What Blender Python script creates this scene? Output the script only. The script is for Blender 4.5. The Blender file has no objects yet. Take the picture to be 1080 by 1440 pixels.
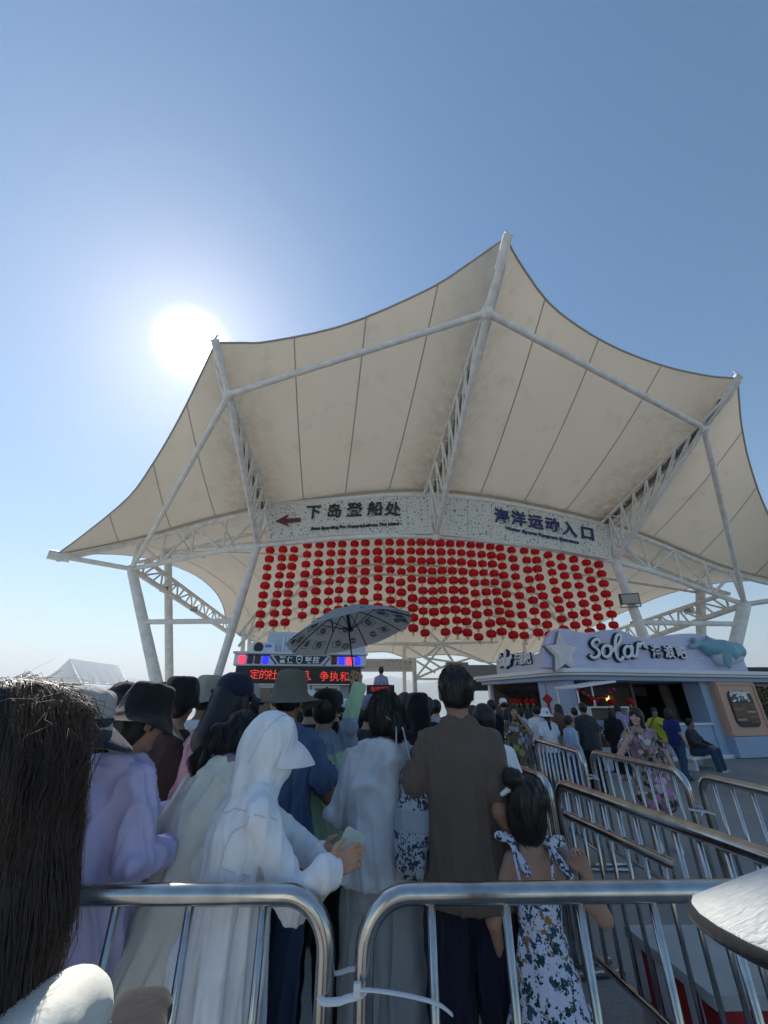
import bpy, bmesh, math, random
import numpy as np
from mathutils import Vector, Matrix, Euler

random.seed(7)
R = math.radians
SC = bpy.context.scene
COL = SC.collection

# ------------------------------------------------------------------ camera
CAM_H = 1.65
FPX = 541.0                                   # focal length in pixels of a 1080 x 1440 frame (13 mm equivalent)
PITCH = math.atan((982 - 720) / FPX)
cam = bpy.data.cameras.new('camera')
cam.sensor_fit = 'VERTICAL'
cam.sensor_height = 24.0
cam.lens = FPX / 1440 * 24.0
cam.clip_start = 0.03
cam.clip_end = 30000
cam_o = bpy.data.objects.new('camera', cam)
COL.objects.link(cam_o)
cam_o.location = (0, 0, CAM_H)
cam_o.rotation_euler = (R(90) + PITCH, 0, 0)
SC.camera = cam_o

# ------------------------------------------------------------------ sky, sun, exposure
SUN_AZ, SUN_EL = R(-35.0), R(43.6)            # azimuth measured from +Y towards +X
SUND = Vector((math.sin(SUN_AZ) * math.cos(SUN_EL), math.cos(SUN_AZ) * math.cos(SUN_EL), math.sin(SUN_EL)))
W = bpy.data.worlds.new('World')
SC.world = W
W.use_nodes = True
nt = W.node_tree
for n in list(nt.nodes):
    nt.nodes.remove(n)
out = nt.nodes.new('ShaderNodeOutputWorld')
bg = nt.nodes.new('ShaderNodeBackground')
sky = nt.nodes.new('ShaderNodeTexSky')
sky.sky_type = 'NISHITA'
sky.sun_disc = False
sky.sun_elevation = SUN_EL
sky.sun_rotation = SUN_AZ
sky.air_density = 1.25
sky.dust_density = 0.35
sky.ozone_density = 4.0
bg.inputs['Strength'].default_value = 0.088
hsv = nt.nodes.new('ShaderNodeHueSaturation'); hsv.inputs['Saturation'].default_value = 1.2; hsv.inputs['Hue'].default_value = .494
nt.links.new(sky.outputs[0], hsv.inputs['Color']); nt.links.new(hsv.outputs[0], bg.inputs['Color'])
# the sun's own disc and the aureole of the hazy air round it, by angle from the sun's direction
tc = nt.nodes.new('ShaderNodeTexCoord')
dot = nt.nodes.new('ShaderNodeVectorMath'); dot.operation = 'DOT_PRODUCT'
nrm = nt.nodes.new('ShaderNodeVectorMath'); nrm.operation = 'NORMALIZE'
nt.links.new(tc.outputs['Generated'], nrm.inputs[0])
nt.links.new(nrm.outputs[0], dot.inputs[0])
dot.inputs[1].default_value = SUND
def wmath(op, a, b=None):
    m = nt.nodes.new('ShaderNodeMath'); m.operation = op
    for i, v in enumerate((a, b)):
        if v is None: continue
        if isinstance(v, (int, float)): m.inputs[i].default_value = v
        else: nt.links.new(v, m.inputs[i])
    return m.outputs[0]
cosang = wmath('MAXIMUM', dot.outputs['Value'], 0.0)
g1 = wmath('MULTIPLY', wmath('POWER', cosang, 1900.0), 26.0)
g2 = wmath('MULTIPLY', wmath('POWER', cosang, 120.0), 0.10)
g3 = wmath('MULTIPLY', wmath('POWER', cosang, 14.0), 0.04)
gsum = wmath('ADD', wmath('ADD', g1, g2), g3)
bg2 = nt.nodes.new('ShaderNodeBackground')
bg2.inputs['Color'].default_value = (1.0, 0.98, 0.94, 1)
nt.links.new(gsum, bg2.inputs['Strength'])
addsh = nt.nodes.new('ShaderNodeAddShader')
nt.links.new(bg.outputs[0], addsh.inputs[0]); nt.links.new(bg2.outputs[0], addsh.inputs[1])
nt.links.new(addsh.outputs[0], out.inputs['Surface'])

sl = bpy.data.lights.new('sun', 'SUN')
sl.energy = 4.4
sl.angle = R(0.53)
sl.color = (1.0, 0.95, 0.87)
so = bpy.data.objects.new('sun', sl)
COL.objects.link(so)
so.location = SUND * 60
so.rotation_euler = (-SUND).to_track_quat('-Z', 'Y').to_euler()

SC.view_settings.view_transform = 'Standard'
SC.view_settings.look = 'None'
SC.view_settings.exposure = 0.5
SC.view_settings.gamma = 1.0
SC.render.engine = 'CYCLES'
SC.cycles.use_denoising = True
SC.cycles.max_bounces = 8
SC.cycles.transparent_max_bounces = 12
SC.cycles.sample_clamp_indirect = 6.0

# ------------------------------------------------------------------ measuring helpers (photo frame of 1080 x 1440 to the place)
_c, _s = math.cos(PITCH), math.sin(PITCH)
def ray(x, y):
    u = (x - 540) / FPX; v = -(y - 720) / FPX
    return Vector((u, _c - v * _s, _s + v * _c))
def at_y(x, y, Y):
    r = ray(x, y); return Vector((0, 0, CAM_H)) + r * (Y / r.y)
def at_h(x, y, h):
    r = ray(x, y); return Vector((0, 0, CAM_H)) + r * (h / r.z)
def on_ground(x, y, z=0.0):
    return at_h(x, y, z - CAM_H)

# ------------------------------------------------------------------ materials
MATS = {}
def mat(name, color=(.5, .5, .5), rough=.6, metal=0.0, emit=None, estr=0.0, noise=None, bump=None, trans=0.0, sheen=0.0, spec=.5, alpha=None, coat=0.0):
    """noise=(scale, amount, detail) mottles the colour; bump=[(scale, strength, distance, stretch)]"""
    if name in MATS: return MATS[name]
    m = bpy.data.materials.new(name); m.use_nodes = True
    t = m.node_tree; b = t.nodes['Principled BSDF']
    b.inputs['Base Color'].default_value = (*color, 1)
    b.inputs['Roughness'].default_value = rough
    b.inputs['Metallic'].default_value = metal
    b.inputs['Specular IOR Level'].default_value = spec
    if sheen: b.inputs['Sheen Weight'].default_value = sheen
    if coat: b.inputs['Coat Weight'].default_value = coat
    if emit:
        b.inputs['Emission Color'].default_value = (*emit, 1)
        b.inputs['Emission Strength'].default_value = estr
    co = t.nodes.new('ShaderNodeTexCoord')
    if noise:
        sc, am, de = noise
        nz = t.nodes.new('ShaderNodeTexNoise'); nz.inputs['Scale'].default_value = sc; nz.inputs['Detail'].default_value = de
        nz.inputs['Roughness'].default_value = .62
        t.links.new(co.outputs['Object'], nz.inputs['Vector'])
        mx = t.nodes.new('ShaderNodeMix'); mx.data_type = 'RGBA'
        mx.inputs['A'].default_value = (*[max(0, c * (1 - am)) for c in color], 1)
        mx.inputs['B'].default_value = (*[min(1, c * (1 + am)) for c in color], 1)
        rp = t.nodes.new('ShaderNodeMapRange'); rp.inputs['From Min'].default_value = .3; rp.inputs['From Max'].default_value = .7
        t.links.new(nz.outputs['Fac'], rp.inputs['Value'])
        t.links.new(rp.outputs['Result'], mx.inputs['Factor'])
        t.links.new(mx.outputs['Result'], b.inputs['Base Color'])
    last = None
    for bp in (bump or []):
        sc, st, di = bp[:3]; stretch = bp[3] if len(bp) > 3 else (1, 1, 1)
        mp = t.nodes.new('ShaderNodeMapping'); mp.inputs['Scale'].default_value = stretch
        t.links.new(co.outputs['Object'], mp.inputs['Vector'])
        nz = t.nodes.new('ShaderNodeTexNoise'); nz.inputs['Scale'].default_value = sc; nz.inputs['Detail'].default_value = 4
        nz.inputs['Distortion'].default_value = .6
        t.links.new(mp.outputs[0], nz.inputs['Vector'])
        bm_ = t.nodes.new('ShaderNodeBump'); bm_.inputs['Strength'].default_value = st; bm_.inputs['Distance'].default_value = di
        t.links.new(nz.outputs['Fac'], bm_.inputs['Height'])
        if last: t.links.new(last.outputs[0], bm_.inputs['Normal'])
        last = bm_
    if last: t.links.new(last.outputs[0], b.inputs['Normal'])
    if trans:
        o = t.nodes['Material Output']
        tr = t.nodes.new('ShaderNodeBsdfTranslucent')
        mxs = t.nodes.new('ShaderNodeMixShader'); mxs.inputs[0].default_value = trans
        if noise: t.links.new(mx.outputs['Result'], tr.inputs['Color'])
        else: tr.inputs['Color'].default_value = (*color, 1)
        if last: t.links.new(last.outputs[0], tr.inputs['Normal'])
        t.links.new(b.outputs[0], mxs.inputs[1]); t.links.new(tr.outputs[0], mxs.inputs[2])
        t.links.new(mxs.outputs[0], o.inputs['Surface'])
    MATS[name] = m
    return m

def cloth(name, color, rough=.9, wr=.35, weave=True, am=.07, trans=0.0):
    """woven cloth: ridged creases that hang, finer crumples, weave"""
    m = mat(name, color, rough, noise=(9, am, 3), sheen=.12, spec=.25, trans=trans)
    t = m.node_tree
    if t.nodes.get('crease_bump'): return m
    b = t.nodes['Principled BSDF']; co = [n for n in t.nodes if n.type == 'TEX_COORD'][0]; last = None
    rot = (sum(ord(c) for c in name) % 13) / 13
    for sc, st, di, stretch, kind in ((3.6, wr * 3.0, .085, (1, 1, .40), 'R'), (8.0, wr * 2.4, .034, (1, .8, .6), 'R'), (24, wr * 1.2, .010, (1, 1, .8), 'N')) + (((430, .25, .001, (1, 1, 1), 'N'),) if weave else ()):
        mp = t.nodes.new('ShaderNodeMapping'); mp.inputs['Scale'].default_value = stretch; mp.inputs['Rotation'].default_value = (.25 - rot * .5, .35 * rot, rot * 3)
        t.links.new(co.outputs['Object'], mp.inputs['Vector'])
        nz = t.nodes.new('ShaderNodeTexNoise'); nz.inputs['Scale'].default_value = sc; nz.inputs['Detail'].default_value = 3
        if kind == 'R':
            nz.noise_type = 'RIDGED_MULTIFRACTAL'; nz.inputs['Detail'].default_value = 1.5; nz.inputs['Distortion'].default_value = .5
            nz.normalize = True
        t.links.new(mp.outputs[0], nz.inputs['Vector'])
        bp = t.nodes.new('ShaderNodeBump'); bp.name = 'crease_bump'; bp.inputs['Strength'].default_value = min(1, st); bp.inputs['Distance'].default_value = di
        t.links.new(nz.outputs['Fac'], bp.inputs['Height'])
        if last: t.links.new(last.outputs[0], bp.inputs['Normal'])
        last = bp
    t.links.new(last.outputs[0], b.inputs['Normal'])
    return m

# ------------------------------------------------------------------ object helpers
def link(name, me, m=None, parent=None, smooth=False, loc=None, rot=None):
    o = bpy.data.objects.new(name, me)
    COL.objects.link(o)
    if m is not None and hasattr(me, 'materials') and not me.materials:
        me.materials.append(m)
    if parent: o.parent = parent
    if loc is not None: o.location = loc
    if rot is not None: o.rotation_euler = rot
    if smooth: me.polygons.foreach_set('use_smooth', [True] * len(me.polygons))
    return o
def mesh(name, verts, faces):
    me = bpy.data.meshes.new(name)
    me.from_pydata([tuple(v) for v in verts], [], faces)
    me.update()
    return me
def obj(name, verts, faces, m=None, parent=None, smooth=False, **k):
    return link(name, mesh(name, verts, faces), m, parent, smooth, **k)
def empty(name, loc=(0, 0, 0), rz=0.0, parent=None):
    o = bpy.data.objects.new(name, None)
    COL.objects.link(o); o.empty_display_size = .1
    o.location = loc; o.rotation_euler = (0, 0, rz)
    if parent: o.parent = parent
    return o
def tag(o, label=None, cat=None, group=None, kind=None):
    if label: o['label'] = label
    if cat: o['category'] = cat
    if group: o['group'] = group
    if kind: o['kind'] = kind
    return o
def copy_tree(o, parent=None):
    c = o.copy(); COL.objects.link(c); c.parent = parent
    for ch in list(o.children): copy_tree(ch, c)
    return c

class MB:
    """collects shapes of ONE piece"""
    def __init__(s): s.v = []; s.f = []
    def add(s, v, f):
        n = len(s.v); s.v += [tuple(p) for p in v]; s.f += [tuple(i + n for i in q) for q in f]; return s
    def box(s, c, d, M=None):
        x, y, z = [k / 2 for k in d]
        v = [Vector((a * x, b * y, e * z)) for a in (-1, 1) for b in (-1, 1) for e in (-1, 1)]
        if M is not None: v = [M @ p for p in v]
        v = [p + Vector(c) for p in v]
        return s.add(v, [(0, 1, 3, 2), (4, 6, 7, 5), (0, 4, 5, 1), (2, 3, 7, 6), (0, 2, 6, 4), (1, 5, 7, 3)])
    def tube(s, pts, r, seg=10, caps=True, flat=1.0):
        pts = [Vector(p) for p in pts]; n = len(pts)
        rr = r if isinstance(r, (list, tuple)) else [r] * n
        v, f = [], []
        t0 = (pts[1] - pts[0]).normalized()
        up = Vector((0, 0, 1)) if abs(t0.z) < .9 else Vector((1, 0, 0))
        a = t0.cross(up).normalized()
        for i, p in enumerate(pts):
            if i == 0: t = t0
            elif i == n - 1: t = (pts[-1] - pts[-2]).normalized()
            else: t = ((pts[i + 1] - p).normalized() + (p - pts[i - 1]).normalized()).normalized()
            a = (a - t * a.dot(t)).normalized(); b = t.cross(a)
            for k in range(seg):
                th = 2 * math.pi * k / seg
                v.append(p + a * (math.cos(th) * rr[i]) + b * (math.sin(th) * rr[i] * flat))
        for i in range(n - 1):
            for k in range(seg):
                k2 = (k + 1) % seg
                f.append((i * seg + k, i * seg + k2, (i + 1) * seg + k2, (i + 1) * seg + k))
        if caps:
            f.append(tuple(range(seg))[::-1]); f.append(tuple((n - 1) * seg + k for k in range(seg)))
        return s.add(v, f)
    def lathe(s, prof, seg=24, wob=None, M=None):
        """prof: [(r,z)]; wob(theta,i)->(dr,dz)"""
        v, f = [], []
        for i, (r, z) in enumerate(prof):
            for k in range(seg):
                th = 2 * math.pi * k / seg
                dr, dz = wob(th, i) if wob else (0, 0)
                v.append(Vector(((r + dr) * math.cos(th), (r + dr) * math.sin(th), z + dz)))
        for i in range(len(prof) - 1):
            for k in range(seg):
                k2 = (k + 1) % seg
                f.append((i * seg + k, i * seg + k2, (i + 1) * seg + k2, (i + 1) * seg + k))
        f.append(tuple(range(seg))[::-1]); f.append(tuple((len(prof) - 1) * seg + k for k in range(seg)))
        if M is not None: v = [M @ p for p in v]
        return s.add(v, f)
    def prism(s, poly, d0, d1, M):
        """2D outline (x,z) extruded along local y from d0 to d1, placed by matrix M"""
        n = len(poly)
        v = [M @ Vector((x, d0, z)) for x, z in poly] + [M @ Vector((x, d1, z)) for x, z in poly]
        f = [tuple(range(n)), tuple(range(2 * n - 1, n - 1, -1))]
        f += [(i, i + n, (i + 1) % n + n, (i + 1) % n) for i in range(n)]
        return s.add(v, f)
    def build(s, name, m=None, parent=None, smooth=False, bevel=0.0, **k):
        o = obj(name, s.v, s.f, m, parent, smooth, **k)
        if bevel:
            b = o.modifiers.new('bevel', 'BEVEL'); b.width = bevel; b.segments = 2; b.limit_method = 'ANGLE'
        return o
def fix_normals(o):
    bm = bmesh.new(); bm.from_mesh(o.data); bmesh.ops.recalc_face_normals(bm, faces=bm.faces); bm.to_mesh(o.data); bm.free()
def smooth_angle(o, ang=40):
    me = o.data
    me.polygons.foreach_set('use_smooth', [True] * len(me.polygons))
    try: me.set_sharp_from_angle(angle=R(ang))
    except Exception: pass
def pipe(name, a, b, r, m, parent, seg=10):
    return MB().tube([a, b], r, seg).build(name, m, parent, True) if False else smooth_ret(MB().tube([a, b], r, seg).build(name, m, parent))
def smooth_ret(o, ang=50):
    smooth_angle(o, ang); return o
def frame_from(p, xdir, zup=Vector((0, 0, 1))):
    x = Vector(xdir).normalized(); y = zup.cross(x).normalized(); z = x.cross(y)
    M = Matrix((x, y, z)).transposed().to_4x4(); M.translation = Vector(p); return M

def text_mesh(body, size, depth, align='CENTER', bold=0.0, res=3):
    cu = bpy.data.curves.new('lettering', 'FONT')
    cu.body = body; cu.size = size; cu.extrude = depth / 2; cu.offset = bold
    cu.align_x = align; cu.align_y = 'CENTER'; cu.resolution_u = res
    to = bpy.data.objects.new('tmp_text', cu); COL.objects.link(to)
    dg = bpy.context.evaluated_depsgraph_get()
    me = bpy.data.meshes.new_from_object(to.evaluated_get(dg))
    bpy.data.objects.remove(to); bpy.data.curves.remove(cu)
    return me
def lettering(name, body, M, size, m, parent, depth=.02, bold=0.0, align='CENTER'):
    """M maps text plane (x right, y up, z out) to the parent's space"""
    me = text_mesh(body, size, depth, align, bold)
    me.transform(M)
    if me.materials: me.materials.clear()
    return link(name, me, m, parent)
def text_M(p, right, up):
    x = Vector(right).normalized(); y = Vector(up).normalized(); z = x.cross(y)
    y = z.cross(x)
    M = Matrix((x, y, z)).transposed().to_4x4(); M.translation = Vector(p); return M
# ================================================================== the setting
def ground_material():
    m = bpy.data.materials.new('plaza_concrete'); m.use_nodes = True
    t = m.node_tree; b = t.nodes['Principled BSDF']; b.inputs['Roughness'].default_value = .85
    co = t.nodes.new('ShaderNodeTexCoord')
    def nz(sc, de=5):
        n = t.nodes.new('ShaderNodeTexNoise'); n.inputs['Scale'].default_value = sc; n.inputs['Detail'].default_value = de
        n.inputs['Roughness'].default_value = .65
        t.links.new(co.outputs['Object'], n.inputs['Vector']); return n
    a, c = nz(.35), nz(60, 3)
    r = t.nodes.new('ShaderNodeValToRGB')
    r.color_ramp.elements[0].position = .3; r.color_ramp.elements[0].color = (.26, .257, .25, 1)
    r.color_ramp.elements[1].position = .7; r.color_ramp.elements[1].color = (.40, .395, .38, 1)
    t.links.new(a.outputs['Fac'], r.inputs[0])
    r2 = t.nodes.new('ShaderNodeValToRGB')
    r2.color_ramp.elements[0].position = .35; r2.color_ramp.elements[0].color = (.6, .6, .6, 1)
    r2.color_ramp.elements[1].position = .7; r2.color_ramp.elements[1].color = (1.15, 1.15, 1.15, 1)
    t.links.new(c.outputs['Fac'], r2.inputs[0])
    mx = t.nodes.new('ShaderNodeMix'); mx.data_type = 'RGBA'; mx.blend_type = 'MULTIPLY'; mx.inputs['Factor'].default_value = .8
    t.links.new(r.outputs[0], mx.inputs['A']); t.links.new(r2.outputs[0], mx.inputs['B'])
    t.links.new(mx.outputs['Result'], b.inputs['Base Color'])
    bp = t.nodes.new('ShaderNodeBump'); bp.inputs['Strength'].default_value = .3; bp.inputs['Distance'].default_value = .006
    t.links.new(c.outputs['Fac'], bp.inputs['Height']); t.links.new(bp.outputs[0], b.inputs['Normal'])
    return m
g = obj('ground', [(-120, -60, 0), (120, -60, 0), (120, 46, 0), (-120, 46, 0), (-120, 46, -4), (120, 46, -4)],
        [(0, 1, 2, 3), (3, 2, 5, 4)], ground_material())
tag(g, kind='structure')
sea_m = mat('sea_water', (.03, .065, .075), .12, bump=[(.25, .6, .5, (1, .35, 1)), (1.6, .4, .12, (1, .5, 1))], spec=.5)
sea = obj('sea', [(-14000, 44, -3), (14000, 44, -3), (14000, 14000, -3), (-14000, 14000, -3)], [(0, 1, 2, 3)], sea_m)
tag(sea, kind='structure')

def hills(name, Y, prof, seed):
    """prof: (px, py of the crest) in photo frame; a ridge with real slopes"""
    rnd = random.Random(seed)
    pts = []
    for (x0, y0), (x1, y1) in zip(prof[:-1], prof[1:]):
        for k in range(8):
            t = k / 8
            p = at_y(x0 + (x1 - x0) * t, y0 + (y1 - y0) * t, Y)
            pts.append((p.x, max(2, p.z + rnd.uniform(-1, 1) * Y * .0012)))
    n = len(pts); v = []; rows = 7
    for j in range(rows):
        t = j / (rows - 1)
        for i, (x, z) in enumerate(pts):
            if t <= .5: yy = Y - (1 - t * 2) * Y * .12; zz = -6 + (z + 6) * (math.sin(t * math.pi)) ** 1.1
            else: yy = Y + (t - .5) * 2 * Y * .15; zz = -6 + (z + 6) * (math.sin(t * math.pi))
            zz += rnd.uniform(-1, 1) * z * .05 * (1 if 0 < j < rows - 1 and abs(t - .5) > .1 else 0)
            v.append((x * yy / Y, yy, zz))
    f = [(j * n + i, j * n + i + 1, (j + 1) * n + i + 1, (j + 1) * n + i) for j in range(rows - 1) for i in range(n - 1)]
    o = obj(name, v, f, mat('hill_forest', (.05, .075, .05), .95, noise=(.01, .4, 5)), smooth=True)
    tag(o, kind='structure'); return o
hills('hills', 4200, [(-260, 975), (-150, 962), (-60, 955), (40, 962), (110, 960), (170, 952), (205, 956), (225, 966), (290, 972), (340, 978)], 3)
hills('hills', 3600, [(400, 975), (480, 962), (540, 950), (565, 953), (590, 961), (640, 956), (690, 962), (740, 958), (820, 966), (900, 972), (980, 970), (1060, 962), (1200, 955), (1400, 975)], 5)
# ================================================================== the tensile canopy pavilion
steel = mat('white_painted_steel', (.78, .77, .74), .42, noise=(3.5, .16, 6), bump=[(30, .05, .002)], spec=.4)
PAV = empty('canopy_pavilion', (2, 20, 0))
tag(PAV, 'large white tensile membrane canopy on steel trusses and leaning columns', 'canopy')
PAV_INV = PAV.matrix_basis.inverted()
PO = Vector((2, 20, 0))
def rel(p): return Vector(p) - PO

L2 = at_h(185, 800, 5.4); L = at_h(362, 768, 6.0); C = at_h(613, 755, 6.0); RR = at_h(865, 790, 5.5); R2 = at_h(1047, 850, 3.9)
def above(p, px, py):
    r = ray(px, py); d = math.hypot(p.x, p.y); return Vector((p.x, p.y, CAM_H + d * r.z / math.hypot(r.x, r.y)))
L2t, Lt, Ct, Rt, R2t = above(L2, 178, 752), above(L, 362, 712), above(C, 613, 690), above(RR, 868, 730), above(R2, 1058, 795)
TA = at_h(78, 781, 5.4); TB = at_h(303, 482, 10.5); TC = at_h(713, 336, 11.4); TD = at_h(1037, 532, 9.9)
TE = R2t + Vector((2.6, -1.6, -1.5))
PB = at_h(322, 555, 9.3); PC = at_h(685, 440, 10.2); PD = at_h(990, 602, 9.0)

def catmull(pts, n):
    pts = [Vector(p) for p in pts]
    P_ = [pts[0] * 2 - pts[1]] + pts + [pts[-1] * 2 - pts[-2]]
    res = []
    segs = len(pts) - 1
    for k in range(n + 1):
        u = k / n * segs; i = min(int(u), segs - 1); t = u - i
        a, b, c, d = P_[i:i + 4]
        res.append(.5 * ((2 * b) + (c - a) * t + (2 * a - 5 * b + 4 * c - d) * t * t + (3 * b - a - 3 * c + d) * t ** 3))
    return res
def resample(curve, n):
    d = [0]
    for a, b in zip(curve[:-1], curve[1:]): d.append(d[-1] + (b - a).length)
    res = []
    j = 0
    for k in range(n + 1):
        t = d[-1] * k / n
        while j < len(d) - 2 and d[j + 1] < t: j += 1
        w = (t - d[j]) / max(1e-9, d[j + 1] - d[j]); res.append(curve[j].lerp(curve[j + 1], w))
    return res
def edge_curve(pix, Y0, Y1, bulge, n):
    """a cable edge measured in the photo frame, its depth running from Y0 to Y1 with a sag towards the ring"""
    N = len(pix); res = []
    dd = [0]
    for (a, b), (c, d) in zip(pix[:-1], pix[1:]): dd.append(dd[-1] + math.hypot(c - a, d - b))
    for i, (x, y) in enumerate(pix):
        t = dd[i] / dd[-1]; res.append(at_y(x, y, Y0 + (Y1 - Y0) * t + bulge * 4 * t * (1 - t)))
    return catmull(res, n)

# membrane: PVC cloth, off-white, letting some light through, with grime along the valley seams
def membrane_material():
    m = bpy.data.materials.new('membrane_cloth'); m.use_nodes = True
    t = m.node_tree; b = t.nodes['Principled BSDF']; o = t.nodes['Material Output']
    b.inputs['Roughness'].default_value = .55; b.inputs['Specular IOR Level'].default_value = .3
    co = t.nodes.new('ShaderNodeTexCoord'); uv = t.nodes.new('ShaderNodeUVMap'); uv.uv_map = 'grime'
    sep = t.nodes.new('ShaderNodeSeparateXYZ'); t.links.new(uv.outputs[0], sep.inputs[0])
    n1 = t.nodes.new('ShaderNodeTexNoise'); n1.inputs['Scale'].default_value = .9; n1.inputs['Detail'].default_value = 7; n1.inputs['Roughness'].default_value = .7
    n2 = t.nodes.new('ShaderNodeTexNoise'); n2.inputs['Scale'].default_value = .28; n2.inputs['Detail'].default_value = 3
    n3 = t.nodes.new('ShaderNodeTexNoise'); n3.inputs['Scale'].default_value = 2.6; n3.inputs['Detail'].default_value = 8; n3.inputs['Roughness'].default_value = .75
    for n in (n1, n2, n3): t.links.new(co.outputs['Object'], n.inputs['Vector'])
    def M2(op, a, c):
        k = t.nodes.new('ShaderNodeMath'); k.operation = op; k.use_clamp = op in ('MULTIPLY',)
        for i, v in enumerate((a, c)):
            if isinstance(v, (int, float)): k.inputs[i].default_value = v
            else: t.links.new(v, k.inputs[i])
        return k.outputs[0]
    # v of the map = closeness to a grimy seam
    grime = M2('MULTIPLY', M2('POWER', sep.outputs['Y'], 1.7), M2('MULTIPLY', M2('SUBTRACT', n3.outputs['Fac'], .30), 3.4))
    rp = t.nodes.new('ShaderNodeMapRange'); rp.inputs['From Min'].default_value = .55; rp.inputs['From Max'].default_value = .72
    t.links.new(n1.outputs['Fac'], rp.inputs['Value'])
    blot = M2('MULTIPLY', M2('MULTIPLY', rp.outputs[0], .60), n2.outputs['Fac'])
    base = t.nodes.new('ShaderNodeMix'); base.data_type = 'RGBA'
    base.inputs['A'].default_value = (.555, .505, .42, 1); base.inputs['B'].default_value = (.62, .57, .48, 1)
    t.links.new(n2.outputs['Fac'], base.inputs['Factor'])
    g1 = t.nodes.new('ShaderNodeMix'); g1.data_type = 'RGBA'; g1.inputs['B'].default_value = (.15, .10, .06, 1)
    t.links.new(base.outputs['Result'], g1.inputs['A']); t.links.new(grime, g1.inputs['Factor'])
    g2 = t.nodes.new('ShaderNodeMix'); g2.data_type = 'RGBA'; g2.inputs['B'].default_value = (.26, .24, .20, 1)
    t.links.new(g1.outputs['Result'], g2.inputs['A']); t.links.new(blot, g2.inputs['Factor'])
    t.links.new(g2.outputs['Result'], b.inputs['Base Color'])
    tr = t.nodes.new('ShaderNodeBsdfTranslucent'); t.links.new(g2.outputs['Result'], tr.inputs['Color'])
    mx = t.nodes.new('ShaderNodeMixShader'); mx.inputs[0].default_value = MEMBRANE_T
    t.links.new(b.outputs[0], mx.inputs[1]); t.links.new(tr.outputs[0], mx.inputs[2]); t.links.new(mx.outputs[0], o.inputs['Surface'])
    return m
MEMBRANE_T = .15
memb = membrane_material()
seam_m = mat('membrane_weld', (.42, .385, .33), .6)
cable_m = mat('edge_cable', (.36, .35, .33), .5)

def coons(c0, c1, d0, d1):
    """c0/c1: inner/outer curves (n+1); d0/d1: side curves from c0 end to c1 end (m+1)"""
    n, m = len(c0) - 1, len(d0) - 1
    P_ = [[None] * (n + 1) for _ in range(m + 1)]
    for j in range(m + 1):
        v = j / m
        for i in range(n + 1):
            u = i / n
            a = c0[i] * (1 - v) + c1[i] * v
            b = d0[j] * (1 - u) + d1[j] * u
            c = (c0[0] * (1 - u) + c0[-1] * u) * (1 - v) + (c1[0] * (1 - u) + c1[-1] * u) * v
            P_[j][i] = a + b - c
    return P_
def membrane(P_, npan, grime_u, part, grime_v0=0.0):
    """cut a patch into cloth panels, each an object, with welded seams between"""
    m, n = len(P_) - 1, len(P_[0]) - 1
    per = n // npan
    for k in range(npan):
        a, b = k * per, (k + 1) * per if k < npan - 1 else n
        v, f, uvs = [], [], []
        for j in range(m + 1):
            for i in range(a, b + 1):
                v.append(rel(P_[j][i]))
                u = i / n
                gr = 0
                for gu, w in grime_u: gr = max(gr, max(0, 1 - abs(u - gu) / w) * (1 - .55 * j / m))
                if grime_v0: gr = max(gr, .8 * max(0, 1 - (j / m) / grime_v0))
                uvs.append((u, gr))
        w = b - a + 1
        for j in range(m):
            for i in range(b - a): f.append((j * w + i, j * w + i + 1, (j + 1) * w + i + 1, (j + 1) * w + i))
        o = obj('membrane_panel', v, f, memb, part, True)
        ul = o.data.uv_layers.new(name='grime')
        for lp in o.data.loops: ul.data[lp.index].uv = uvs[lp.vertex_index]
        if k:
            pts = [rel(P_[j][a]) - Vector((0, 0, .012)) for j in range(0, m + 1, 2)]
            smooth_ret(MB().tube(pts, .021, 6, flat=.25).build('seam', seam_m, part))
NI = 24
ring_top = catmull([TA, L2t, Lt, Ct, Rt, R2t, TE], 120)      # 20 steps per bay
front = empty('front_canopy', (0, 0, 0), parent=PAV)
def sag_line(a, b, s, n=NI):
    return [a.lerp(b, k / n) + Vector((0, 0, -s * 4 * (k / n) * (1 - k / n))) for k in range(n + 1)]
eAB = edge_curve([(78, 781), (120, 750), (180, 700), (213, 655), (243, 605), (268, 557), (290, 510), (303, 482)], TA.y, TB.y, .9, NI)
eBC = edge_curve([(303, 482), (340, 482), (380, 480), (485, 457), (600, 408), (660, 370), (700, 342), (713, 336)], TB.y, TC.y, 1.3, NI)
eCD = edge_curve([(713, 336), (728, 365), (770, 424), (815, 460), (860, 486), (905, 505), (950, 519), (1000, 529), (1037, 532)], TC.y, TD.y, 1.2, NI)
eDE = edge_curve([(1037, 532), (1039, 560), (1043, 600), (1055, 655), (1080, 722), (1130, 805)], TD.y, TE.y, .8, NI)
eDE[-1] = TE
lineB, lineC, lineD = sag_line(Lt, TB, .25), sag_line(Ct, TC, .3), sag_line(Rt, TD, .25)
# the first and last bays start at the corner tip, so their side collapses to a short strut line
secs = [
    (resample(ring_top[0:41], NI), resample(eAB, NI), [TA] * (NI + 1), lineB, 4, [(1, .30)]),
    (resample(ring_top[40:61], NI), resample(eBC, NI), lineB, lineC, 4, [(0, .22), (1, .30)]),
    (resample(ring_top[60:81], NI), resample(eCD, NI), lineC, lineD, 4, [(0, .22), (1, .30)]),
    (resample(ring_top[80:121], NI), resample(eDE, NI), lineD, [TE] * (NI + 1), 4, [(0, .22)]),
]
for c0, c1, d0, d1, npan, gu in secs:
    P_ = coons(c0, c1, d0, d1)
    membrane(P_, npan, gu, front, grime_v0=.07)
for e in (eAB, eBC, eCD, eDE):
    smooth_ret(MB().tube([rel(p) for p in e], .035, 6).build('edge_cable', cable_m, front))

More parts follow.
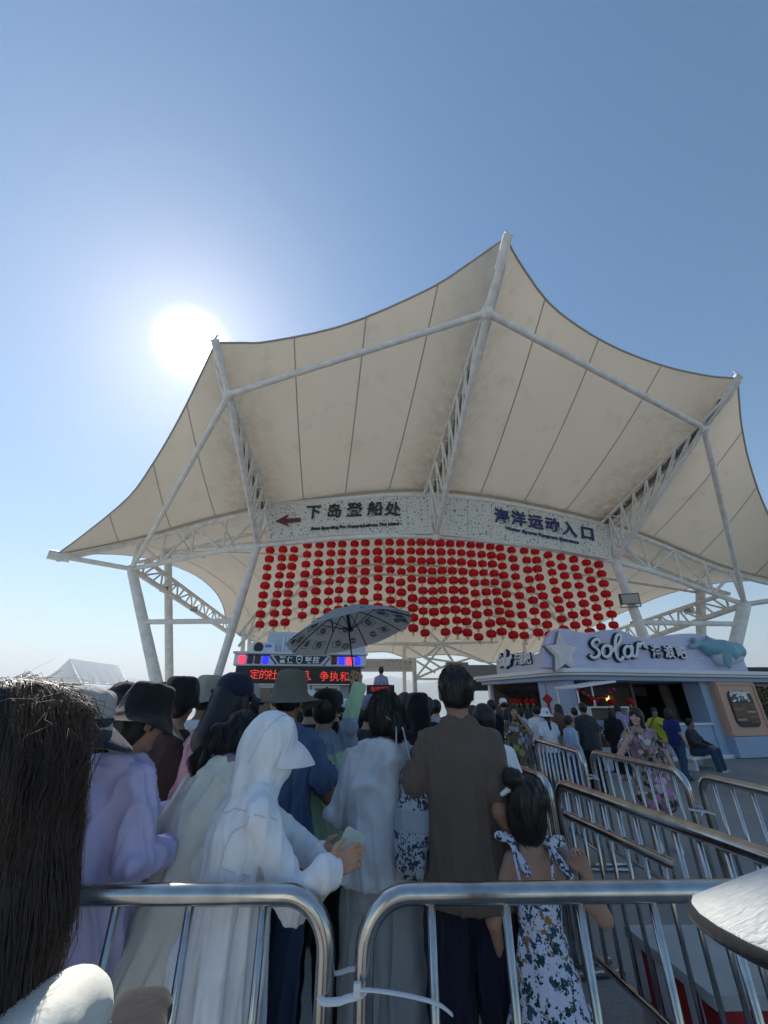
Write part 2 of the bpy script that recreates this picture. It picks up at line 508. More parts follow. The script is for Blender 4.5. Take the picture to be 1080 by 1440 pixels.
# inner roof behind the front ring, running back and down
back_px = [(318, 872), (345, 898), (420, 912), (510, 917), (545, 917), (577, 926), (610, 921), (650, 922), (692, 932), (760, 915), (860, 868)]
eL = edge_curve([(78, 781), (113, 779), (172, 780), (225, 789), (273, 808), (300, 829), (313, 850), (318, 872)], TA.y, 27, 0, NI)
eBk = edge_curve(back_px, 27, 29.5, 2.0, 48)
eR = edge_curve([(1150, 812), (1080, 815), (1000, 821), (930, 838), (860, 868)], TE.y, 29.5, 0, NI); eR[0] = TE
inner = empty('inner_canopy', (0, 0, 0), parent=PAV)
P_ = coons(resample(ring_top, 48), resample(eBk, 48), resample(eL, NI), resample(eR, NI))
for j in range(len(P_)):                       # let the cloth sink a little between the ribs
    for i in range(len(P_[0])):
        u, v = i / 48, j / NI
        P_[j][i] = P_[j][i] + Vector((0, 0, -.5 * math.sin(math.pi * v) * math.sin(math.pi * u)))
membrane(P_, 12, [], inner, grime_v0=.05)
inner_grid = P_
for e in (eL, eBk, eR):
    smooth_ret(MB().tube([rel(p) for p in e], .035, 6).build('edge_cable', cable_m, inner))

def truss(name, top, bot, rc, rw, parent, zig=True, verticals=True, top_r=None):
    """chords plus web members between two equally sampled curves"""
    T = empty(name, (0, 0, 0), parent=parent)
    top = [rel(p) for p in top]; bot = [rel(p) for p in bot]
    smooth_ret(MB().tube(top, top_r or rc, 12).build('top_chord', steel, T))
    smooth_ret(MB().tube(bot, rc, 12).build('bottom_chord', steel, T))
    return T, top, bot
def webs(T, top, bot, idx, rw, verticals=True):
    for q, (a, b) in enumerate(zip(idx[:-1], idx[1:])):
        if verticals and q: pipe('brace', top[a], bot[a], rw, steel, T, 8)
        if q % 2 == 0: pipe('brace', top[a], bot[b], rw, steel, T, 8)
        else: pipe('brace', bot[a], top[b], rw, steel, T, 8)
# front ring truss from L2 to R2
dn = Vector((0, 0, -.22))
ring_bot = catmull([L2, L, C, RR, R2], 80)
T_, tp, bt = truss('ring_truss', [p + dn for p in ring_top[20:101]], ring_bot, .115, .07, PAV)
webs(T_, tp, bt, list(range(0, 21, 5)), .065)
webs(T_, tp, bt, list(range(20, 41, 10)), .05); webs(T_, tp, bt, list(range(40, 61, 10)), .05)
webs(T_, tp, bt, list(range(60, 81, 5)), .065)
for e in (0, 20, 40, 60, 80): pipe('post', tp[e], bt[e], .08, steel, T_, 10)
# second (inner) chord just behind, with cross ties: the triangular ring girder
inner_ch = [p + Vector((0, 1.5, -.55)) for p in ring_top[16:105]]
smooth_ret(MB().tube([rel(p) for p in inner_ch], .09, 10).build('inner_chord', steel, T_))
for k in range(4, 88, 7):
    pipe('brace', rel(inner_ch[k]), rel(ring_top[min(120, k + 16)] + dn), .04, steel, T_, 8)
    j = min(80, max(0, k - 4 + 3)); pipe('brace', rel(inner_ch[k]), bt[j], .045, steel, T_, 8)
# gutter rail under the membrane along the ring with its clamps
smooth_ret(MB().tube([rel(p + Vector((0, -.1, -.02))) for p in ring_top], .05, 8).build('clamp_rail', seam_m, T_))
# corner struts to the low tips
pipe('corner_strut', rel(TA), rel(L2), .11, steel, PAV, 12)
smooth_ret(MB().tube([rel(p + dn * (1 if k else 0)) for k, p in enumerate(ring_top[0:21])], .12, 12).build('corner_chord', steel, PAV))
pipe('corner_strut', rel(TE), rel(R2), .11, steel, PAV, 12)
smooth_ret(MB().tube([rel(p + dn * (1 if k < 20 else 0)) for k, p in enumerate(ring_top[100:121])], .12, 12).build('corner_chord', steel, PAV))
# cantilever trusses
def cantilever(bot0, mid, tip, top0, name='cantilever_truss'):
    T = empty(name, (0, 0, 0), parent=PAV)
    o = Vector((0, 0, -.28))
    n = 9
    low = [bot0.lerp(mid, k / n) for k in range(n + 1)]
    side = (tip - top0).cross(Vector((0, 0, 1))).normalized() * .42
    upA = [top0.lerp(tip, k / n * .93) + o + side * (1 - .8 * k / n) for k in range(n + 1)]
    upB = [top0.lerp(tip, k / n * .93) + o - side * (1 - .8 * k / n) for k in range(n + 1)]
    smooth_ret(MB().tube([rel(p) for p in low] + [rel(tip + Vector((0, 0, -.1)))], .105, 12).build('bottom_chord', steel, T))
    for up in (upA, upB):
        smooth_ret(MB().tube([rel(p) for p in up] + [rel(tip + Vector((0, 0, -.05)))], .06, 10).build('top_chord', steel, T))
        for k in range(n):
            pipe('brace', rel(low[k]), rel(up[k]), .04, steel, T, 8)
            pipe('brace', rel(low[k]), rel(up[k + 1]), .035, steel, T, 8)
    for k in range(1, n): pipe('cross_tie', rel(upA[k]), rel(upB[k]), .03, steel, T, 8)
    # clamped cloth strip with its bolts along the valley
    strip = [top0.lerp(tip, k / 40 * .97) + Vector((0, 0, -.10 - .25 * 4 * (k / 40) * (1 - k / 40))) for k in range(41)]
    MB().tube([rel(p) for p in strip], [.07 + .025 * (k % 2) for k in range(41)], 6).build('clamp_strip', mat('grimy_clamp', (.20, .17, .13), .7, noise=(4, .5, 4)), T)
    d = (tip - mid).normalized()
    smooth_ret(MB().tube([rel(tip - d * .75), rel(tip + d * .1)], .135, 14).build('tip_cap', steel, T))
    MB().tube([rel(tip + d * .1), rel(tip + Vector((0, 0, .35)))], .03, 6).build('tip_spike', cable_m, T)
cantilever(L, PB, TB, Lt); cantilever(C, PC, TC, Ct); cantilever(RR, PD, TD, Rt)
for tip, nb in ((TA, L2), (TE, R2)):
    d = (tip - nb).normalized()
    smooth_ret(MB().tube([rel(tip - d * .5), rel(tip + d * .25)], .2, 14).build('tip_cap', steel, PAV))
# the polygon pipe that ties the cantilevers
for a, b in ((L2, PB), (PB, PC), (PC, PD), (PD, R2)): pipe('tie_pipe', rel(a), rel(b), .105, steel, PAV, 14)
for p in (PB, PC, PD, L2, L, C, RR, R2):
    MB().lathe([(.05, -.2), (.16, -.14), (.2, 0), (.16, .14), (.05, .2)], 14, M=Matrix.Translation(rel(p))).build('node', steel, PAV, True)
# columns
def column(a, b, r0, r1, name='column'):
    a = Vector(a); b = Vector(b)
    o = smooth_ret(MB().tube([rel(a), rel(a.lerp(b, .03)), rel(b)], [r0, r0 * 1.02, r1], 18).build(name, steel, PAV))
    m_ = a.lerp(b, .42)
    smooth_ret(MB().tube([rel(m_), rel(a.lerp(b, .425))], r0 * 1.06, 18).build('weld_ring', steel, o))
    MB().box(rel(b + Vector((0, 0, .04))), (.8, .8, .07)).build('base_plate', steel, o)
    return o
bL = on_ground(276, 1049); bL2 = on_ground(240, 1049); bR = on_ground(965, 1049); bR2 = on_ground(1001, 1049)
column(L, bL, .17, .17); column(L2, bL2, .2, .24); column(RR, bR, .19, .19); column(R2, bR2, .24, .24)
cA = at_y(236, 757, 20.5); cB = at_y(985, 822, 21)
column(cA, on_ground(239, 1038), .19, .19); column(cB, on_ground(988, 1036), .22, .22)
# spreading head on the inner columns
for c_, gi in ((cA, [(8, 2), (12, 6), (6, 8), (14, 9)]), (cB, [(36, 3), (40, 6), (43, 8), (34, 9)])):
    for i, j in gi: pipe('spreader', rel(c_ - Vector((0, 0, .5))), rel(inner_grid[j][i] - Vector((0, 0, .12))), .07, steel, PAV, 8)
def lerp_at(a, b, z): t = (z - a.z) / (b.z - a.z); return a.lerp(b, t)
zb = CAM_H + 3.0
pipe('tie_beam', rel(lerp_at(L2, bL2, zb)), rel(lerp_at(L, bL, zb - .1)), .11, steel, PAV, 12)
pipe('tie_beam', rel(lerp_at(R2, bR2, zb)), rel(lerp_at(RR, bR, zb - .1)), .11, steel, PAV, 12)
# side ring trusses running back
def side_truss(a, at, bpx, btpx, Y, n=14):
    b_, b2 = at_y(*bpx, Y), at_y(*btpx, Y)
    bot = [a.lerp(b_, k / n) for k in range(n + 1)]
    top = [at.lerp(b2, k / n) for k in range(n + 1)]
    T, t, b = truss('side_truss', top, bot, .13, .06, PAV, top_r=.1)
    webs(T, t, b, list(range(0, n + 1)), .05)
    return b_, b2
lb, lbt = side_truss(L2, L2 + Vector((.3, .4, .55)), (328, 894), (328, 878), 27)
rb, rbt = side_truss(R2, R2 + Vector((-.3, .5, .6)), (846, 921), (846, 893), 29)
# back columns, a rear arch and the star of struts seen through the lantern curtain
for px in ((343, 885, 1020, 27), (352, 884, 1020, 27.5), (568, 905, 1005, 29), (735, 880, 1008, 29)):
    x, y0, y1, Y = px
    a = at_y(x, y0, Y); b = on_ground(x, y1); b = Vector((a.x + (b.x * a.y / b.y - a.x) * .6, a.y, 0))
    column(a, b, .14, .14)
def arch(px, Y, r, gap, nseg=40):
    up = catmull([at_y(x, y, Y) for x, y in px], nseg)
    lo = [p + Vector((0, .3, -gap)) for p in up]
    T, t, b = truss('rear_arch_truss', up, lo, r, .04, PAV)
    webs(T, t, b, list(range(0, nseg + 1, 2)), .035, verticals=False)
arch([(335, 893), (365, 858), (400, 830), (450, 806), (505, 796), (560, 793), (630, 798), (700, 812), (760, 838), (800, 872)], 21.5, .08, .55)
arch([(352, 893), (400, 862), (460, 846), (560, 838), (660, 845), (740, 868), (790, 898)], 26, .08, .6)
hub = at_y(620, 905, 28)
for q in ((580, 866), (655, 868), (540, 905), (700, 903), (597, 925), (640, 935), (667, 924)):
    pipe('strut', rel(hub), rel(at_y(*q, 28.6)), .09, steel, PAV, 8)
for q0, q1 in (((566, 906), (622, 940)), ((597, 925), (641, 932)), ((641, 932), (667, 924)), ((583, 955), (620, 910)), ((583, 955), (636, 932)), ((583, 928), (612, 946)), ((583, 955), (640, 955)), ((667, 924), (695, 936)), ((520, 906), (618, 908))):
    pipe('strut', rel(at_y(*q0, 28.3)), rel(at_y(*q1, 28.3)), .07, steel, PAV, 8)
# flood lights fixed to columns and trusses
lamp_b = mat('floodlight_body', (.10, .10, .105), .5); lamp_g = mat('floodlight_glass', (.42, .43, .40), .12, spec=.6)
def flood(p, w, face, lab):
    e = empty('floodlight', p); tag(e, lab, 'floodlight', 'floodlights on the pavilion steel')
    d = Vector(face).normalized(); M = d.to_track_quat('-Y', 'Z').to_matrix()
    MB().box((0, 0, 0), (w, w * .35, w * .62), M).build('housing', lamp_b, e, bevel=.01)
    MB().box(M @ Vector((0, -w * .185, 0)), (w * .88, .012, w * .5), M).build('lens', lamp_g, e)
    for sx in (-1, 1): MB().box(M @ Vector((sx * w * .52, 0, -w * .15)), (.02, w * .1, w * .7), M).build('bracket', lamp_b, e)
    MB().box(M @ Vector((0, w * .05, -w * .48)), (w * 1.08, w * .12, .03), M).build('bracket', lamp_b, e)
    MB().box(M @ Vector((0, w * .24, 0)), (w * .5, w * .14, w * .3), M).build('driver_box', lamp_b, e)
flood(at_y(885, 842, 16.35), .72, (-.3, -1, -.25), 'large floodlight clamped to the leaning column above the booth lettering')
flood(at_y(969, 858, 21.0), .42, (-.5, -1, -.5), 'floodlight on the side truss beside the upright column')
flood(at_y(892, 877, 26), .42, (-.3, -1, -.4), 'small floodlight at the lower end of the right side truss')
flood(at_y(1040, 856, 18.2), .34, (.4, -1, -.4), 'floodlight under the node at the right edge of the canopy')
flood(at_y(231, 828, 19.6), .34, (.6, -1, -.5), 'floodlight on the left side truss near the upright column')
flood(at_y(273, 855, 22), .34, (.6, -1, -.5), 'floodlight halfway down the left side truss')
# ================================================================== sign boards on the ring truss
def at_plane(x, y, p0, n):
    r = ray(x, y); o = Vector((0, 0, CAM_H)); t = (Vector(p0) - o).dot(n) / r.dot(n); return o + r * t
def sign_material():
    m = bpy.data.materials.new('perforated_sign_sheet'); m.use_nodes = True
    t = m.node_tree; b = t.nodes['Principled BSDF']; b.inputs['Roughness'].default_value = .5
    co = t.nodes.new('ShaderNodeTexCoord')
    facs = []
    for sc, th in ((7.0, .19), (13, .21)):
        vo = t.nodes.new('ShaderNodeTexVoronoi'); vo.inputs['Scale'].default_value = sc; vo.inputs['Randomness'].default_value = .9
        t.links.new(co.outputs['Object'], vo.inputs['Vector'])
        sz = t.nodes.new('ShaderNodeSeparateColor'); t.links.new(vo.outputs['Color'], sz.inputs[0])
        th_ = t.nodes.new('ShaderNodeMath'); th_.operation = 'MULTIPLY'; th_.inputs[1].default_value = th * 1.9
        t.links.new(sz.outputs[0], th_.inputs[0])
        lt = t.nodes.new('ShaderNodeMath'); lt.operation = 'LESS_THAN'
        t.links.new(vo.outputs['Distance'], lt.inputs[0]); t.links.new(th_.outputs[0], lt.inputs[1]); facs.append(lt.outputs[0])
    mxm = t.nodes.new('ShaderNodeMath'); mxm.operation = 'MAXIMUM'
    t.links.new(facs[0], mxm.inputs[0]); t.links.new(facs[1], mxm.inputs[1])
    mx = t.nodes.new('ShaderNodeMix'); mx.data_type = 'RGBA'
    mx.inputs['A'].default_value = (.76, .745, .70, 1); mx.inputs['B'].default_value = (.27, .255, .22, 1)
    t.links.new(mxm.outputs[0], mx.inputs['Factor']); t.links.new(mx.outputs['Result'], b.inputs['Base Color'])
    tr = t.nodes.new('ShaderNodeBsdfTranslucent'); t.links.new(mx.outputs['Result'], tr.inputs['Color'])
    ms = t.nodes.new('ShaderNodeMixShader'); ms.inputs[0].default_value = .12
    t.links.new(b.outputs[0], ms.inputs[1]); t.links.new(tr.outputs[0], ms.inputs[2])
    t.links.new(ms.outputs[0], t.nodes['Material Output'].inputs['Surface'])
    return m
sign_m = sign_material()
frame_m = mat('sign_frame_white', (.74, .73, .70), .45)
def ipl(pts, t):
    x = [p[0] for p in pts]; y = [p[1] for p in pts]
    X = x[0] + (x[-1] - x[0]) * t
    return X, float(np.interp(X, x, y))
def sign_board(a, b, top, bot, label, texts, arrow=None):
    n = Vector((b - a).to_2d().to_3d()).normalized().cross(Vector((0, 0, 1))).normalized()
    if n.y > 0: n = -n
    p0 = a + n * .28
    org = at_plane(*ipl(bot, .5), p0, n)
    e = empty('sign_board', org); tag(e, label, 'sign', 'sign boards on the ring truss')
    N = 7
    tops = [at_plane(*ipl(top, k / N), p0, n) - org for k in range(N + 1)]
    bots = [at_plane(*ipl(bot, k / N), p0, n) - org for k in range(N + 1)]
    for k in range(N):
        x = (tops[k + 1] - tops[k]).normalized() * .008
        q = [bots[k] + x, bots[k + 1] - x, tops[k + 1] - x, tops[k] + x]
        v = q + [p - n * .03 for p in q]
        obj('panel', v, [(0, 1, 2, 3), (7, 6, 5, 4), (0, 4, 5, 1), (1, 5, 6, 2), (2, 6, 7, 3), (3, 7, 4, 0)], sign_m, e)
    for k in range(N + 1): MB().tube([bots[k] - n * .06, tops[k] - n * .06], .025, 6).build('rail', frame_m, e)
    for cur in (tops, bots): MB().tube([p + n * .01 for p in cur], .035, 6).build('frame', frame_m, e)
    for k in (0, N): MB().tube([bots[k] + n * .01, tops[k] + n * .01], .035, 6).build('frame', frame_m, e)
    for body, pix, size, m, bold, nm in texts:
        pos = [at_plane(x, y, p0 + n * .05, n) - org for x, y in pix]
        if len(pix) == len(body):
            for i, ch in enumerate(body):
                d = pos[min(i + 1, len(pos) - 1)] - pos[max(i - 1, 0)]
                lettering('character', ch, text_M(pos[i], d, (0, 0, 1)), size, m, e, .05, bold)
        else:
            d = pos[1] - pos[0]
            me_w = text_mesh(body, size, .02)
            w = max(v.co.x for v in me_w.vertices) - min(v.co.x for v in me_w.vertices)
            bpy.data.meshes.remove(me_w)
            o = lettering('small_lettering', body, text_M((0, 0, 0), d, (0, 0, 1)) @ Matrix.Diagonal((d.length / w, 1, 1, 1)), size, m, e, .03, bold)
            o.location = (pos[0] + pos[1]) / 2
    if arrow:
        pts, m = arrow
        v = [at_plane(x, y, p0 + n * .05, n) - org for x, y in pts]
        v2 = [p + n * .04 for p in v]; k = len(v)
        o = obj('arrow', v + v2, [tuple(range(k)), tuple(range(2 * k - 1, k - 1, -1))] + [(i, (i + 1) % k, (i + 1) % k + k, i + k) for i in range(k)], m, e)
        fix_normals(o)
dark_t = mat('letter_charcoal', (.018, .022, .022), .45); navy_t = mat('letter_navy', (.018, .03, .15), .45); maroon = mat('arrow_maroon', (.14, .025, .028), .5)
sign_board(L, C, [(373, 712), (420, 705), (490, 699), (550, 697), (605, 698)], [(380, 761), (440, 754), (510, 750), (606, 750)],
           'white speckled sign board with maroon left arrow and charcoal characters',
           [('下岛登船处', [(440.5, 721), (470, 719.5), (498.5, 718), (527.5, 716.5), (552.5, 717)], .70, dark_t, .012, 'c'),
            ('Boat Boarding For Departurefrom The Island', [(438, 743.5), (561, 736)], .19, dark_t, .008, 'e')],
           ([(388, 733), (406, 723.5), (402, 730), (423, 728.5), (423, 733.5), (403, 735.5), (408, 741)], maroon))
sign_board(C, RR, [(624, 699), (700, 706), (780, 722), (860, 741)], [(624, 752), (700, 760), (780, 772), (856, 786)],
           'white speckled sign board with navy characters on the arch',
           [('海洋运动入口', [(706, 727), (729.5, 730.5), (753.5, 735), (777, 739), (801, 745.5), (826.5, 751)], .72, navy_t, .014, 'c'),
            ('Water Sports Program Entrance', [(711, 742), (814, 763)], .20, navy_t, .008, 'e')])

# ================================================================== lantern strings hung from the ring truss
red_m = mat('lantern_red_silk', (.82, .022, .03), .5, noise=(6, .15, 2), trans=.5, spec=.3)
gold_m = mat('lantern_gold', (.72, .50, .20), .45, metal=.15)
cord_m = mat('lantern_cord', (.30, .10, .05), .8)
def lantern_meshes():
    seg = 20
    prof = []
    for k in range(9):
        a = -math.pi / 2 + math.pi * (k + .0) / 8
        prof.append((.075 + .135 * math.cos(a) ** .8 if 0 < k < 8 else .075, .15 * math.sin(a)))
    b = MB().lathe(prof, seg, wob=lambda th, i: ((.008 if int(round(th / (2 * math.pi) * seg)) % 2 else -.008) if 0 < i < 8 else 0, 0))
    body = mesh('lantern', b.v, b.f)
    c = MB().lathe([(.055, -.015), (.08, -.01), (.08, .012), (.05, .02)], 12)
    cap = mesh('cap', c.v, c.f)
    t = MB().lathe([(.018, .055), (.045, .04), (.048, -.03), (.04, -.055)], 8)
    tas = mesh('tassel', t.v, t.f)
    for me, m in ((body, red_m), (cap, gold_m), (tas, gold_m)):
        me.materials.append(m)
    body.polygons.foreach_set('use_smooth', [True] * len(body.polygons))
    return body, cap, tas
LB, LC, LT = lantern_meshes()
tops_x = [380, 398.5, 413.5, 432.5, 449.5, 466, 482, 498, 514.5, 531.5, 548, 562.5, 577.5, 591.5, 605, 619, 633, 647, 661.5, 675.5, 689.5, 703, 720, 737.5, 752, 771, 788.5, 806, 825, 842]
tops_y = [774, 773, 773, 767, 767, 766, 765, 764.5, 764, 763.5, 763, 763.5, 763, 763, 763.5, 764, 764.5, 765, 766, 767, 769, 771, 773.5, 775, 776, 781, 784, 787, 791, 794]
bots_y = [879, 877, 876, 866, 860, 860, 858, 858, 862, 868, 873, 880, 884, 890, 876, 889, 887, 890, 896, 892, 889, 894, 895, 891, 894, 886, 881, 890, 883, 880]
ORD = ['leftmost', 'second', 'third', 'fourth', 'fifth', 'sixth', 'seventh', 'eighth', 'ninth', 'tenth', 'eleventh', 'twelfth', 'thirteenth', 'fourteenth', 'fifteenth']
rl = random.Random(11)
for i, (x, y0, y1) in enumerate(zip(tops_x, tops_y, bots_y)):
    a, b = (L, C) if x < 613 else (C, RR)
    n = Vector((b - a).to_2d().to_3d()).normalized().cross(Vector((0, 0, 1))).normalized()
    ptop = at_plane(x, y0, a + n * -.05, n)
    # real drop: spacing of the strung lanterns
    r = ray(x, y1); dist = math.hypot(ptop.x, ptop.y)
    zb_ = CAM_H + dist * r.z / math.hypot(r.x, r.y)
    nl = max(7, round((ptop.z - zb_) / .405) + 1)
    sp = (ptop.z - zb_) / (nl - 1)
    e = empty('lantern_string', ptop, rl.uniform(0, 6))
    pos = ORD[i] + ' from the left' if 0 < i < 15 else ('rightmost' if i == 29 else ('leftmost' if i == 0 else ORD[29 - i] + ' from the right'))
    tag(e, 'string of red lanterns under the arched truss, ' + pos + (' in the curtain' if 'most' in pos else ''), 'lantern string', 'red lantern strings under the arch')
    cd = MB().tube([(0, 0, .42), (0, 0, -(nl - 1) * sp - .3)], .008, 5).build('cord', cord_m, e)
    sx, sy = rl.uniform(-.03, .03), rl.uniform(-.02, .02)
    for k in range(nl):
        q = k / nl
        l = link('lantern', LB, None, e, loc=(sx * q * 2 + rl.uniform(-.022, .022), sy * q * 2 + rl.uniform(-.022, .022), -k * sp + rl.uniform(-.012, .012)), rot=(rl.uniform(-.07, .07), rl.uniform(-.07, .07), rl.uniform(0, 1)))
        s = rl.uniform(.93, 1.06); l.scale = (s * .90, s * .90, s * .92)
        link('cap', LC, None, l, loc=(0, 0, .15)); link('cap', LC, None, l, loc=(0, 0, -.15))
        link('tassel', LT, None, l, loc=(0, 0, -.21))
    if i % 3 == 1:
        link('bell', LC, None, e, loc=(0, 0, -(nl - 1) * sp - .3))
# ================================================================== the snack booth at the right
K = at_y(790, 940, 12.0); KE = at_y(1080, 945.5, 14.0)
bx = (KE - K).to_2d().to_3d().normalized(); by = Vector((-bx.y, bx.x, 0))
EZ = 2.46                                                   # top of the eave slab
B0 = Vector((K.x, K.y, 0))
BM = Matrix((bx, by, Vector((0, 0, 1)))).transposed()
booth = empty('snack_booth', B0, math.atan2(bx.y, bx.x))
tag(booth, 'pale blue and orange snack booth with white eave slab and wavy lilac parapet', 'booth')
def bl(px, py, plane='front', off=0.0):
    """photo point on one of the booth's planes, in booth space (x along front, y back, z up)"""
    n, p0 = (by, B0 + by * off) if plane == 'front' else (bx, B0 + bx * off)
    w = at_plane(px, py, p0, n) - B0
    return Vector((w.dot(bx), w.dot(by), w.z))
blue = mat('booth_pale_blue', (.37, .46, .62), .55, noise=(2, .05, 3)); lilac = mat('parapet_lilac', (.60, .585, .77), .5, noise=(.9, .12, 2))
white = mat('booth_white', (.82, .82, .84), .45); orange = mat('booth_orange', (.70, .40, .28), .6, noise=(2, .06, 3))
brown = mat('booth_inner_brown', (.26, .17, .135), .7); darkm = mat('booth_dark', (.02, .022, .027), .5); teal_dk = mat('letter_side_navy', (.012, .022, .05), .5)
letter_w = mat('letter_white_acrylic', (.86, .86, .88), .35)
def bbox(name, x0, x1, y0, y1, z0, z1, m, par=None, bevel=.008):
    return MB().box(((x0 + x1) / 2, (y0 + y1) / 2, (z0 + z1) / 2), (x1 - x0, y1 - y0, z1 - z0)).build(name, m, par or booth, bevel=bevel)
FL, DP, XE = 8.9, 5.4, 10.5         # front length, depth, end of eave
WO = .5                              # wall set-back under the eave
# eave slab with a rounded front corner and a stepped lip
def rounded_slab(name, x0, x1, y0, y1, r, z0, z1, m):
    out_ = []
    for k in range(9):
        a = math.pi + k / 8 * math.pi / 2
        out_.append((x0 + r + r * math.cos(a), y0 + r + r * math.sin(a)))
    out_ += [(x1, y0), (x1, y1), (x0, y1)]
    n = len(out_); v = [(x, y, z0) for x, y in out_] + [(x, y, z1) for x, y in out_]
    f = [tuple(range(n))[::-1], tuple(range(n, 2 * n))] + [(i, (i + 1) % n, (i + 1) % n + n, i + n) for i in range(n)]
    o = obj(name, v, f, m, booth); b = o.modifiers.new('b', 'BEVEL'); b.width = .02; b.segments = 2; b.limit_method = 'ANGLE'; return o
rounded_slab('eave_slab', 0, XE, 0, DP + .3, .9, EZ - .12, EZ, white)
rounded_slab('eave_lip', .07, XE - .02, .07, DP + .2, .85, EZ - .19, EZ - .123, white)
rounded_slab('soffit', .25, XE - .1, .25, DP + .1, .7, EZ - .32, EZ - .193, blue)
ZW = EZ - .322
xo0 = bl(812, 985, off=WO).x; xo1 = bl(990, 985, off=WO).x; xp = bl(1003, 990, off=WO).x; xq = bl(1058, 990, off=WO).x
zc = bl(900, 1018, off=WO).z
bbox('corner_pillar', WO, xo0, WO, WO + 1.5, .1, ZW, blue)
bbox('counter_wall', xo0 + .002, xo1, WO + .02, WO + .5, .1, zc - .06, blue)
bbox('counter_top', xo0 + .01, xo1 + .02, WO - .06, WO + .62, zc - .058, zc, white)
bbox('blue_pillar', xo1, xp, WO - .03, WO + .6, .1, ZW, blue)
zb0 = bl(1040, 1036, off=WO - .25).z
po = empty('orange_pillar', (0, 0, 0), parent=booth)
MB().box(((xp + xq) / 2, WO + .25, (zb0 + ZW) / 2 + .0), (xq - xp - .004, 1.0, ZW - zb0)).build('panel', orange, po, bevel=.01)
for a, b_, c, d in ((xp + .03, xp + .1, zb0 + .03, ZW - .02), (xq - .1, xq - .03, zb0 + .03, ZW - .02)):
    MB().box(((a + b_) / 2, WO - .27, (c + d) / 2), (b_ - a, .05, d - c)).build('trim', orange, po, bevel=.006)
for c in (zb0 + .05, ZW - .06):
    MB().box(((xp + xq) / 2, WO - .268, c), (xq - xp - .21, .046, .07)).build('trim', orange, po, bevel=.006)
bbox('pillar_base', xp + .002, xq + .05, WO - .3, WO + .8, .02, zb0 - .002, blue)
bbox('plinth_step', WO - .05, xq, WO - .12, WO + .015, .0, .1, white)
bbox('floor_slab', WO + .016, FL, WO + .02, DP - .1, .0, .097, mat('booth_floor', (.2, .19, .18), .7))
bbox('back_wall', .6, FL, DP - .1, DP, .1, ZW, brown)
bbox('end_wall', xq + .06, xq + .2, WO + .2, DP - .12, .1, ZW, darkm)
yl0 = WO + 1.5; 
bbox('left_counter_wall', WO + .02, WO + .4, yl0 + .002, DP - .15, .1, 1.0, orange)
bbox('left_counter_top', WO - .05, WO + .5, yl0 + .01, DP - .15, 1.002, 1.05, white)
bbox('left_end_post', WO, WO + .14, DP - .14, DP + .05, .1, ZW, white)
# inside: hanging menu board, lit menu, shelves, slanted dark ceiling panels
mb = bl(865, 972, off=2.0)
MB().box((mb.x, 2.0, mb.z), (2.6, .06, .28)).build('menu_board', darkm, booth)
for sx in (-.9, .9): MB().tube([(mb.x + sx, 2.0, mb.z + .14), (mb.x + sx, 2.0, ZW)], .01, 5).build('hanger', darkm, booth)
lm = bl(862, 981, off=3.0)
MB().box((lm.x, 3.0, lm.z), (.62, .04, .22)).build('lit_menu', mat('lit_menu_yellow', (.8, .6, .2), .5, emit=(1, .75, .25), estr=.9), booth)
for k in range(5): MB().box((1.05, yl0 + .35 + k * .62, ZW - .35), (.9, .5, .03), Matrix.Rotation(R(28), 3, 'Y')).build('ceiling_panel', darkm, booth)
bbox('partition', xo0 + 3.4, xo0 + 3.5, 1.9, DP - .12, .1, ZW, brown)
bbox('back_shelf', xo0 + .5, xo0 + 3.2, DP - .5, DP - .12, 1.2, 1.24, brown)
for k in range(9): bbox('shelf_jar', xo0 + .6 + k * .27, xo0 + .74 + k * .27, DP - .4, DP - .26, 1.242, 1.42 + .05 * (k % 3), mat('jar_%d' % (k % 3), [(.3, .2, .1), (.1, .15, .1), (.4, .38, .33)][k % 3], .4))
# hanging interior lanterns: things of their own
def small_lantern(w, s, lab, grp):
    e = empty('lantern', w); tag(e, lab, 'lantern', grp)
    o = link('lantern_body', LB, None, e); o.scale = (s, s, s)
    for z in (.15, -.15):
        c = link('cap', LC, None, o, loc=(0, 0, z))
    t = link('tassel', LT, None, o, loc=(0, 0, -.21))
    MB().tube([(0, 0, .15 * s), (0, 0, .15 * s + .35)], .006, 5).build('cord', cord_m, e)
def bw(v): return B0 + bx * v.x + by * v.y + Vector((0, 0, v.z))
for px, py, w in ((834, 986.5, 'left, by the small awning'), (860, 987.5, 'middle, under the lit menu'), (886, 987, 'right, before the brown wall')):
    small_lantern(bw(bl(px, py, off=.95)), .55, 'red lantern hanging in the booth front window, ' + w, 'lanterns in the booth window')
for k, px in enumerate((721, 726.5, 732, 742, 750)):
    small_lantern(bw(bl(px, 986, 'left', .9)), .5, 'red lantern in the booth side window, ' + ['leftmost', 'second from left', 'middle one', 'second from right', 'rightmost'][k], 'lanterns in the booth side window')
# red knot ornament on the corner pillar
kn = empty('red_knot_ornament', bw(bl(770, 983, off=WO - .04))); tag(kn, 'red tasselled knot ornament hanging on the pale blue corner pillar', 'ornament')
kred = mat('knot_red', (.45, .015, .02), .6)
MB().box((0, 0, 0), (.22, .05, .22), Matrix.Rotation(R(45), 3, 'Y')).build('knot', kred, kn, bevel=.02)
MB().tube([(0, 0, .15), (0, 0, .42)], .012, 5).build('cord', kred, kn)
for sx in (-.05, 0, .05): MB().tube([(sx * .4, 0, -.12), (sx, 0, -.95)], [.02, .035], 6).build('tassel', kred, kn)
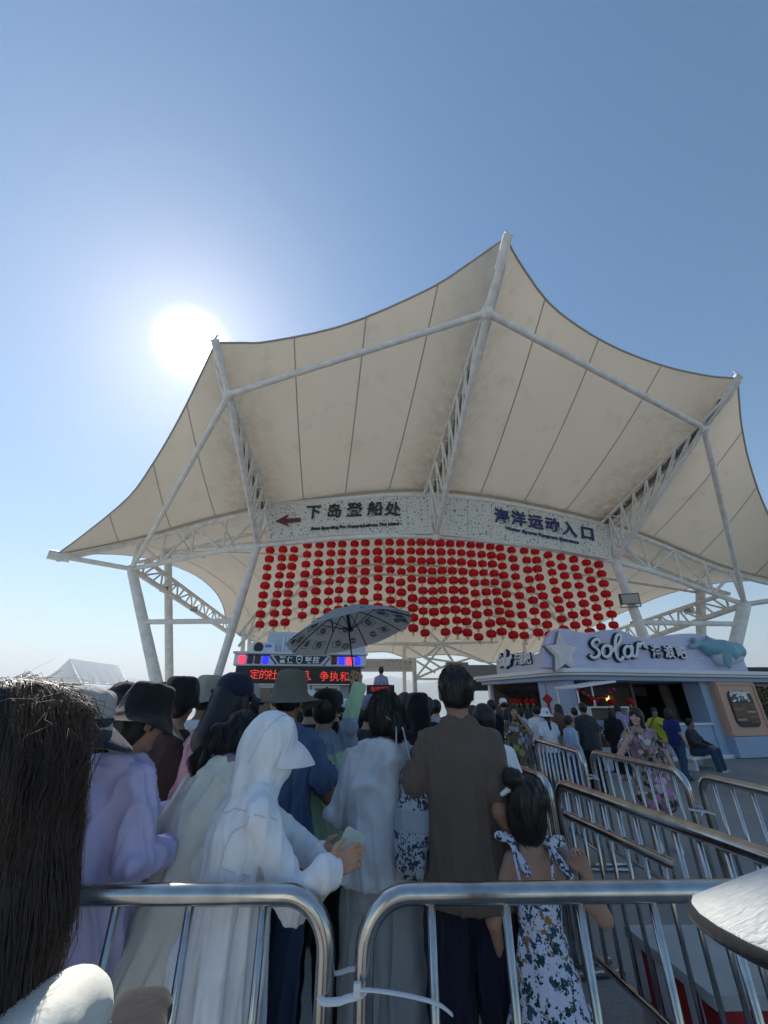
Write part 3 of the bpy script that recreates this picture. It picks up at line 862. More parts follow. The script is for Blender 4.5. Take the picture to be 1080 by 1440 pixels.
# wavy parapet
Z6 = lambda x, y: (690 + x / 2.769, 870 + y / 2.769)           # close-up coordinates to the photo frame
PY = .42
top_px = [(205, 150), (214, 105), (230, 66), (250, 44), (270, 37), (300, 40), (340, 50), (380, 54), (410, 50), (440, 44), (480, 42), (515, 47), (545, 60), (570, 74), (600, 79), (640, 74), (690, 64), (740, 58), (790, 57), (830, 64), (870, 76), (920, 92), (955, 110), (975, 130)]
poly = [bl(*Z6(x, y), off=PY) for x, y in top_px]
poly2 = [(p.x, p.z) for p in poly]
pl = [(poly2[0][0], EZ + .004)] + poly2 + [(poly2[-1][0] + .02, EZ + .004)]
def fill_prism(name, pl, y0, y1, m, par, axis='front', bevel=.03):
    bm = bmesh.new()
    vs = [bm.verts.new((x, y0, z) if axis == 'front' else (y0, x, z)) for x, z in pl]
    f = bm.faces.new(vs); r_ = bmesh.ops.extrude_face_region(bm, geom=[f])
    d = Vector((0, y1 - y0, 0)) if axis == 'front' else Vector((y1 - y0, 0, 0))
    bmesh.ops.translate(bm, verts=[g_ for g_ in r_['geom'] if isinstance(g_, bmesh.types.BMVert)], vec=d)
    bmesh.ops.recalc_face_normals(bm, faces=bm.faces)
    me = bpy.data.meshes.new(name); bm.to_mesh(me); bm.free()
    o = link(name, me, m, par)
    if bevel:
        b = o.modifiers.new('b', 'BEVEL'); b.width = bevel; b.segments = 2; b.limit_method = 'ANGLE'
    return o
fill_prism('parapet', pl, PY, PY + .28, lilac, booth)
left_px = [(200, 110), (188, 130), (175, 138), (155, 139), (130, 134), (105, 134), (80, 140), (55, 143), (35, 150), (20, 162)]
lp = [bl(*Z6(x, y), 'left', PY) for x, y in left_px]
pl_l = [(lp[0].y - .25, EZ + .004)] + [(p.y, p.z) for p in lp] + [(lp[-1].y + .05, EZ + .004)]
fill_prism('parapet', pl_l, PY, PY + .25, mat('parapet_grey', (.58, .58, .66), .5), booth, axis='left')
# script lettering drawn as brush strokes
def circ(cx, cy, rx, ry, a0, a1, n=12): return [(cx + rx * math.cos(R(a0 + (a1 - a0) * k / n)), cy + ry * math.sin(R(a0 + (a1 - a0) * k / n))) for k in range(n + 1)]
STROKES = [
    [(414, 95), (410, 84), (400, 82), (388, 92), (386, 104), (398, 114), (410, 126), (412, 142), (400, 153), (386, 152), (376, 142)],
    circ(441, 128, 17, 22, -70, 290) + [(452, 108), (462, 112)],
    [(462, 128), (478, 112), (492, 92), (497, 72), (488, 63), (478, 74), (474, 100), (476, 130), (484, 156), (496, 162), (506, 150)],
    circ(523, 130, 15, 21, -40, 300) + [(540, 110), (540, 130), (544, 148), (554, 148)],
    [(556, 150), (560, 128), (562, 104), (568, 98), (570, 112)],
    [(566, 112), (574, 98), (584, 98), (588, 110), (597, 113)],
]
def script(strokes, off, plane, par, rad, Zf=Z6):
    for st in strokes:
        pts = [bl(*Zf(x, y), plane, off) for x, y in st]
        pts = resample(catmull(pts, len(pts) * 4), len(pts) * 3)
        d = Vector((0, -1, 0)) if plane == 'front' else Vector((-1, 0, 0))
        smooth_ret(MB().tube([p + d * .10 for p in pts], rad, 8).build('script_letter', letter_w, par))
        for dd, rr in ((.02, rad * 1.55), (.055, rad * 1.5)):
            smooth_ret(MB().tube([p + d * dd for p in pts], rr, 8).build('letter_backing', teal_dk, par))
sg = empty('booth_lettering', (0, 0, 0), parent=booth)
script(STROKES, PY, 'front', sg, .052)
for ch, (x, y) in zip('海浪吧', ((637, 132), (687, 134), (733, 137))):
    p = bl(*Z6(x, y), off=PY)
    M = Matrix(((1, 0, 0, p.x), (0, 0, -1, p.y - .09), (0, 1, 0, p.z), (0, 0, 0, 1)))
    lettering('character', ch, M, .40, letter_w, sg, .03, .005)
    lettering('letter_backing', ch, Matrix.Translation((-.02, .055, -.01)) @ M, .40, teal_dk, sg, .07, .020)
lsc = [[(40 + (x - 374) * .24, 172 + (y - 130) * .62 + (x - 374) * -.03) for x, y in st] for st in STROKES]
script(lsc, PY, 'left', sg, .05)
for ch, (x, y) in zip('海浪吧', ((111, 160), (130, 159), (149, 157))):
    p = bl(*Z6(x, y), 'left', PY)
    M = Matrix(((0, 0, -1, p.x - .07), (-1, 0, 0, p.y), (0, 1, 0, p.z), (0, 0, 0, 1)))
    lettering('character', ch, M, .42, letter_w, sg, .03, .005)
    lettering('letter_backing', ch, Matrix.Translation((.05, .02, -.01)) @ M, .42, teal_dk, sg, .06, .020)
# light-up star
def star_pts(c, ro, ri, rot=90): return [(c.x + (ro if k % 2 == 0 else ri) * math.cos(R(rot + 36 * k)), c.z + (ro if k % 2 == 0 else ri) * math.sin(R(rot + 36 * k))) for k in range(10)]
sc_ = bl(*Z6(271, 136), off=PY)
st_ = empty('star', (0, 0, 0), parent=booth)
fill_prism('star_backing', star_pts(sc_, .66, .33), PY - .10, PY - .002, mat('star_rim', (.25, .22, .24), .4), st_, bevel=.01)
fill_prism('star_rim', star_pts(sc_, .62, .30), PY - .15, PY - .102, mat('star_rim_pale', (.82, .76, .70), .4), st_, bevel=.01)
fill_prism('star_face', star_pts(sc_, .52, .24), PY - .18, PY - .152, mat('star_face', (.74, .66, .68), .3, noise=(4, .12, 2)), st_, bevel=.01)
# thin line drawing of a fluke beside the whale
lw = mat('line_white', (.8, .82, .9), .5)
for seg_ in ([(790, 165), (762, 186), (785, 192), (800, 168), (830, 152)], [(790, 165), (805, 156), (830, 150)]):
    MB().tube([bl(*Z6(x, y), off=PY - .012) for x, y in seg_], .012, 5).build('line_drawing', lw, booth)
# poster
ps = empty('poster', (0, 0, 0), parent=booth)
zp0, zp1 = bl(1030, 1023, off=WO - .26).z, bl(1020, 971, off=WO - .26).z
xc = (xp + xq) / 2 + .02; wp = (xq - xp) * .60
def rrect(cx, cz, w, h, r, n=6):
    o = []
    for sx, sz, a0 in ((1, 1, 0), (-1, 1, 90), (-1, -1, 180), (1, -1, 270)):
        for k in range(n + 1):
            a = R(a0 + 90 * k / n); o.append((cx + sx * (w / 2 - r) + r * math.cos(a), cz + sz * (h / 2 - r) + r * math.sin(a)))
    return o
zc_ = (zp0 + zp1) / 2; hp = zp1 - zp0
fill_prism('poster_frame', rrect(xc, zc_, wp, hp, .22), WO - .29, WO - .252, darkm, ps, bevel=.008)
posterm = mat('poster_food_print', (.10, .035, .022), .35, noise=(5, .9, 4))
fill_prism('poster_print', rrect(xc, zc_ - hp * .1, wp * .93, hp * .5, .06), WO - .296, WO - .2915, posterm, ps, bevel=0)
for k in range(6):
    fill_prism('poster_dish', rrect(xc + wp * (-.25 + .5 * (k % 2)), zc_ + hp * (-.02 - .07 * k), wp * .36, hp * .05, .035), WO - .30, WO - .297, mat('poster_dish_%d' % (k % 3), [(.35, .16, .08), (.45, .42, .40), (.22, .10, .04)][k % 3], .4), ps, bevel=0)
for ch, k in zip('烤海鲜', (-1, 0, 1)):
    lettering('character', ch, Matrix(((1, 0, 0, xc + k * wp * .28), (0, 0, -1, WO - .30), (0, 1, 0, zc_ + hp * .31), (0, 0, 0, 1))), wp * .31, letter_w, ps, .006, .012)
lettering('small_lettering', '深圳湾烧烤', Matrix(((1, 0, 0, xc - wp * .05), (0, 0, -1, WO - .30), (0, 1, 0, zc_ + hp * .43), (0, 0, 0, 1))), wp * .14, letter_w, ps, .006)
# the small awning stall before the window with its garland and display case
aw = bw(bl(800, 1000, off=-.55)); aw.z = 0
stl = empty('awning_stall', aw, math.atan2(bx.y, bx.x)); tag(stl, 'small white awning stall with red garland beside the booth corner', 'stall')
MB().box((.65, 0, 1.98), (1.3, .9, .05), Matrix.Rotation(R(-7), 3, 'Y')).build('awning', white, stl, bevel=.01)
for sx, sy in ((.05, -.4), (.05, .4), (1.2, .4)): MB().tube([(sx, sy, 0), (sx, sy, 1.94 + sx * .1)], .022, 8).build('post', white, stl)
for k in range(9):
    t = k / 8; MB().lathe([(.01, -.05), (.05, 0), (.01, .05)], 8, M=Matrix.Translation((.05 + 1.1 * t, -.45, 1.86 - .22 * math.sin(math.pi * t)))).build('garland_bead', kred, stl)
dc = empty('display_case', bw(Vector((bl(840, 1040, off=0).x, -.45, 0))), math.atan2(bx.y, bx.x)); tag(dc, 'white display case with dark printed front and glass top before the booth window', 'display case')
MB().box((0, 0, .28), (1.3, .6, .5)).build('base', white, dc, bevel=.01)
MB().box((0, 0, .76), (1.26, .56, .455)).build('printed_front', mat('case_print', (.05, .045, .05), .4, noise=(7, .9, 3)), dc, bevel=.01)
MB().box((0, 0, 1.06), (1.3, .6, .14)).build('counter', mat('case_lilac', (.45, .42, .6), .5), dc, bevel=.01)
for sx in (-.6, .6): MB().box((sx, 0, 1.28), (.03, .5, .28)).build('glass_frame', frame_m, dc)
MB().box((0, 0, 1.435), (1.24, .55, .03)).build('glass_top', white, dc)
MB().box((0, .2, 1.28), (1.16, .02, .26)).build('backboard', mat('case_back', (.2, .17, .14), .5), dc)
lettering('small_lettering', '小吃', Matrix(((1, 0, 0, -.25), (0, 0, -1, -.29), (0, 1, 0, .86), (0, 0, 0, 1))), .22, letter_w, dc, .01, .006)
bxx = empty('striped_crate', bw(Vector((bl(893, 1045, off=0).x, -.35, 0)))); tag(bxx, 'red over yellow box cart below the booth counter', 'cart')
MB().box((0, 0, .2), (.55, .45, .36)).build('lower_box', mat('crate_yellow', (.6, .45, .02), .5), bxx, bevel=.01)
MB().box((0, 0, .64), (.55, .45, .515)).build('upper_box', mat('crate_red', (.45, .02, .02), .5), bxx, bevel=.01)

# ================================================================== police service kiosk
ka, kb = at_y(327, 936, 8.9), at_y(515, 941, 9.3)
kx = (kb - ka).to_2d().to_3d().normalized(); ky = Vector((-kx.y, kx.x, 0)); KW = (kb - ka).to_2d().length
KO = Vector((ka.x, ka.y, 0))
kiosk = empty('security_kiosk', KO, math.atan2(kx.y, kx.x)); tag(kiosk, 'white security kiosk with red and blue light boxes and a red LED text panel', 'kiosk')
def kl(px, py, off=0.0):
    w = at_plane(px, py, KO + ky * off, ky) - KO; return Vector((w.dot(kx), w.dot(ky), w.z))
def kbox(name, x0, x1, y0, y1, z0, z1, m, bevel=.008, par=None):
    return MB().box(((x0 + x1) / 2, (y0 + y1) / 2, (z0 + z1) / 2), (x1 - x0, y1 - y0, z1 - z0)).build(name, m, par or kiosk, bevel=bevel)
zh0 = kl(327, 936).z; zh1 = kl(327, 919).z; zl0 = kl(331, 961).z
k_navy = mat('kiosk_navy', (.012, .016, .045), .4); k_white = mat('kiosk_white', (.70, .72, .76), .4)
kbox('header', 0, KW, 0, 2.0, zh0, zh1, k_white, .03)
kbox('header_cornice', -.03, KW + .03, -.04, 2.05, zh1, zh1 + .05, k_white, .015)
kbox('led_panel', .07, KW - .12, .03, .3, zl0, zh0 - .004, k_navy)
kbox('led_screen', .35, KW - .35, .012, .028, zl0 + .04, zh0 - .05, mat('led_black', (.004, .004, .005), .35), .002)
kbox('wall', .09, KW - .1, .32, 1.9, .05, zl0 - .004, k_white)
kbox('side_post', .07, .32, .03, .3, .05, zl0 - .004, k_navy); kbox('side_post', KW - .35, KW - .12, .03, .3, .05, zl0 - .004, k_navy)
wz1 = kl(400, 963).z
for k in range(3):
    wx0 = .42 + k * (KW - .95) / 3; wx1 = wx0 + (KW - .95) / 3 - .03
    wn = empty('window', (0, 0, 0), parent=kiosk)
    for a, b_, c, d in ((wx0, wx1, wz1 - .06, wz1), (wx0, wx1, .95, 1.0), (wx0, wx0 + .06, 1.002, wz1 - .062), (wx1 - .06, wx1, 1.002, wz1 - .062)):
        kbox('frame', a, b_, .2, .315, c, d, mat('window_white', (.75, .76, .78), .4), .004, wn)
    kbox('pane', wx0 + .062, wx1 - .062, .26, .27, 1.002, wz1 - .063, mat('window_glass', (.03, .035, .04), .06, spec=.8), 0, wn)
red_on = mat('light_red_on', (.8, .03, .06), .3, emit=(1, .04, .10), estr=1.0); red_off = mat('light_red_off', (.10, .008, .012), .3)
blue_on = mat('light_blue_on', (.02, .02, .8), .3, emit=(.02, .02, 1), estr=1.1); blue_off = mat('light_blue_off', (.008, .02, .10), .3)
for px, m in ((340, red_on), (351.5, blue_off), (362, red_off), (373, blue_on), (469.5, red_off), (480.5, blue_on), (491.5, red_on), (502.5, blue_on)):
    p = kl(px, 929.3 + (px - 340) * .027); MB().box((p.x, -.02, (zh0 + zh1) / 2), (.125, .04, (zh1 - zh0) * .66)).build('light_box', m, kiosk, bevel=.03)
plq = [(kl(384, 928).x, zh1 - .03), (kl(392, 935).x, zh0 + .05), (kl(450, 935).x, zh0 + .05), (kl(460, 928).x, zh1 - .03)]
def kprism(name, pl_, y0, y1, m, par=None):
    return fill_prism(name, pl_, y0, y1, m, par or kiosk, bevel=0)
kprism('name_plate', plq, -.03, -.003, k_navy)
for sx in (0, 1):
    p = [kl(380, 923), kl(388, 934)] if sx == 0 else [kl(464, 925), kl(455, 936)]
    MB().tube([(q.x, -.008, q.z) for q in p], .014, 5).build('stripe', k_navy, kiosk)
    q0, q1 = (.25, p[0].x) if sx == 0 else (p[0].x, KW - .2)
    MB().tube([(q0, -.008, zh1 - .025), (q1, -.008, zh1 - .025)], .012, 5).build('stripe', k_navy, kiosk)
zt = (zh0 + zh1) / 2 - .002
for ch, px in zip('警保联控', (397.5, 408.3, 433.7, 444.5)):
    lettering('character', ch, Matrix(((1, 0, 0, kl(px, 929).x), (0, 0, -1, -.034), (0, 1, 0, zt), (0, 0, 0, 1))), .145, letter_w, kiosk, .006, .004)
sx_ = kl(421, 929).x
kprism('shield', [(sx_ - .07, zt + .08), (sx_, zt + .1), (sx_ + .07, zt + .08), (sx_ + .065, zt - .02), (sx_, zt - .09), (sx_ - .065, zt - .02)], -.042, -.031, letter_w)
kprism('shield_field', [(sx_ - .05, zt + .06), (sx_, zt + .075), (sx_ + .05, zt + .06), (sx_ + .045, zt - .015), (sx_, zt - .065), (sx_ - .045, zt - .015)], -.048, -.043, k_navy)
kprism('shield_bar', [(sx_ - .03, zt + .03), (sx_ + .03, zt + .03), (sx_ + .03, zt + .012), (sx_ - .03, zt + .012)], -.052, -.049, letter_w)
ledred = mat('led_red', (.7, .03, .02), .4, emit=(1.0, .05, .04), estr=.75)
for ch, px in zip('定的社会环境、争执和', (357.5, 371, 383.5, 398, 413, 428.5, 440, 456, 470, 484.5)):
    p = kl(px, 948.5 + (px - 340) * .028)
    lettering('led_character', ch, Matrix(((1, 0, 0, p.x), (0, 0, -1, .008), (0, 1, 0, p.z), (0, 0, 0, 1))), .215, ledred, kiosk, .004, -.002)
# upper plant box, air conditioner, louvre slats
zu1 = kl(400, 889, .5).z
kbox('roof_box', kl(375, 910, .5).x, KW + .02, .5, 1.9, zh1 + .052, zu1, mat('roof_box_blue', (.52, .58, .66), .5))
ac = empty('air_conditioner', (0, 0, 0), parent=kiosk)
ax0, ax1 = kl(354, 910, .25).x, kl(386, 910, .25).x; az0, az1 = zh1 + .055, kl(370, 904, .25).z
kbox('casing', ax0, ax1, .2, .48, az0, az1, k_white, .015, ac)
MB().lathe([(.02, -.01), (.105, -.01), (.105, .012), (.02, .012)], 20, M=Matrix.Translation((ax0 + .16, .195, (az0 + az1) / 2)) @ Matrix.Rotation(R(90), 4, 'X')).build('fan_grille', darkm, ac)
kbox('badge', ax1 - .2, ax1 - .06, .188, .199, az1 - .1, az1 - .04, mat('badge_blue', (.05, .25, .7), .4), .003, ac)
for k in range(12):
    lx = ax1 + .14 + k * .085; kbox('louvre', lx, lx + .05, .47, .497, az0 + .05, zu1 - .12, k_white, .004)

# ================================================================== distant fixtures
# podium with a screen where a guard stands
pd = at_y(535, 963, 13.0); pdE = empty('guard_podium', (pd.x, pd.y, 0)); tag(pdE, 'dark guard podium with a blue screen panel and red text strip', 'podium')
zt_ = pd.z
MB().box((0, .1, zt_ / 2), (.86, .14, zt_)).build('panel', darkm, pdE)
MB().box((0, .024, zt_ - .56), (.74, .01, .6)).build('screen', mat('podium_screen', (.01, .015, .12), .3, emit=(.02, .04, .35), estr=.5), pdE)
lettering('led_lettering', '有序排队', Matrix(((1, 0, 0, 0), (0, 0, -1, .022), (0, 1, 0, zt_ - .13), (0, 0, 0, 1))), .15, mat('podium_red', (.25, .01, .015), .4, emit=(.6, .02, .02), estr=.5), pdE, .004)
MB().box((0, .75, .35), (1.1, 1.1, .7)).build('platform', mat('podium_grey', (.2, .2, .21), .6), pdE)
# entrance gate with a perforated white banner
gt = at_y(545, 945, 26); ge = empty('entrance_gate', (gt.x, 26, 0)); tag(ge, 'white steel entrance gate with perforated banner beyond the crowd', 'gate')
g0, g1_ = at_y(508, 928, 26), at_y(580, 943, 26)
MB().box((0, 0, (g0.z + g1_.z) / 2), (g1_.x - g0.x, .06, g0.z - g1_.z)).build('banner', sign_m, ge)
for z in (g0.z, g1_.z): MB().tube([(g0.x - gt.x, -.02, z), (g1_.x - gt.x, -.02, z)], .07, 8).build('rail', steel, ge)
gx = at_y(583, 950, 26).x - gt.x
MB().tube([(gx, 0, 0), (gx, 0, g0.z + .1)], .14, 12).build('post', steel, ge); MB().tube([(g0.x - gt.x - .1, 0, 0), (g0.x - gt.x - .1, 0, g0.z + .1)], .14, 12).build('post', steel, ge)
# grey gatehouse between the crowd and the booth
gh = at_y(666, 960, 23); go_ = empty('gatehouse', (gh.x, 23, 0)); tag(go_, 'flat grey gatehouse with dark opening behind the booth', 'building')
def gz(y): return at_y(666, y, 23).z
gmat = mat('gatehouse_grey', (.30, .31, .32), .6)
x0, x1 = at_y(640, 960, 23).x - gh.x, at_y(700, 960, 23).x - gh.x
MB().box(((x0 + x1) / 2, 1, (gz(936) + gz(952)) / 2), (x1 - x0, 3, gz(936) - gz(952))).build('fascia', gmat, go_)
MB().box(((x0 + x1) / 2 + .5, .6, gz(961)), (x1 - x0 - 1.0, 2, .7)).build('dark_soffit', mat('gatehouse_dark', (.05, .052, .056), .6), go_)
MB().box((x0 + .45, .8, gz(952) / 2), (.7, .7, gz(952) - .01)).build('pillar', gmat, go_)
MB().box((x0 + .2, .2, gz(945)), (1.2, .5, 1.0)).build('end_block', gmat, go_)
MB().box((x1 + .6, .8, gz(952) / 2), (.6, .7, gz(952) - .01)).build('pillar', gmat, go_)
# white gable tent at the left
tw = mat('tent_cloth', (.84, .86, .88), .7, trans=.6, bump=[(2.2, .8, .06, (1, 1, .3))])
ta, tb_ = at_y(98, 926, 26.0), at_y(166, 937.5, 31.8)
te = empty('gable_tent', ((ta.x + tb_.x) / 2, (ta.y + tb_.y) / 2, 0)); tag(te, 'white gable tent with drooping cloth at the left behind the queue', 'tent')
to = te.location; td = (tb_ - ta).to_2d().to_3d().normalized(); tn = Vector((-td.y, td.x, 0)); tl = (tb_ - ta).to_2d().length
zr = ta.z; ze = at_y(112, 960, 26.0).z
def slope(s):
    v, f = [], []; nu, nv = 24, 8
    for j in range(nv + 1):
        for i in range(nu + 1):
            u, w = i / nu, j / nv
            p = (Vector((ta.x, ta.y, 0)) - to) + td * (u * tl) + tn * (s * w * 1.2); p.z = zr + (ze - zr) * w - .07 * math.sin(math.pi * w) + .05 * w * math.sin(u * 31 + s) * (.4 + w)
            v.append(p)
    for j in range(nv):
        for i in range(nu): f.append((j * (nu + 1) + i, j * (nu + 1) + i + 1, (j + 1) * (nu + 1) + i + 1, (j + 1) * (nu + 1) + i))
    obj('roof_cloth', v, f, tw, te, True)
slope(-1); slope(1)
for u in (0, 1):
    c0 = (Vector((ta.x, ta.y, 0)) - to) + td * (u * tl)
    obj('gable_cloth', [c0 + tn * 1.2 + Vector((0, 0, ze)), c0 - tn * 1.2 + Vector((0, 0, ze)), c0 + Vector((0, 0, zr))], [(0, 1, 2)], tw, te)
    for s in (-1, 1): MB().tube([c0 + tn * 1.2 * s, c0 + tn * 1.2 * s + Vector((0, 0, ze))], .035, 8).build('pole', frame_m, te)
for s in (-1, 1):
    c0 = (Vector((ta.x, ta.y, 0)) - to) + tn * 1.2 * s + Vector((0, 0, ze - .02)); MB().tube([c0, c0 + td * tl], .03, 8).build('eave_pole', frame_m, te)
# a dark glass pavilion wall and shrub past the booth's end
dw = at_y(1066, 960, 17.5); de = empty('glass_building', (dw.x + 2.2, 19.5, 0)); tag(de, 'dark glazed building past the right end of the booth', 'building')
MB().box((0, 0, 1.35), (5, 3, 2.7)).build('wall', mat('dark_glazing', (.03, .035, .04), .15, spec=.6), de)
MB().box((0, 0, 2.78), (5.6, 3.6, .14)).build('roof', mat('dark_roof', (.05, .05, .055), .6), de)
for k in range(5): MB().box((-2.3 + k * 1.15, -1.53, 1.35), (.07, .05, 2.6)).build('mullion', mat('mullion_grey', (.12, .12, .12), .5), de)
# ================================================================== stainless steel crowd barriers
def stainless():
    m = bpy.data.materials.new('stainless_steel'); m.use_nodes = True
    t = m.node_tree; b = t.nodes['Principled BSDF']
    b.inputs['Metallic'].default_value = 1.0
    co = t.nodes.new('ShaderNodeTexCoord')
    n = t.nodes.new('ShaderNodeTexNoise'); n.inputs['Scale'].default_value = 35; n.inputs['Detail'].default_value = 6
    t.links.new(co.outputs['Object'], n.inputs['Vector'])
    r = t.nodes.new('ShaderNodeMapRange'); r.inputs['To Min'].default_value = .13; r.inputs['To Max'].default_value = .30
    t.links.new(n.outputs['Fac'], r.inputs['Value']); t.links.new(r.outputs[0], b.inputs['Roughness'])
    r2 = t.nodes.new('ShaderNodeValToRGB')
    r2.color_ramp.elements[0].position = .35; r2.color_ramp.elements[0].color = (.40, .39, .38, 1)
    r2.color_ramp.elements[1].position = .6; r2.color_ramp.elements[1].color = (.60, .59, .575, 1)
    n2 = t.nodes.new('ShaderNodeTexNoise'); n2.inputs['Scale'].default_value = 9; n2.inputs['Detail'].default_value = 8
    t.links.new(co.outputs['Object'], n2.inputs['Vector']); t.links.new(n2.outputs['Fac'], r2.inputs[0]); t.links.new(r2.outputs[0], b.inputs['Base Color'])
    n3 = t.nodes.new('ShaderNodeTexNoise'); n3.inputs['Scale'].default_value = 220
    t.links.new(co.outputs['Object'], n3.inputs['Vector'])
    bp = t.nodes.new('ShaderNodeBump'); bp.inputs['Strength'].default_value = .06; bp.inputs['Distance'].default_value = .001
    t.links.new(n3.outputs['Fac'], bp.inputs['Height']); t.links.new(bp.outputs[0], b.inputs['Normal'])
    return m
ss = stainless()
BAR_ME = {}
def barrier(a, b, label, zt=1.1, r=.031, spacing=.13, corner=.13, rb=.0125, mid=None, group='stainless steel crowd barriers', foot=True, mid_span=None, zlow=.16):
    a = Vector((a[0], a[1], 0)); b = Vector((b[0], b[1], 0)); ln = (b - a).length
    e = empty('crowd_barrier', a, math.atan2((b - a).y, (b - a).x)); tag(e, label, 'barrier', group)
    def arc(cx, cz, a0, a1): return [(cx + corner * math.cos(R(a0 + (a1 - a0) * k / 9)), 0, cz + corner * math.sin(R(a0 + (a1 - a0) * k / 9))) for k in range(10)]
    pts = [(r, 0, .02), (r, 0, zt - r - corner)] + arc(r + corner, zt - r - corner, 180, 90)[1:] + arc(ln - r - corner, zt - r - corner, 90, 0) + [(ln - r, 0, .02)]
    smooth_ret(MB().tube(pts, r, 16).build('hoop_frame', ss, e), 60)
    smooth_ret(MB().tube([(r, 0, zlow), (ln - r, 0, zlow)], r * .72, 12).build('bottom_rail', ss, e))
    if mid:
        m0, m1 = mid_span or (0, ln)
        smooth_ret(MB().tube([(max(r, m0), 0, mid), (min(ln - r, m1), 0, mid)], r * .8, 12).build('mid_rail', ss, e))
    key = (round(zt, 3), rb, zlow, r)
    if key not in BAR_ME:
        mb_ = MB().tube([(0, 0, zlow), (0, 0, zt - r)], rb, 10); BAR_ME[key] = mesh('bar', mb_.v, mb_.f); BAR_ME[key].materials.append(ss)
        BAR_ME[key].polygons.foreach_set('use_smooth', [len(p.vertices) == 4 for p in BAR_ME[key].polygons])
    nb = max(2, round(ln / spacing))
    for k in range(1, nb): link('bar', BAR_ME[key], None, e, loc=(ln * k / nb, 0, 0))
    if foot:
        for x in (r, ln - r):
            MB().tube([(x, -.26, .018), (x, .26, .018)], .016, 8).build('foot', ss, e)
    return e
# the pair across the foreground
fl = on_ground(457, 1400, 1.1); fy = 1.685
xl = at_y(458, 1300, fy).x + .034; xr = at_y(515, 1300, fy).x - .034
barrier((xl - 2.15, fy + .0), (xl, fy), 'nearest crowd barrier on the left, in front of the white hooded person', spacing=.245, r=.0295, corner=.14, rb=.014)
barrier((xr, fy), (xr + 2.2, fy + .05), 'nearest crowd barrier on the right, in front of the girl in floral dress', spacing=.245, r=.0295, corner=.14, rb=.014)
# nylon tie round both posts with its long tail
tie = empty('cable_tie', (0, 0, 0)); tag(tie, 'white nylon cable tie joining the two nearest barriers', 'cable tie')
nyl = mat('white_nylon', (.78, .79, .82), .45)
zt1 = at_y(487, 1385, fy).z
loop = []
for k in range(33):
    a = 2 * math.pi * k / 32; cx = (xl + xr) / 2; hx = (xr - xl) / 2 + .004
    px_ = cx + math.copysign(max(0, abs(math.cos(a)) * 1.0), math.cos(a)) * (hx + .038) * (1 if abs(math.cos(a)) > .6 else abs(math.cos(a)) / .6 * .82 + .18)
    loop.append((px_, fy + .042 * math.copysign(min(1, abs(math.sin(a)) * 1.6), math.sin(a)), zt1 + .012 * math.sin(a) - .01 * math.cos(a) * -1))
MB().tube(loop, .011, 8, flat=.35).build('loop', nyl, tie, True)
hd = Vector((xr + .012, fy - .046, zt1 + .012))
MB().box(hd, (.022, .018, .03)).build('head', nyl, tie, bevel=.003)
tail = catmull([hd, hd + Vector((.07, -.02, .006)), hd + Vector((.16, -.03, 0)), hd + Vector((.235, -.02, -.02)), hd + Vector((.275, -.01, -.045))], 20)
MB().tube(tail, .0095, 8, flat=.35).build('tail', nyl, tie, True)
# side chain between the queue and the lane
barrier((1.60, 1.80), (1.33, 3.62), 'side barrier with a mid rail, running back behind the girl', spacing=.14, mid=.88, mid_span=(.75, 1.75), r=.034)
barrier((1.315, 3.68), (1.21, 4.38), 'short side barrier just past the girl, second in the queue line', spacing=.12)
barrier((1.20, 4.44), (1.12, 6.2), 'third side barrier, behind the white shirted person and the suitcase', spacing=.13)
# far chain beyond the lane
barrier((2.33, 5.28), (2.36, 6.98), 'far barrier standing before the booth crowd', spacing=.16)
barrier((2.60, 3.96), (2.50, 5.48), 'middle far barrier in front of the phoning woman', spacing=.17)
barrier((2.72, 2.2), (2.62, 3.88), 'far barrier at the right edge of the lane', spacing=.17)
for x, y, lab in ((2.42, 5.38, 'white cable tie on the two far barriers'), (2.61, 3.92, 'white cable tie between the phoning woman barrier and the right one')):
    e = empty('cable_tie', (x, y, .82)); tag(e, lab, 'cable tie')
    MB().tube([(.05 * math.cos(k / 12 * 6.283) * 1.1, .12 * math.sin(k / 12 * 6.283), .01 * math.sin(k)) for k in range(13)], .008, 6).build('loop', nyl, e, True)
    MB().tube([(-.05, -.1, 0), (-.1, -.16, .02), (-.14, -.2, .01)], .006, 6).build('tail', nyl, e, True)
# red and white striped plinth in the lane
sp_ = empty('striped_plinth', (0, 0, 0)); tag(sp_, 'low concrete plinth with red and white striped sides at lower right', 'plinth')
zpl = .42
a1 = on_ground(880, 1300, zpl); a2 = on_ground(1004, 1396, zpl); a3 = on_ground(1120, 1396, zpl)
sp_.location = (a2.x, a2.y, 0)
d1 = (a1 - a2).to_2d().to_3d(); d2 = Vector((1.0, 0.02, 0))
slabm = mat('plinth_grey', (.44, .45, .45), .8, noise=(8, .1, 5)); pr = mat('plinth_red', (.33, .015, .02), .6, noise=(6, .2, 4)); pw = mat('plinth_white', (.62, .64, .66), .6, noise=(6, .12, 4))
def quadprism(name, p, d, t, z0, z1, m):
    t = Vector(t); q = [p, p + d, p + d + t, p + t]
    v = [Vector((x.x, x.y, z0)) for x in q] + [Vector((x.x, x.y, z1)) for x in q]
    o = obj(name, v, [(3, 2, 1, 0), (4, 5, 6, 7), (0, 1, 5, 4), (1, 2, 6, 5), (2, 3, 7, 6), (3, 0, 4, 7)], m, sp_); fix_normals(o)
quadprism('top_slab', Vector((-.02, -.02, 0)), d1 * 1.02, d2 * 1.02, zpl - .05, zpl, slabm)
nS = 6
for k in range(nS): quadprism('stripe', d1 * (k / nS), d1 * (1 / nS - .002), Vector((.06, 0, 0)), 0, zpl - .052, pr if k % 2 == 0 else pw)
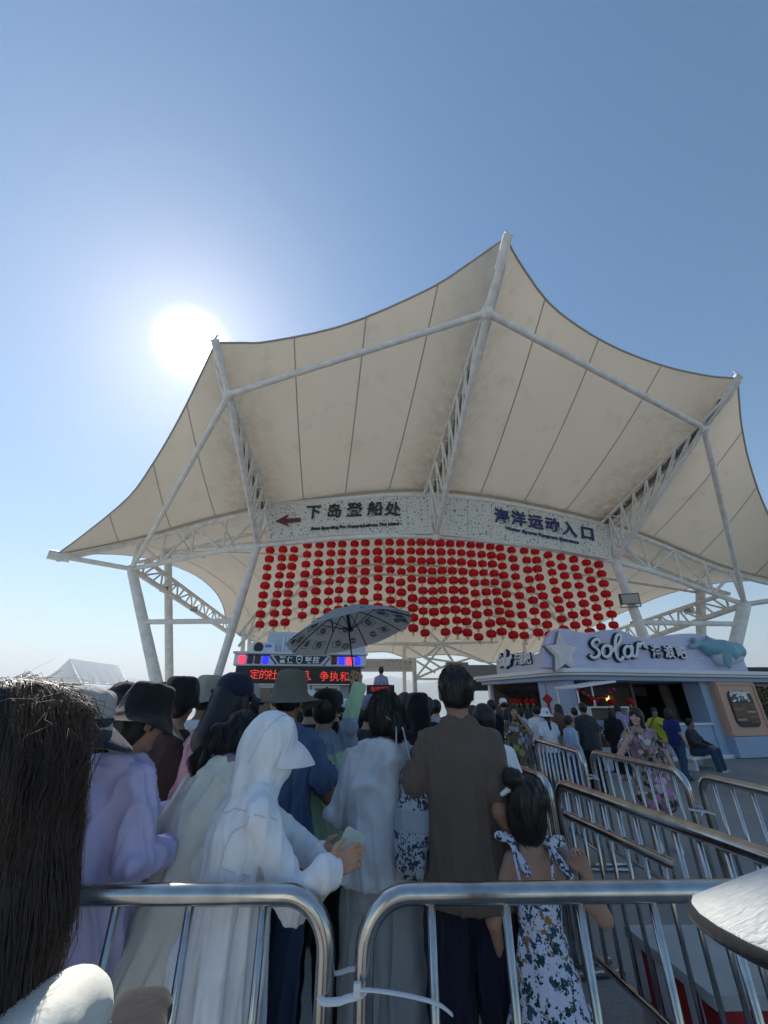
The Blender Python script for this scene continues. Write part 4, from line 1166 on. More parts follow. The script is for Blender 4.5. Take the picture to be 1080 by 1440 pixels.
for k in range(5): quadprism('stripe', d2 * (k / 5) + Vector((.062, .0, 0)), d2 * (.19), Vector((0, .06, 0)), 0, zpl - .052, pr if k % 2 == 0 else pw)
quadprism('core', d1 * .02 + d2 * .08 + Vector((0, .065, 0)), d1 * .9, d2 * .88, 0, zpl - .052, slabm)
# ================================================================== body and cloth shaping: blended solids turned into one skin
V3 = lambda *a: np.array(a, dtype=np.float64)
class Blob:
    def __init__(s, vox): s.vox = vox; s.p = []
    def cap(s, a, b, ra, rb=None, k=.02, op='u', flat=None):
        """tapered capsule; flat=(axis, factor) squashes it across one axis"""
        s.p.append(('cap', np.array(a, float), np.array(b, float), ra, ra if rb is None else rb, k, op)); return s
    def ell(s, c, r, k=.02, op='u', M=None):
        s.p.append(('ell', np.array(c, float), np.array(r, float), None if M is None else np.array(M, float), None, k, op)); return s
    def loft(s, o, M, st, k=.02, op='u', folds=None):
        """stations [(z, rx, ry, cx, cy)] along local z of frame (o, M columns x,y,z); folds=(n, amp, zfull, zzero, phase)"""
        s.p.append(('loft', np.array(o, float), np.array(M, float), np.array(st, float), folds, k, op)); return s
    def bounds(s, q):
        t = q[0]
        if t == 'cap':
            r = max(q[3], q[4]); lo = np.minimum(q[1], q[2]) - r; hi = np.maximum(q[1], q[2]) + r
        elif t == 'ell':
            r = np.full(3, q[2].max()) if q[3] is not None else q[2]; lo = q[1] - r; hi = q[1] + r
        else:
            st = q[3]; M = q[2]; pts = []
            am = 1 + (q[4][1] if q[4] else 0)
            for z, rx, ry, cx, cy in st:
                for sx in (-1, 1):
                    for sy in (-1, 1): pts.append(q[1] + M @ np.array([cx + sx * rx * am, cy + sy * ry * am, z]))
            pts = np.array(pts); lo = pts.min(0); hi = pts.max(0)
        return lo, hi
    def dist(s, q, X, Y, Z):
        t = q[0]
        if t == 'cap':
            a, b = q[1], q[2]; ab = b - a; L_ = max(1e-9, ab @ ab)
            h = np.clip(((X - a[0]) * ab[0] + (Y - a[1]) * ab[1] + (Z - a[2]) * ab[2]) / L_, 0, 1)
            return np.sqrt((X - a[0] - ab[0] * h) ** 2 + (Y - a[1] - ab[1] * h) ** 2 + (Z - a[2] - ab[2] * h) ** 2) - (q[3] + (q[4] - q[3]) * h)
        if t == 'ell':
            c, r, M = q[1], q[2], q[3]; x, y, z = X - c[0], Y - c[1], Z - c[2]
            if M is not None:
                x, y, z = (M[0, 0] * x + M[1, 0] * y + M[2, 0] * z, M[0, 1] * x + M[1, 1] * y + M[2, 1] * z, M[0, 2] * x + M[1, 2] * y + M[2, 2] * z)
            k0 = np.sqrt((x / r[0]) ** 2 + (y / r[1]) ** 2 + (z / r[2]) ** 2)
            k1 = np.sqrt((x / r[0] ** 2) ** 2 + (y / r[1] ** 2) ** 2 + (z / r[2] ** 2) ** 2) + 1e-9
            return k0 * (k0 - 1) / k1
        o, M, st, fo = q[1], q[2], q[3], q[4]
        x, y, z = X - o[0], Y - o[1], Z - o[2]
        lx = M[0, 0] * x + M[1, 0] * y + M[2, 0] * z; ly = M[0, 1] * x + M[1, 1] * y + M[2, 1] * z; lz = M[0, 2] * x + M[1, 2] * y + M[2, 2] * z
        zc_ = np.clip(lz, st[0, 0], st[-1, 0])
        f = lambda c: np.interp(zc_, st[:, 0], st[:, c])
        rx, ry = f(1), f(2); dx, dy = lx - f(3), ly - f(4)
        if fo:
            n, am, z1, z0, ph = fo
            w = np.clip((zc_ - z0) / (z1 - z0), 0, 1); th = np.arctan2(dy, dx)
            m = 1 + am * w * (np.sin(n * th + ph) * .6 + np.sin((n * 1.7) * th + ph * 2.3 + zc_ * 5) * .4)
            rx = rx * m; ry = ry * m
        d = (np.sqrt((dx / rx) ** 2 + (dy / ry) ** 2) - 1) * np.minimum(rx, ry)
        e = np.abs(lz - zc_)
        return np.where(e > 0, np.maximum(d, e) if False else np.sqrt(np.maximum(d, 0) ** 2 + e ** 2) + np.minimum(d, 0) * 0, d)
    def mesh(s, name, wr=0.0, wf=(64., 64., 22.), seed=0, wr2=0.0, relax=1):
        v = s.vox
        bb = [s.bounds(q) for q in s.p if q[6] == 'u']
        lo = np.min([b[0] for b in bb], 0) - 3 * v; hi = np.max([b[1] for b in bb], 0) + 3 * v
        n = np.ceil((hi - lo) / v).astype(int) + 1
        D = np.full(n, .5, dtype=np.float32)
        ax = [lo[i] + v * np.arange(n[i]) for i in range(3)]
        for q in s.p:
            k = q[5]; b0, b1 = s.bounds(q); mg = k + 2.5 * v
            i0 = np.maximum(np.floor((b0 - mg - lo) / v).astype(int), 0); i1 = np.minimum(np.ceil((b1 + mg - lo) / v).astype(int) + 1, n)
            if (i1 <= i0).any(): continue
            sl_ = tuple(slice(a, b) for a, b in zip(i0, i1))
            X, Y, Z = np.meshgrid(*[ax[i][sl_[i]] for i in range(3)], indexing='ij', sparse=True)
            d = s.dist(q, X, Y, Z)
            c = D[sl_]
            if q[6] == 'u':
                h = np.clip(.5 + .5 * (c - d) / k, 0, 1); D[sl_] = c * (1 - h) + d * h - k * h * (1 - h)
            elif q[6] == 's':
                D[sl_] = np.maximum(c, -d)
            elif q[6] == 'i':
                D[sl_] = np.maximum(c, d)
        D[0] = D[-1] = .5; D[:, 0] = D[:, -1] = .5; D[:, :, 0] = D[:, :, -1] = .5
        me = surface_net(D, lo, v, name, relax)
        if wr or wr2:
            N_ = len(me.vertices); co = np.zeros(N_ * 3); me.vertices.foreach_get('co', co); co = co.reshape(-1, 3).astype(np.float64)
            no = np.zeros(N_ * 3); me.vertex_normals.foreach_get('vector', no); no = no.reshape(-1, 3)
            X, Y, Z = co.T
            r = np.random.RandomState(seed); w = np.zeros(len(X))
            for o in range(5):
                ph = r.uniform(0, 6.28, 8); A = r.uniform(-1, 1, (3, 3)); an = r.uniform(0, 3.14)
                f = wf[0] * (.8 + .25 * o); fz = wf[2] * r.uniform(-1, 1)
                warp = 1.5 * np.sin(X * 5.1 * A[2, 0] + Z * 4.3 + ph[4]) + 1.0 * np.sin(Y * 6.3 + Z * 7.1 * A[2, 1] + ph[5])
                q = (X * math.cos(an) + Y * math.sin(an)) * f + Z * fz + warp + ph[0]
                mask = np.clip(.35 + .9 * np.sin(X * 6.0 * A[1, 0] + Y * 7 * A[1, 1] + Z * 8.5 * A[1, 2] + ph[2]), 0, 1)
                w -= (np.exp(-7 * np.sin(q * .5) ** 2) - .25) * mask * 1.5
            w2 = np.zeros(len(X))
            if wr2:
                for o in range(3):
                    A = r.uniform(-1, 1, 3) * 42; ph = r.uniform(0, 6.28, 2)
                    w2 += np.sin(X * A[0] + Y * A[1] + Z * A[2] + ph[0] + 2 * np.sin(X * 11 + Z * 9 + ph[1]))
            dsp = -(wr * w * .6 + wr2 * w2 * .4) * (1 - no[:, 2] ** 4)
            co += no * dsp[:, None]
            me.vertices.foreach_set('co', co.astype(np.float32).ravel()); me.update()
        return me
def surface_net(D, lo, v, name, relax=1):
    S = D < 0
    c = [S[i:i - 1 or None, j:j - 1 or None, k:k - 1 or None] if False else S[i:S.shape[0] - 1 + i, j:S.shape[1] - 1 + j, k:S.shape[2] - 1 + k] for i in (0, 1) for j in (0, 1) for k in (0, 1)]
    cnt = sum(x.astype(np.int8) for x in c)
    act = np.nonzero((cnt > 0) & (cnt < 8))
    na = len(act[0])
    vid = np.full(cnt.shape, -1, dtype=np.int64); vid[act] = np.arange(na)
    acc = np.zeros((na, 3)); num = np.zeros(na)
    I = np.array(act)
    cor = [(i, j, k) for i in (0, 1) for j in (0, 1) for k in (0, 1)]
    val = {q: D[I[0] + q[0], I[1] + q[1], I[2] + q[2]] for q in cor}
    for a in cor:
        for d in range(3):
            if a[d]: continue
            b = list(a); b[d] = 1; b = tuple(b)
            va, vb = val[a], val[b]; m = (va < 0) != (vb < 0)
            t = np.where(m, va / np.where(m, va - vb, 1), 0)
            for e in range(3): acc[:, e] += np.where(m, a[e] + (t if e == d else 0), 0)
            num += m
    P_ = (acc / num[:, None] + I.T) * v + lo
    quads = []
    for d in range(3):
        sa = [slice(None)] * 3; sb = [slice(None)] * 3
        sa[d] = slice(0, -1); sb[d] = slice(1, None)
        A, B = S[tuple(sa)], S[tuple(sb)]
        e1, e2 = [x for x in range(3) if x != d]
        for flip in (0, 1):
            m = (A & ~B) if not flip else (~A & B)
            ix = np.array(np.nonzero(m))
            ok = (ix[e1] > 0) & (ix[e2] > 0) & (ix[e1] < cnt.shape[e1]) & (ix[e2] < cnt.shape[e2])
            ix = ix[:, ok]
            def nb(o1, o2):
                q = ix.copy(); q[e1] -= o1; q[e2] -= o2; return vid[q[0], q[1], q[2]]
            Q = np.stack([nb(1, 1), nb(0, 1), nb(0, 0), nb(1, 0)], 1)
            if (flip == 1) != (d == 1): Q = Q[:, ::-1]
            quads.append(Q)
    Q = np.concatenate(quads); Q = Q[(Q >= 0).all(1)]
    for _ in range(relax):                     # light smoothing
        s_ = np.zeros_like(P_); w = np.zeros(na)
        for a, b in ((0, 1), (1, 2), (2, 3), (3, 0)):
            np.add.at(s_, Q[:, a], P_[Q[:, b]]); np.add.at(w, Q[:, a], 1)
            np.add.at(s_, Q[:, b], P_[Q[:, a]]); np.add.at(w, Q[:, b], 1)
        P_ = .5 * P_ + .5 * s_ / np.maximum(w, 1)[:, None]
    me = bpy.data.meshes.new(name)
    me.vertices.add(na); me.vertices.foreach_set('co', P_.astype(np.float32).ravel())
    me.loops.add(Q.size); me.loops.foreach_set('vertex_index', Q.astype(np.int32).ravel())
    me.polygons.add(len(Q)); me.polygons.foreach_set('loop_start', np.arange(0, Q.size, 4, dtype=np.int32)); me.polygons.foreach_set('loop_total', np.full(len(Q), 4, dtype=np.int32))
    me.polygons.foreach_set('use_smooth', np.ones(len(Q), dtype=bool))
    me.update(calc_edges=True)
    return me
def rotm(rx=0, ry=0, rz=0): return np.array(Euler((R(rx), R(ry), R(rz)), 'XYZ').to_matrix())
# ================================================================== people: a kit of bodies, clothes, hair and hats
def hair_mat(name, col, rough=.42):
    return mat(name, col, rough, noise=(14, .35, 3), bump=[(70, .55, .006, (1, 1, .05)), (18, .3, .01, (1, 1, .15))], spec=.45)
HAIR = hair_mat('hair_black', (.012, .0105, .010)); HAIR_B = hair_mat('hair_brown', (.045, .026, .017), .38)
SKIN = mat('skin', (.46, .27, .19), .55, noise=(20, .07, 3), bump=[(160, .12, .001)], spec=.35)
SKIN_T = mat('skin_tan', (.30, .165, .11), .55, noise=(20, .08, 3), bump=[(160, .12, .001)], spec=.35)
EYE = mat('eye_dark', (.012, .010, .010), .2); LIP = mat('lips', (.36, .11, .10), .45)
SHOE_W = mat('shoe_white', (.65, .65, .67), .6); SHOE_K = mat('shoe_black', (.02, .02, .022), .6)
_shoe = {}
def shoe_mesh(m):
    if m.name not in _shoe:
        b = Blob(.012); b.ell((0, .02, .045), (.042, .12, .045), .02).ell((0, -.05, .06), (.038, .055, .06), .02).ell((0, .05, .014), (.046, .13, .016), .01)
        me = b.mesh('shoe'); me.materials.append(m); _shoe[m.name] = me
    return _shoe[m.name]
def norm(v): v = np.array(v, float); return v / max(1e-9, np.linalg.norm(v))
def hand(b, W_, f, t, curl=.5, s=1.0, spread=.0):
    """palm and five fingers; f finger direction, t thumb side direction"""
    f = norm(f); t = np.array(t, float); t = norm(t - f * (t @ f)); n = np.cross(f, t)
    if hand.flip: n = -n
    W_ = np.array(W_, float); kn = []
    for i in range(4):
        q = W_ + (f * (.082 - .004 * abs(i - 1)) + t * (.030 - .020 * i)) * s; kn.append(q)
        b.cap(W_ + t * (.018 - .012 * i) * s, q, .0145 * s, .0115 * s, .012)
    ln = (.040, .045, .041, .033)
    for i in range(4):
        c1 = curl * (.9 + .08 * i); d1 = f * math.cos(c1) + n * math.sin(c1) + t * spread * (1.5 - i); c2 = c1 + curl * 1.25; d2 = f * math.cos(c2) + n * math.sin(c2)
        m_ = kn[i] + norm(d1) * ln[i] * s; e = m_ + d2 * ln[i] * .95 * s
        b.cap(kn[i], m_, .0105 * s, .0095 * s, .004); b.cap(m_, e, .0093 * s, .0078 * s, .004)
    a = W_ + (f * .022 + t * .028) * s; m_ = a + norm(f * .75 + t * .75 + n * .25) * .042 * s; e = m_ + norm(f * .95 + t * .15 + n * .45 * curl) * .034 * s
    b.cap(a, m_, .014 * s, .0115 * s, .010); b.cap(m_, e, .0112 * s, .009 * s, .004)
hand.flip = False
def part(name, me, m, par):
    me.materials.append(m); return link(name, me, None, par)

def person(label, head_px, Y, yaw=0., vox=.014, lean=0., head=(0, 0, 0), arms=None, top=None, bottom=None, hair=None, hat=None, skin=None, shoes=None,
           legs=None, face=False, hat_add=0.0, hscale=1.0, child=False, group=None, seat=None, height=None, hands=False, bw=1.0, pos=None, strands_n=0):
    """head_px: crown of the head (or hat) in the photo frame; everything else follows at distance Y"""
    skin = skin or SKIN; shoes = shoes or SHOE_K; arms = arms or {}
    tp = at_y(head_px[0], head_px[1], Y) if pos is None else Vector(pos)
    Lm = rotm(-lean)
    HIP = V3(0, 0, .88)
    H0 = 1.65
    head_r = rotm(head[0], head[2], head[1])          # pitch, turn, tilt
    neck0 = HIP + Lm @ V3(0, -.01, .52)
    hc0 = neck0 + Lm @ V3(0, .012, .05) + (Lm @ head_r) @ V3(0, .018, .085) * hscale
    top0 = hc0 + (Lm @ head_r) @ V3(0, -.01, .118) * hscale
    hgt = height or (tp.z - hat_add)
    s = (hgt / top0[2]) if not seat else seat[0]
    hs = hscale
    yw = R(yaw); cy, sy = math.cos(yw), math.sin(yw)
    off = top0 * s
    loc = Vector((tp.x - (off[0] * cy - off[1] * sy), tp.y - (off[0] * sy + off[1] * cy), 0))
    if seat: loc.z = tp.z - hat_add - off[2]
    e = empty('person', loc, yw); tag(e, label, 'person', group)
    def lc(q):
        if q is None: return None
        if q[0] == 'px':
            w = at_y(q[1], q[2], q[3]) - loc; return V3(w.x * cy + w.y * sy, -w.x * sy + w.y * cy, w.z)
        return V3(*q) * s
    def ld(d):                      # world direction to local
        return V3(d[0] * cy + d[1] * sy, -d[0] * sy + d[1] * cy, d[2])
    T = lambda v: (HIP + Lm @ np.array(v, float)) * s
    HM = Lm @ head_r
    neck = neck0 * s; hc = neck + (Lm @ V3(0, .012, .05)) * s + HM @ V3(0, .018, .085) * s * hs
    hp = lambda x, y, z: hc + HM @ V3(x, y, z) * s * hs
    S = s * hs
    sh = {'R': T((.152 * bw, 0, .438)), 'L': T((-.152 * bw, 0, .438))}
    A = {}
    for k, sg_ in (('R', 1), ('L', -1)):
        a = arms.get(k, {})
        el = lc(a.get('elbow', (sg_ * .205 * bw, -.035, 1.08))); wr_ = lc(a.get('wrist', (sg_ * .22 * bw, .05, .85)))
        A[k] = (sh[k], el, wr_, a)
    lg = {}
    for k, sg_ in (('R', 1), ('L', -1)):
        q = (legs or {}).get(k)
        lg[k] = tuple(lc(z) for z in q) if q else (V3(sg_ * .09, 0, .87) * s, V3(sg_ * .10, .012, .47) * s, V3(sg_ * .105, -.01, .085) * s)
    # ---- body: one continuous skin
    b = Blob(vox if not hands else min(vox, .0065))
    b.ell(hp(0, -.008, .02), np.array((.072, .092, .102)) * S, .02, M=HM)
    b.ell(hp(0, .030, -.055), np.array((.054, .060, .066)) * S, .03, M=HM)
    b.cap(hp(0, .085, .0), hp(0, .104, -.028), .010 * S, .014 * S, .012)
    b.ell(hp(0, .078, -.064), np.array((.024, .014, .010)) * S, .01, M=HM).ell(hp(0, .072, -.10), np.array((.024, .020, .018)) * S, .02, M=HM)
    for q in (-1, 1):
        b.ell(hp(q * .031, .083, .006), np.array((.018, .014, .012)) * S, .001, 's', M=HM)
        b.ell(hp(q * .075, -.006, -.012), np.array((.010, .022, .032)) * S, .008, M=HM)
        b.ell(hp(q * .042, .058, -.030), np.array((.024, .024, .022)) * S, .02, M=HM)
    b.cap(neck - Lm @ V3(0, 0, .03) * s, hp(0, -.022, -.055), .052 * s, .050 * s, .02)
    st = [(-.02, .13, .09, 0, 0), (.15, .12, .085, 0, 0), (.33, .14, .095, 0, 0), (.43, .145, .08, 0, 0), (.50, .10, .065, 0, 0), (.54, .06, .055, 0, 0)]
    b.loft(T((0, 0, 0)), Lm, np.array(st) * s * np.array([1, bw, bw, 1, 1]), .03)
    for k in 'RL':
        a0, a1, a2, a = A[k]
        b.cap(a0, a1, .044 * s, .037 * s, .03); b.cap(a1, a2, .037 * s, .0265 * s, .02)
        f = ld(a['f']) if 'f' in a else a2 - a1; t = ld(a['t']) if 't' in a else V3(0, 1, 0)
        hand.flip = a.get('flip', k == 'L')
        if b.vox < .01 or a.get('hand'): hand(b, a2, f, t, a.get('curl', .45), s * (.95 if not child else 1.0))
        else: b.cap(a2, a2 + norm(f) * .09 * s, .034 * s, .026 * s, .02).cap(a2 + norm(f) * .08 * s, a2 + norm(f) * .15 * s, .024 * s, .016 * s, .02).cap(a2 + norm(f) * .03 * s, a2 + norm(f) * .07 * s + norm(t) * .04 * s, .014 * s, .011 * s, .01)
        h_, kn_, an_ = lg[k]
        b.cap(h_, kn_, .072 * s, .050 * s, .03); b.cap(kn_, an_, .050 * s, .036 * s, .02)
        b.ell(an_ + V3(0, .05, -.045) * s, np.array((.035, .09, .03)) * s, .02)
    part('body', b.mesh('body', relax=1), skin, e)
    if face:
        for q in (-1, 1):
            eb = Blob(.004).ell(hp(q * .031, .0785, .006), np.array((.013, .008, .007)) * S, .002, M=HM); part('eye', eb.mesh('eye'), EYE, e)
            eb = Blob(.004).cap(hp(q * .018, .088, .026), hp(q * .046, .078, .027), .0045 * S, .0035 * S, .002); part('eyebrow', eb.mesh('eyebrow'), HAIR, e)
        eb = Blob(.004).ell(hp(0, .088, -.064), np.array((.021, .006, .007)) * S, .002, M=HM); part('mouth', eb.mesh('mouth'), LIP, e)
    # ---- lower garment and shoes
    bo = bottom or {}
    bm_ = bo.get('mat')
    kind = bo.get('kind', 'trousers')
    ex = bo.get('ex', .012)
    pex = bo.get('pex', min(ex, .004)); sd = hash_(label)
    if kind in ('trousers', 'shorts', 'wide'):
        g = Blob(vox)
        g.loft((lg['R'][0] + lg['L'][0]) / 2 - V3(0, 0, .10) * s, np.eye(3), np.array([(0, .155 + pex, .10 + pex, 0, 0), (.12, .165 + pex, .112 + pex, 0, -.005), (.19, .15 + pex, .10 + pex, 0, 0)]) * s * np.array([1, bw, bw, 1, 1]), .05)
        for k in 'RL':
            h_, kn_, an_ = lg[k]
            if kind == 'shorts':
                g.cap(h_, h_ + (kn_ - h_) * .8, (.082 + ex) * s, (.078 + ex * 2) * s, .05)
            else:
                w = .045 if kind == 'wide' else 0
                g.cap(h_, kn_, (.082 + ex) * s, (.062 + ex + w * .7) * s, .05); g.cap(kn_, an_ + V3(0, 0, -.03) * s, (.062 + ex + w * .7) * s, (.052 + ex + w) * s, .03)
        part({'trousers': 'trousers', 'shorts': 'shorts', 'wide': 'trousers'}[kind], g.mesh('trousers', wr=.018 if vox < .018 else .009, wf=(60, 60, 8), seed=sd), bm_, e)
    elif kind == 'skirt':
        hem = bo.get('hem', .35); fl_ = bo.get('flare', .12); wst = bo.get('waist', (.96, .145, .105))
        g = Blob(vox)
        g.loft(V3(0, 0, 0), np.eye(3), np.array([(hem, .15 + fl_, .11 + fl_, 0, 0), (.55, .165 + fl_ * .6, .12 + fl_ * .6, 0, 0), (.80, .17 + fl_ * .2, .122 + fl_ * .15, 0, 0), (*wst, 0, 0)]) * s * np.array([1, bw, bw ** .5, 1, 1]), .03, folds=(bo.get('n', 11), bo.get('fold', .07), hem * s, .95 * s, 1.0 + sd % 7))
        part('skirt', g.mesh('skirt', wr=.006, seed=sd), bm_, e)
    if not bo.get('noshoes'):
        for k in 'RL':
            an_ = lg[k][2]; o = link('shoe', shoe_mesh(shoes), None, e, loc=Vector(an_) - Vector((0, -.02, .085)) * s); o.scale = (s, s, s)
    # ---- upper garment
    tpx = top or {}
    m = tpx.get('mat'); ex = tpx.get('ex', .018); hem = tpx.get('hem', -.08); slv = tpx.get('sleeve', 'long'); fl_ = tpx.get('flare', 0.0)
    g = Blob(tpx.get('vox', vox))
    st = [(hem, .165 + ex + fl_, .118 + ex + fl_, 0, 0)]
    if hem < -.25: st.append((hem * .5, .17 + ex + fl_ * .6, .122 + ex + fl_ * .6, 0, 0))
    st += [(.0, .163 + ex + fl_ * .2, .116 + ex + fl_ * .2, 0, 0), (.16, .148 + ex, .108 + ex, 0, 0), (.33, .163 + ex * .9, .116 + ex * .9, 0, .0), (.42, .158 + ex * .6, .098 + ex * .6, 0, -.004), (.475, .13 + ex * .4, .08 + ex * .4, 0, -.006), (.525, .078 + ex * .3, .068 + ex * .3, 0, -.006)]
    if tpx.get('strapless'): st = [z for z in st if z[0] < .36]
    g.loft(T((0, 0, 0)), Lm, np.array(st) * s * np.array([1, bw, bw ** .5, 1, 1]), .025, folds=tpx.get('folds'))
    for k in 'RL':
        a0, a1, a2, a = A[k]
        if tpx.get('strapless'): continue
        sl2 = a.get('sleeve', slv)
        g.cap(T((0, -.005, .462)), a0, (.058 + ex * .2) * s, (.046 + ex * .25) * s, .035)
        if sl2 == 'long':
            w = tpx.get('cuff', .012)
            g.cap(a0, a1, (.048 + ex * .35) * s, (.043 + ex * .42) * s, .014); g.cap(a1, a1 + (a2 - a1) * .93, (.043 + ex * .42) * s, (.032 + w) * s, .012)
            # creases at the elbow
            if vox < .013:
                for q in range(4):
                    c0 = a1 + (a2 - a1) * (.12 + .2 * q); d_ = norm(a2 - a1)
                    g.cap(c0 + np.cross(d_, V3(0, 0, 1)) * .02 * s, c0 - np.cross(d_, V3(0, 0, 1)) * .02 * s + d_ * .03 * s, (.030 + ex * .45) * s, (.028 + ex * .45) * s, .008)
        elif sl2 == 'short':
            g.cap(a0, a0 + (a1 - a0) * .70, (.050 + ex * .35) * s, (.049 + ex * .55) * s, .012)
    if not tpx.get('strapless') and vox < .013:
        g.loft(T((0, 0, 0)), Lm, np.array([(hem - .002, .170 + ex + fl_, .123 + ex + fl_, 0, 0), (hem + .035, .169 + ex + fl_ * .95, .122 + ex + fl_ * .95, 0, 0)]) * s * np.array([1, bw, bw ** .5, 1, 1]), .004)
        for k in 'RL':
            a0, a1, a2, a = A[k]; sl2 = a.get('sleeve', slv)
            if sl2 == 'long': c1, c0, rr_ = a1 + (a2 - a1) * .95, a1 + (a2 - a1) * .86, (.034 + tpx.get('cuff', .012)) * s
            elif sl2 == 'short': c1, c0, rr_ = a0 + (a1 - a0) * .71, a0 + (a1 - a0) * .62, (.053 + ex * .55) * s
            else: continue
            g.cap(c0, c1, rr_, rr_, .004)
    hd = tpx.get('hood')
    if hd == 'down':
        g.ell(T((0, -.085, .42)), np.array((.125, .058, .115)) * s, .03, M=Lm)
        g.ell(T((0, -.06, .50)), np.array((.115, .075, .045)) * s, .03, M=Lm)
        g.ell(T((0, -.045, .545)), np.array((.085, .05, .045)) * s, .01, 's', M=Lm)
        for q in (-1, 1): g.cap(T((q * .09, -.05, .505)), T((q * .05, .085, .42)), .030 * s, .022 * s, .025)
    elif hd == 'side':
        for q in (-1, 1): g.cap(T((q * .10, -.06, .49)), T((q * .06, .09, .40)), .040 * s, .030 * s, .03)
        g.ell(T((0, -.11, .40)), np.array((.14, .075, .13)) * s, .03, M=Lm)
    elif hd == 'collar':
        g.cap(T((-.045, -.03, .515)), T((.045, -.03, .515)), .042 * s, .042 * s, .02)
        for q in (-1, 1): g.cap(T((q * .06, -.03, .51)), T((q * .045, .07, .45)), .026 * s, .022 * s, .02)
    tm = g.mesh(tpx.get('name', 'shirt'), wr=(2.0 if vox < .012 else 1.3) * tpx.get('wr', .011 if vox < .018 else .008), wr2=tpx.get('wr2', .0028 if vox < .013 else 0), seed=sd + 3)
    to_ = part(tpx.get('name', 'shirt'), tm, m, e)
    if tpx.get('m2'):                            # a second colour below a slanting yoke line
        me = to_.data; me.materials.append(tpx['m2']); fn = tpx['m2f']
        co = np.zeros(len(me.vertices) * 3); me.vertices.foreach_get('co', co); co = co.reshape(-1, 3) / s
        pv = np.zeros(len(me.loops), dtype=np.int32); me.loops.foreach_get('vertex_index', pv); cen = co[pv.reshape(-1, 4)].mean(1)
        me.polygons.foreach_set('material_index', fn(cen).astype(np.int32))
    # ---- hair
    hr = hair or {}
    hk = hr.get('kind', 'short'); hm = hr.get('mat', HAIR)
    if hk != 'none':
        g = Blob(min(vox, .012))
        g.ell(hp(0, -.014, .024), np.array((.086, .102, .103)) * S, .02, M=HM)
        if hk == 'short': g.ell(hp(0, -.050, -.028), np.array((.066, .045, .050)) * S, .02, M=HM)
        else: g.ell(hp(0, -.045, -.04), np.array((.080, .062, .085)) * S, .03, M=HM)
        g.ell(hp(0, .100, -.050), np.array((.082, .070, .098)) * S, .001, 's', M=HM)
        for q in (-1, 1):
            if hk in ('short', 'tied', 'bun'): g.ell(hp(q * .092, .02, -.055), np.array((.03, .05, .058)) * S, .001, 's', M=HM)
            if hk in ('long', 'bob'): g.cap(hp(q * .074, .015, .02), hp(q * .082, .02, -.12), .022 * S, .026 * S, .02)
            if hk in ('long',) and hr.get('front'): g.cap(hp(q * .08, .03, -.10), hp(q * .085, .06, -.30), .028 * S, .018 * S, .02)
            if hr.get('fringe'): g.cap(hp(q * .01, .088, .055), hp(q * .052, .070, .020), .016 * S, .013 * S, .015)
        if hk == 'long':
            ln_ = hr.get('len', .36)
            g.cap(hp(0, -.055, -.02), hc + V3(0, -.10, -ln_ * .55) * S + HM @ V3(0, -.03, 0) * S, .085 * S, .085 * S, .03)
            g.cap(hc + V3(-.03, -.10, -ln_ * .5) * S + HM @ V3(0, -.03, 0) * S, hc + V3(-.03, -.105, -ln_) * S + HM @ V3(0, -.02, 0) * S, .068 * S, .035 * S, .03)
            g.cap(hc + V3(.03, -.10, -ln_ * .5) * S + HM @ V3(0, -.03, 0) * S, hc + V3(.03, -.105, -ln_ * .96) * S + HM @ V3(0, -.02, 0) * S, .068 * S, .035 * S, .03)
        elif hk == 'bob':
            g.cap(hp(0, -.05, 0), hp(0, -.055, -.10), .085 * S, .078 * S, .03)
        elif hk == 'tied':
            d = hr.get('tail', (0, -.11, -.02)); g.ell(hp(*d), np.array((.036, .036, .036)) * S, .012)
            q0 = hp(*d); q1 = q0 + V3(*hr.get('drop', (0, -.05, -.16))) * S; q2 = q1 + V3(*hr.get('drop2', (0, .01, -.12))) * S
            g.cap(q0, q1, .036 * S, .040 * S, .015); g.cap(q1, q2, .040 * S, .014 * S, .02)
        elif hk == 'bun':
            g.ell(hp(*hr.get('tail', (0, -.10, .06))), np.array((.046, .040, .042)) * S, .012, M=HM)
        hair_o = part('hair', g.mesh('hair', wr=.006, wf=(60, 60, 9), seed=sd + 9, wr2=.002), hm, e)
        if strands_n: hair_fuzz(hair_o, hair_o.data, strands_n, hm, sd, S, hc)
    # ---- hat
    if hat: make_hat(hat, hc, HM, S, e)
    return e, dict(s=s, hc=hc, HM=HM, S=S, T=T, hp=hp, A=A, loc=loc, yw=yw, lc=lc)
def hair_fuzz(par, me, n, m, seed, S, hc):
    """fine strands lying on the hair, combed down and back"""
    r = np.random.RandomState(seed); N = len(me.vertices)
    co = np.zeros(N * 3); me.vertices.foreach_get('co', co); co = co.reshape(-1, 3)
    no = np.zeros(N * 3); me.vertex_normals.foreach_get('vector', no); no = no.reshape(-1, 3)
    idx = r.randint(0, N, n); b = MB()
    for i in idx:
        p = co[i].copy(); nn = no[i]; L_ = r.uniform(.03, .11) * S * (.35 if n < 950 and S < 1.2 else 1); k = 6
        cur = V3(0, -.25, -1) + r.uniform(-.35, .35, 3); fl = r.uniform(0, 1) ** 4 * .016
        pts = []
        for q in range(k):
            j = np.argmin(((co[::3] - p) ** 2).sum(1)) * 3 if q % 2 == 0 else j
            nn = no[j]; t = cur - nn * (cur @ nn); t = norm(t)
            base = p * 1.0
            pts.append(base + nn * (.0015 + fl * q / k) * S); p = p + t * L_ / k
            p = p + nn * ((co[j] - p) @ nn) * .8
        b.tube(pts, [.0013 * (1 - .7 * q / (k - 1)) * S for q in range(k)], 3, caps=False)
    b.build('hair_strands', m, par, True)
def hash_(t): return sum((i + 1) * ord(c) for i, c in enumerate(t)) % 9973
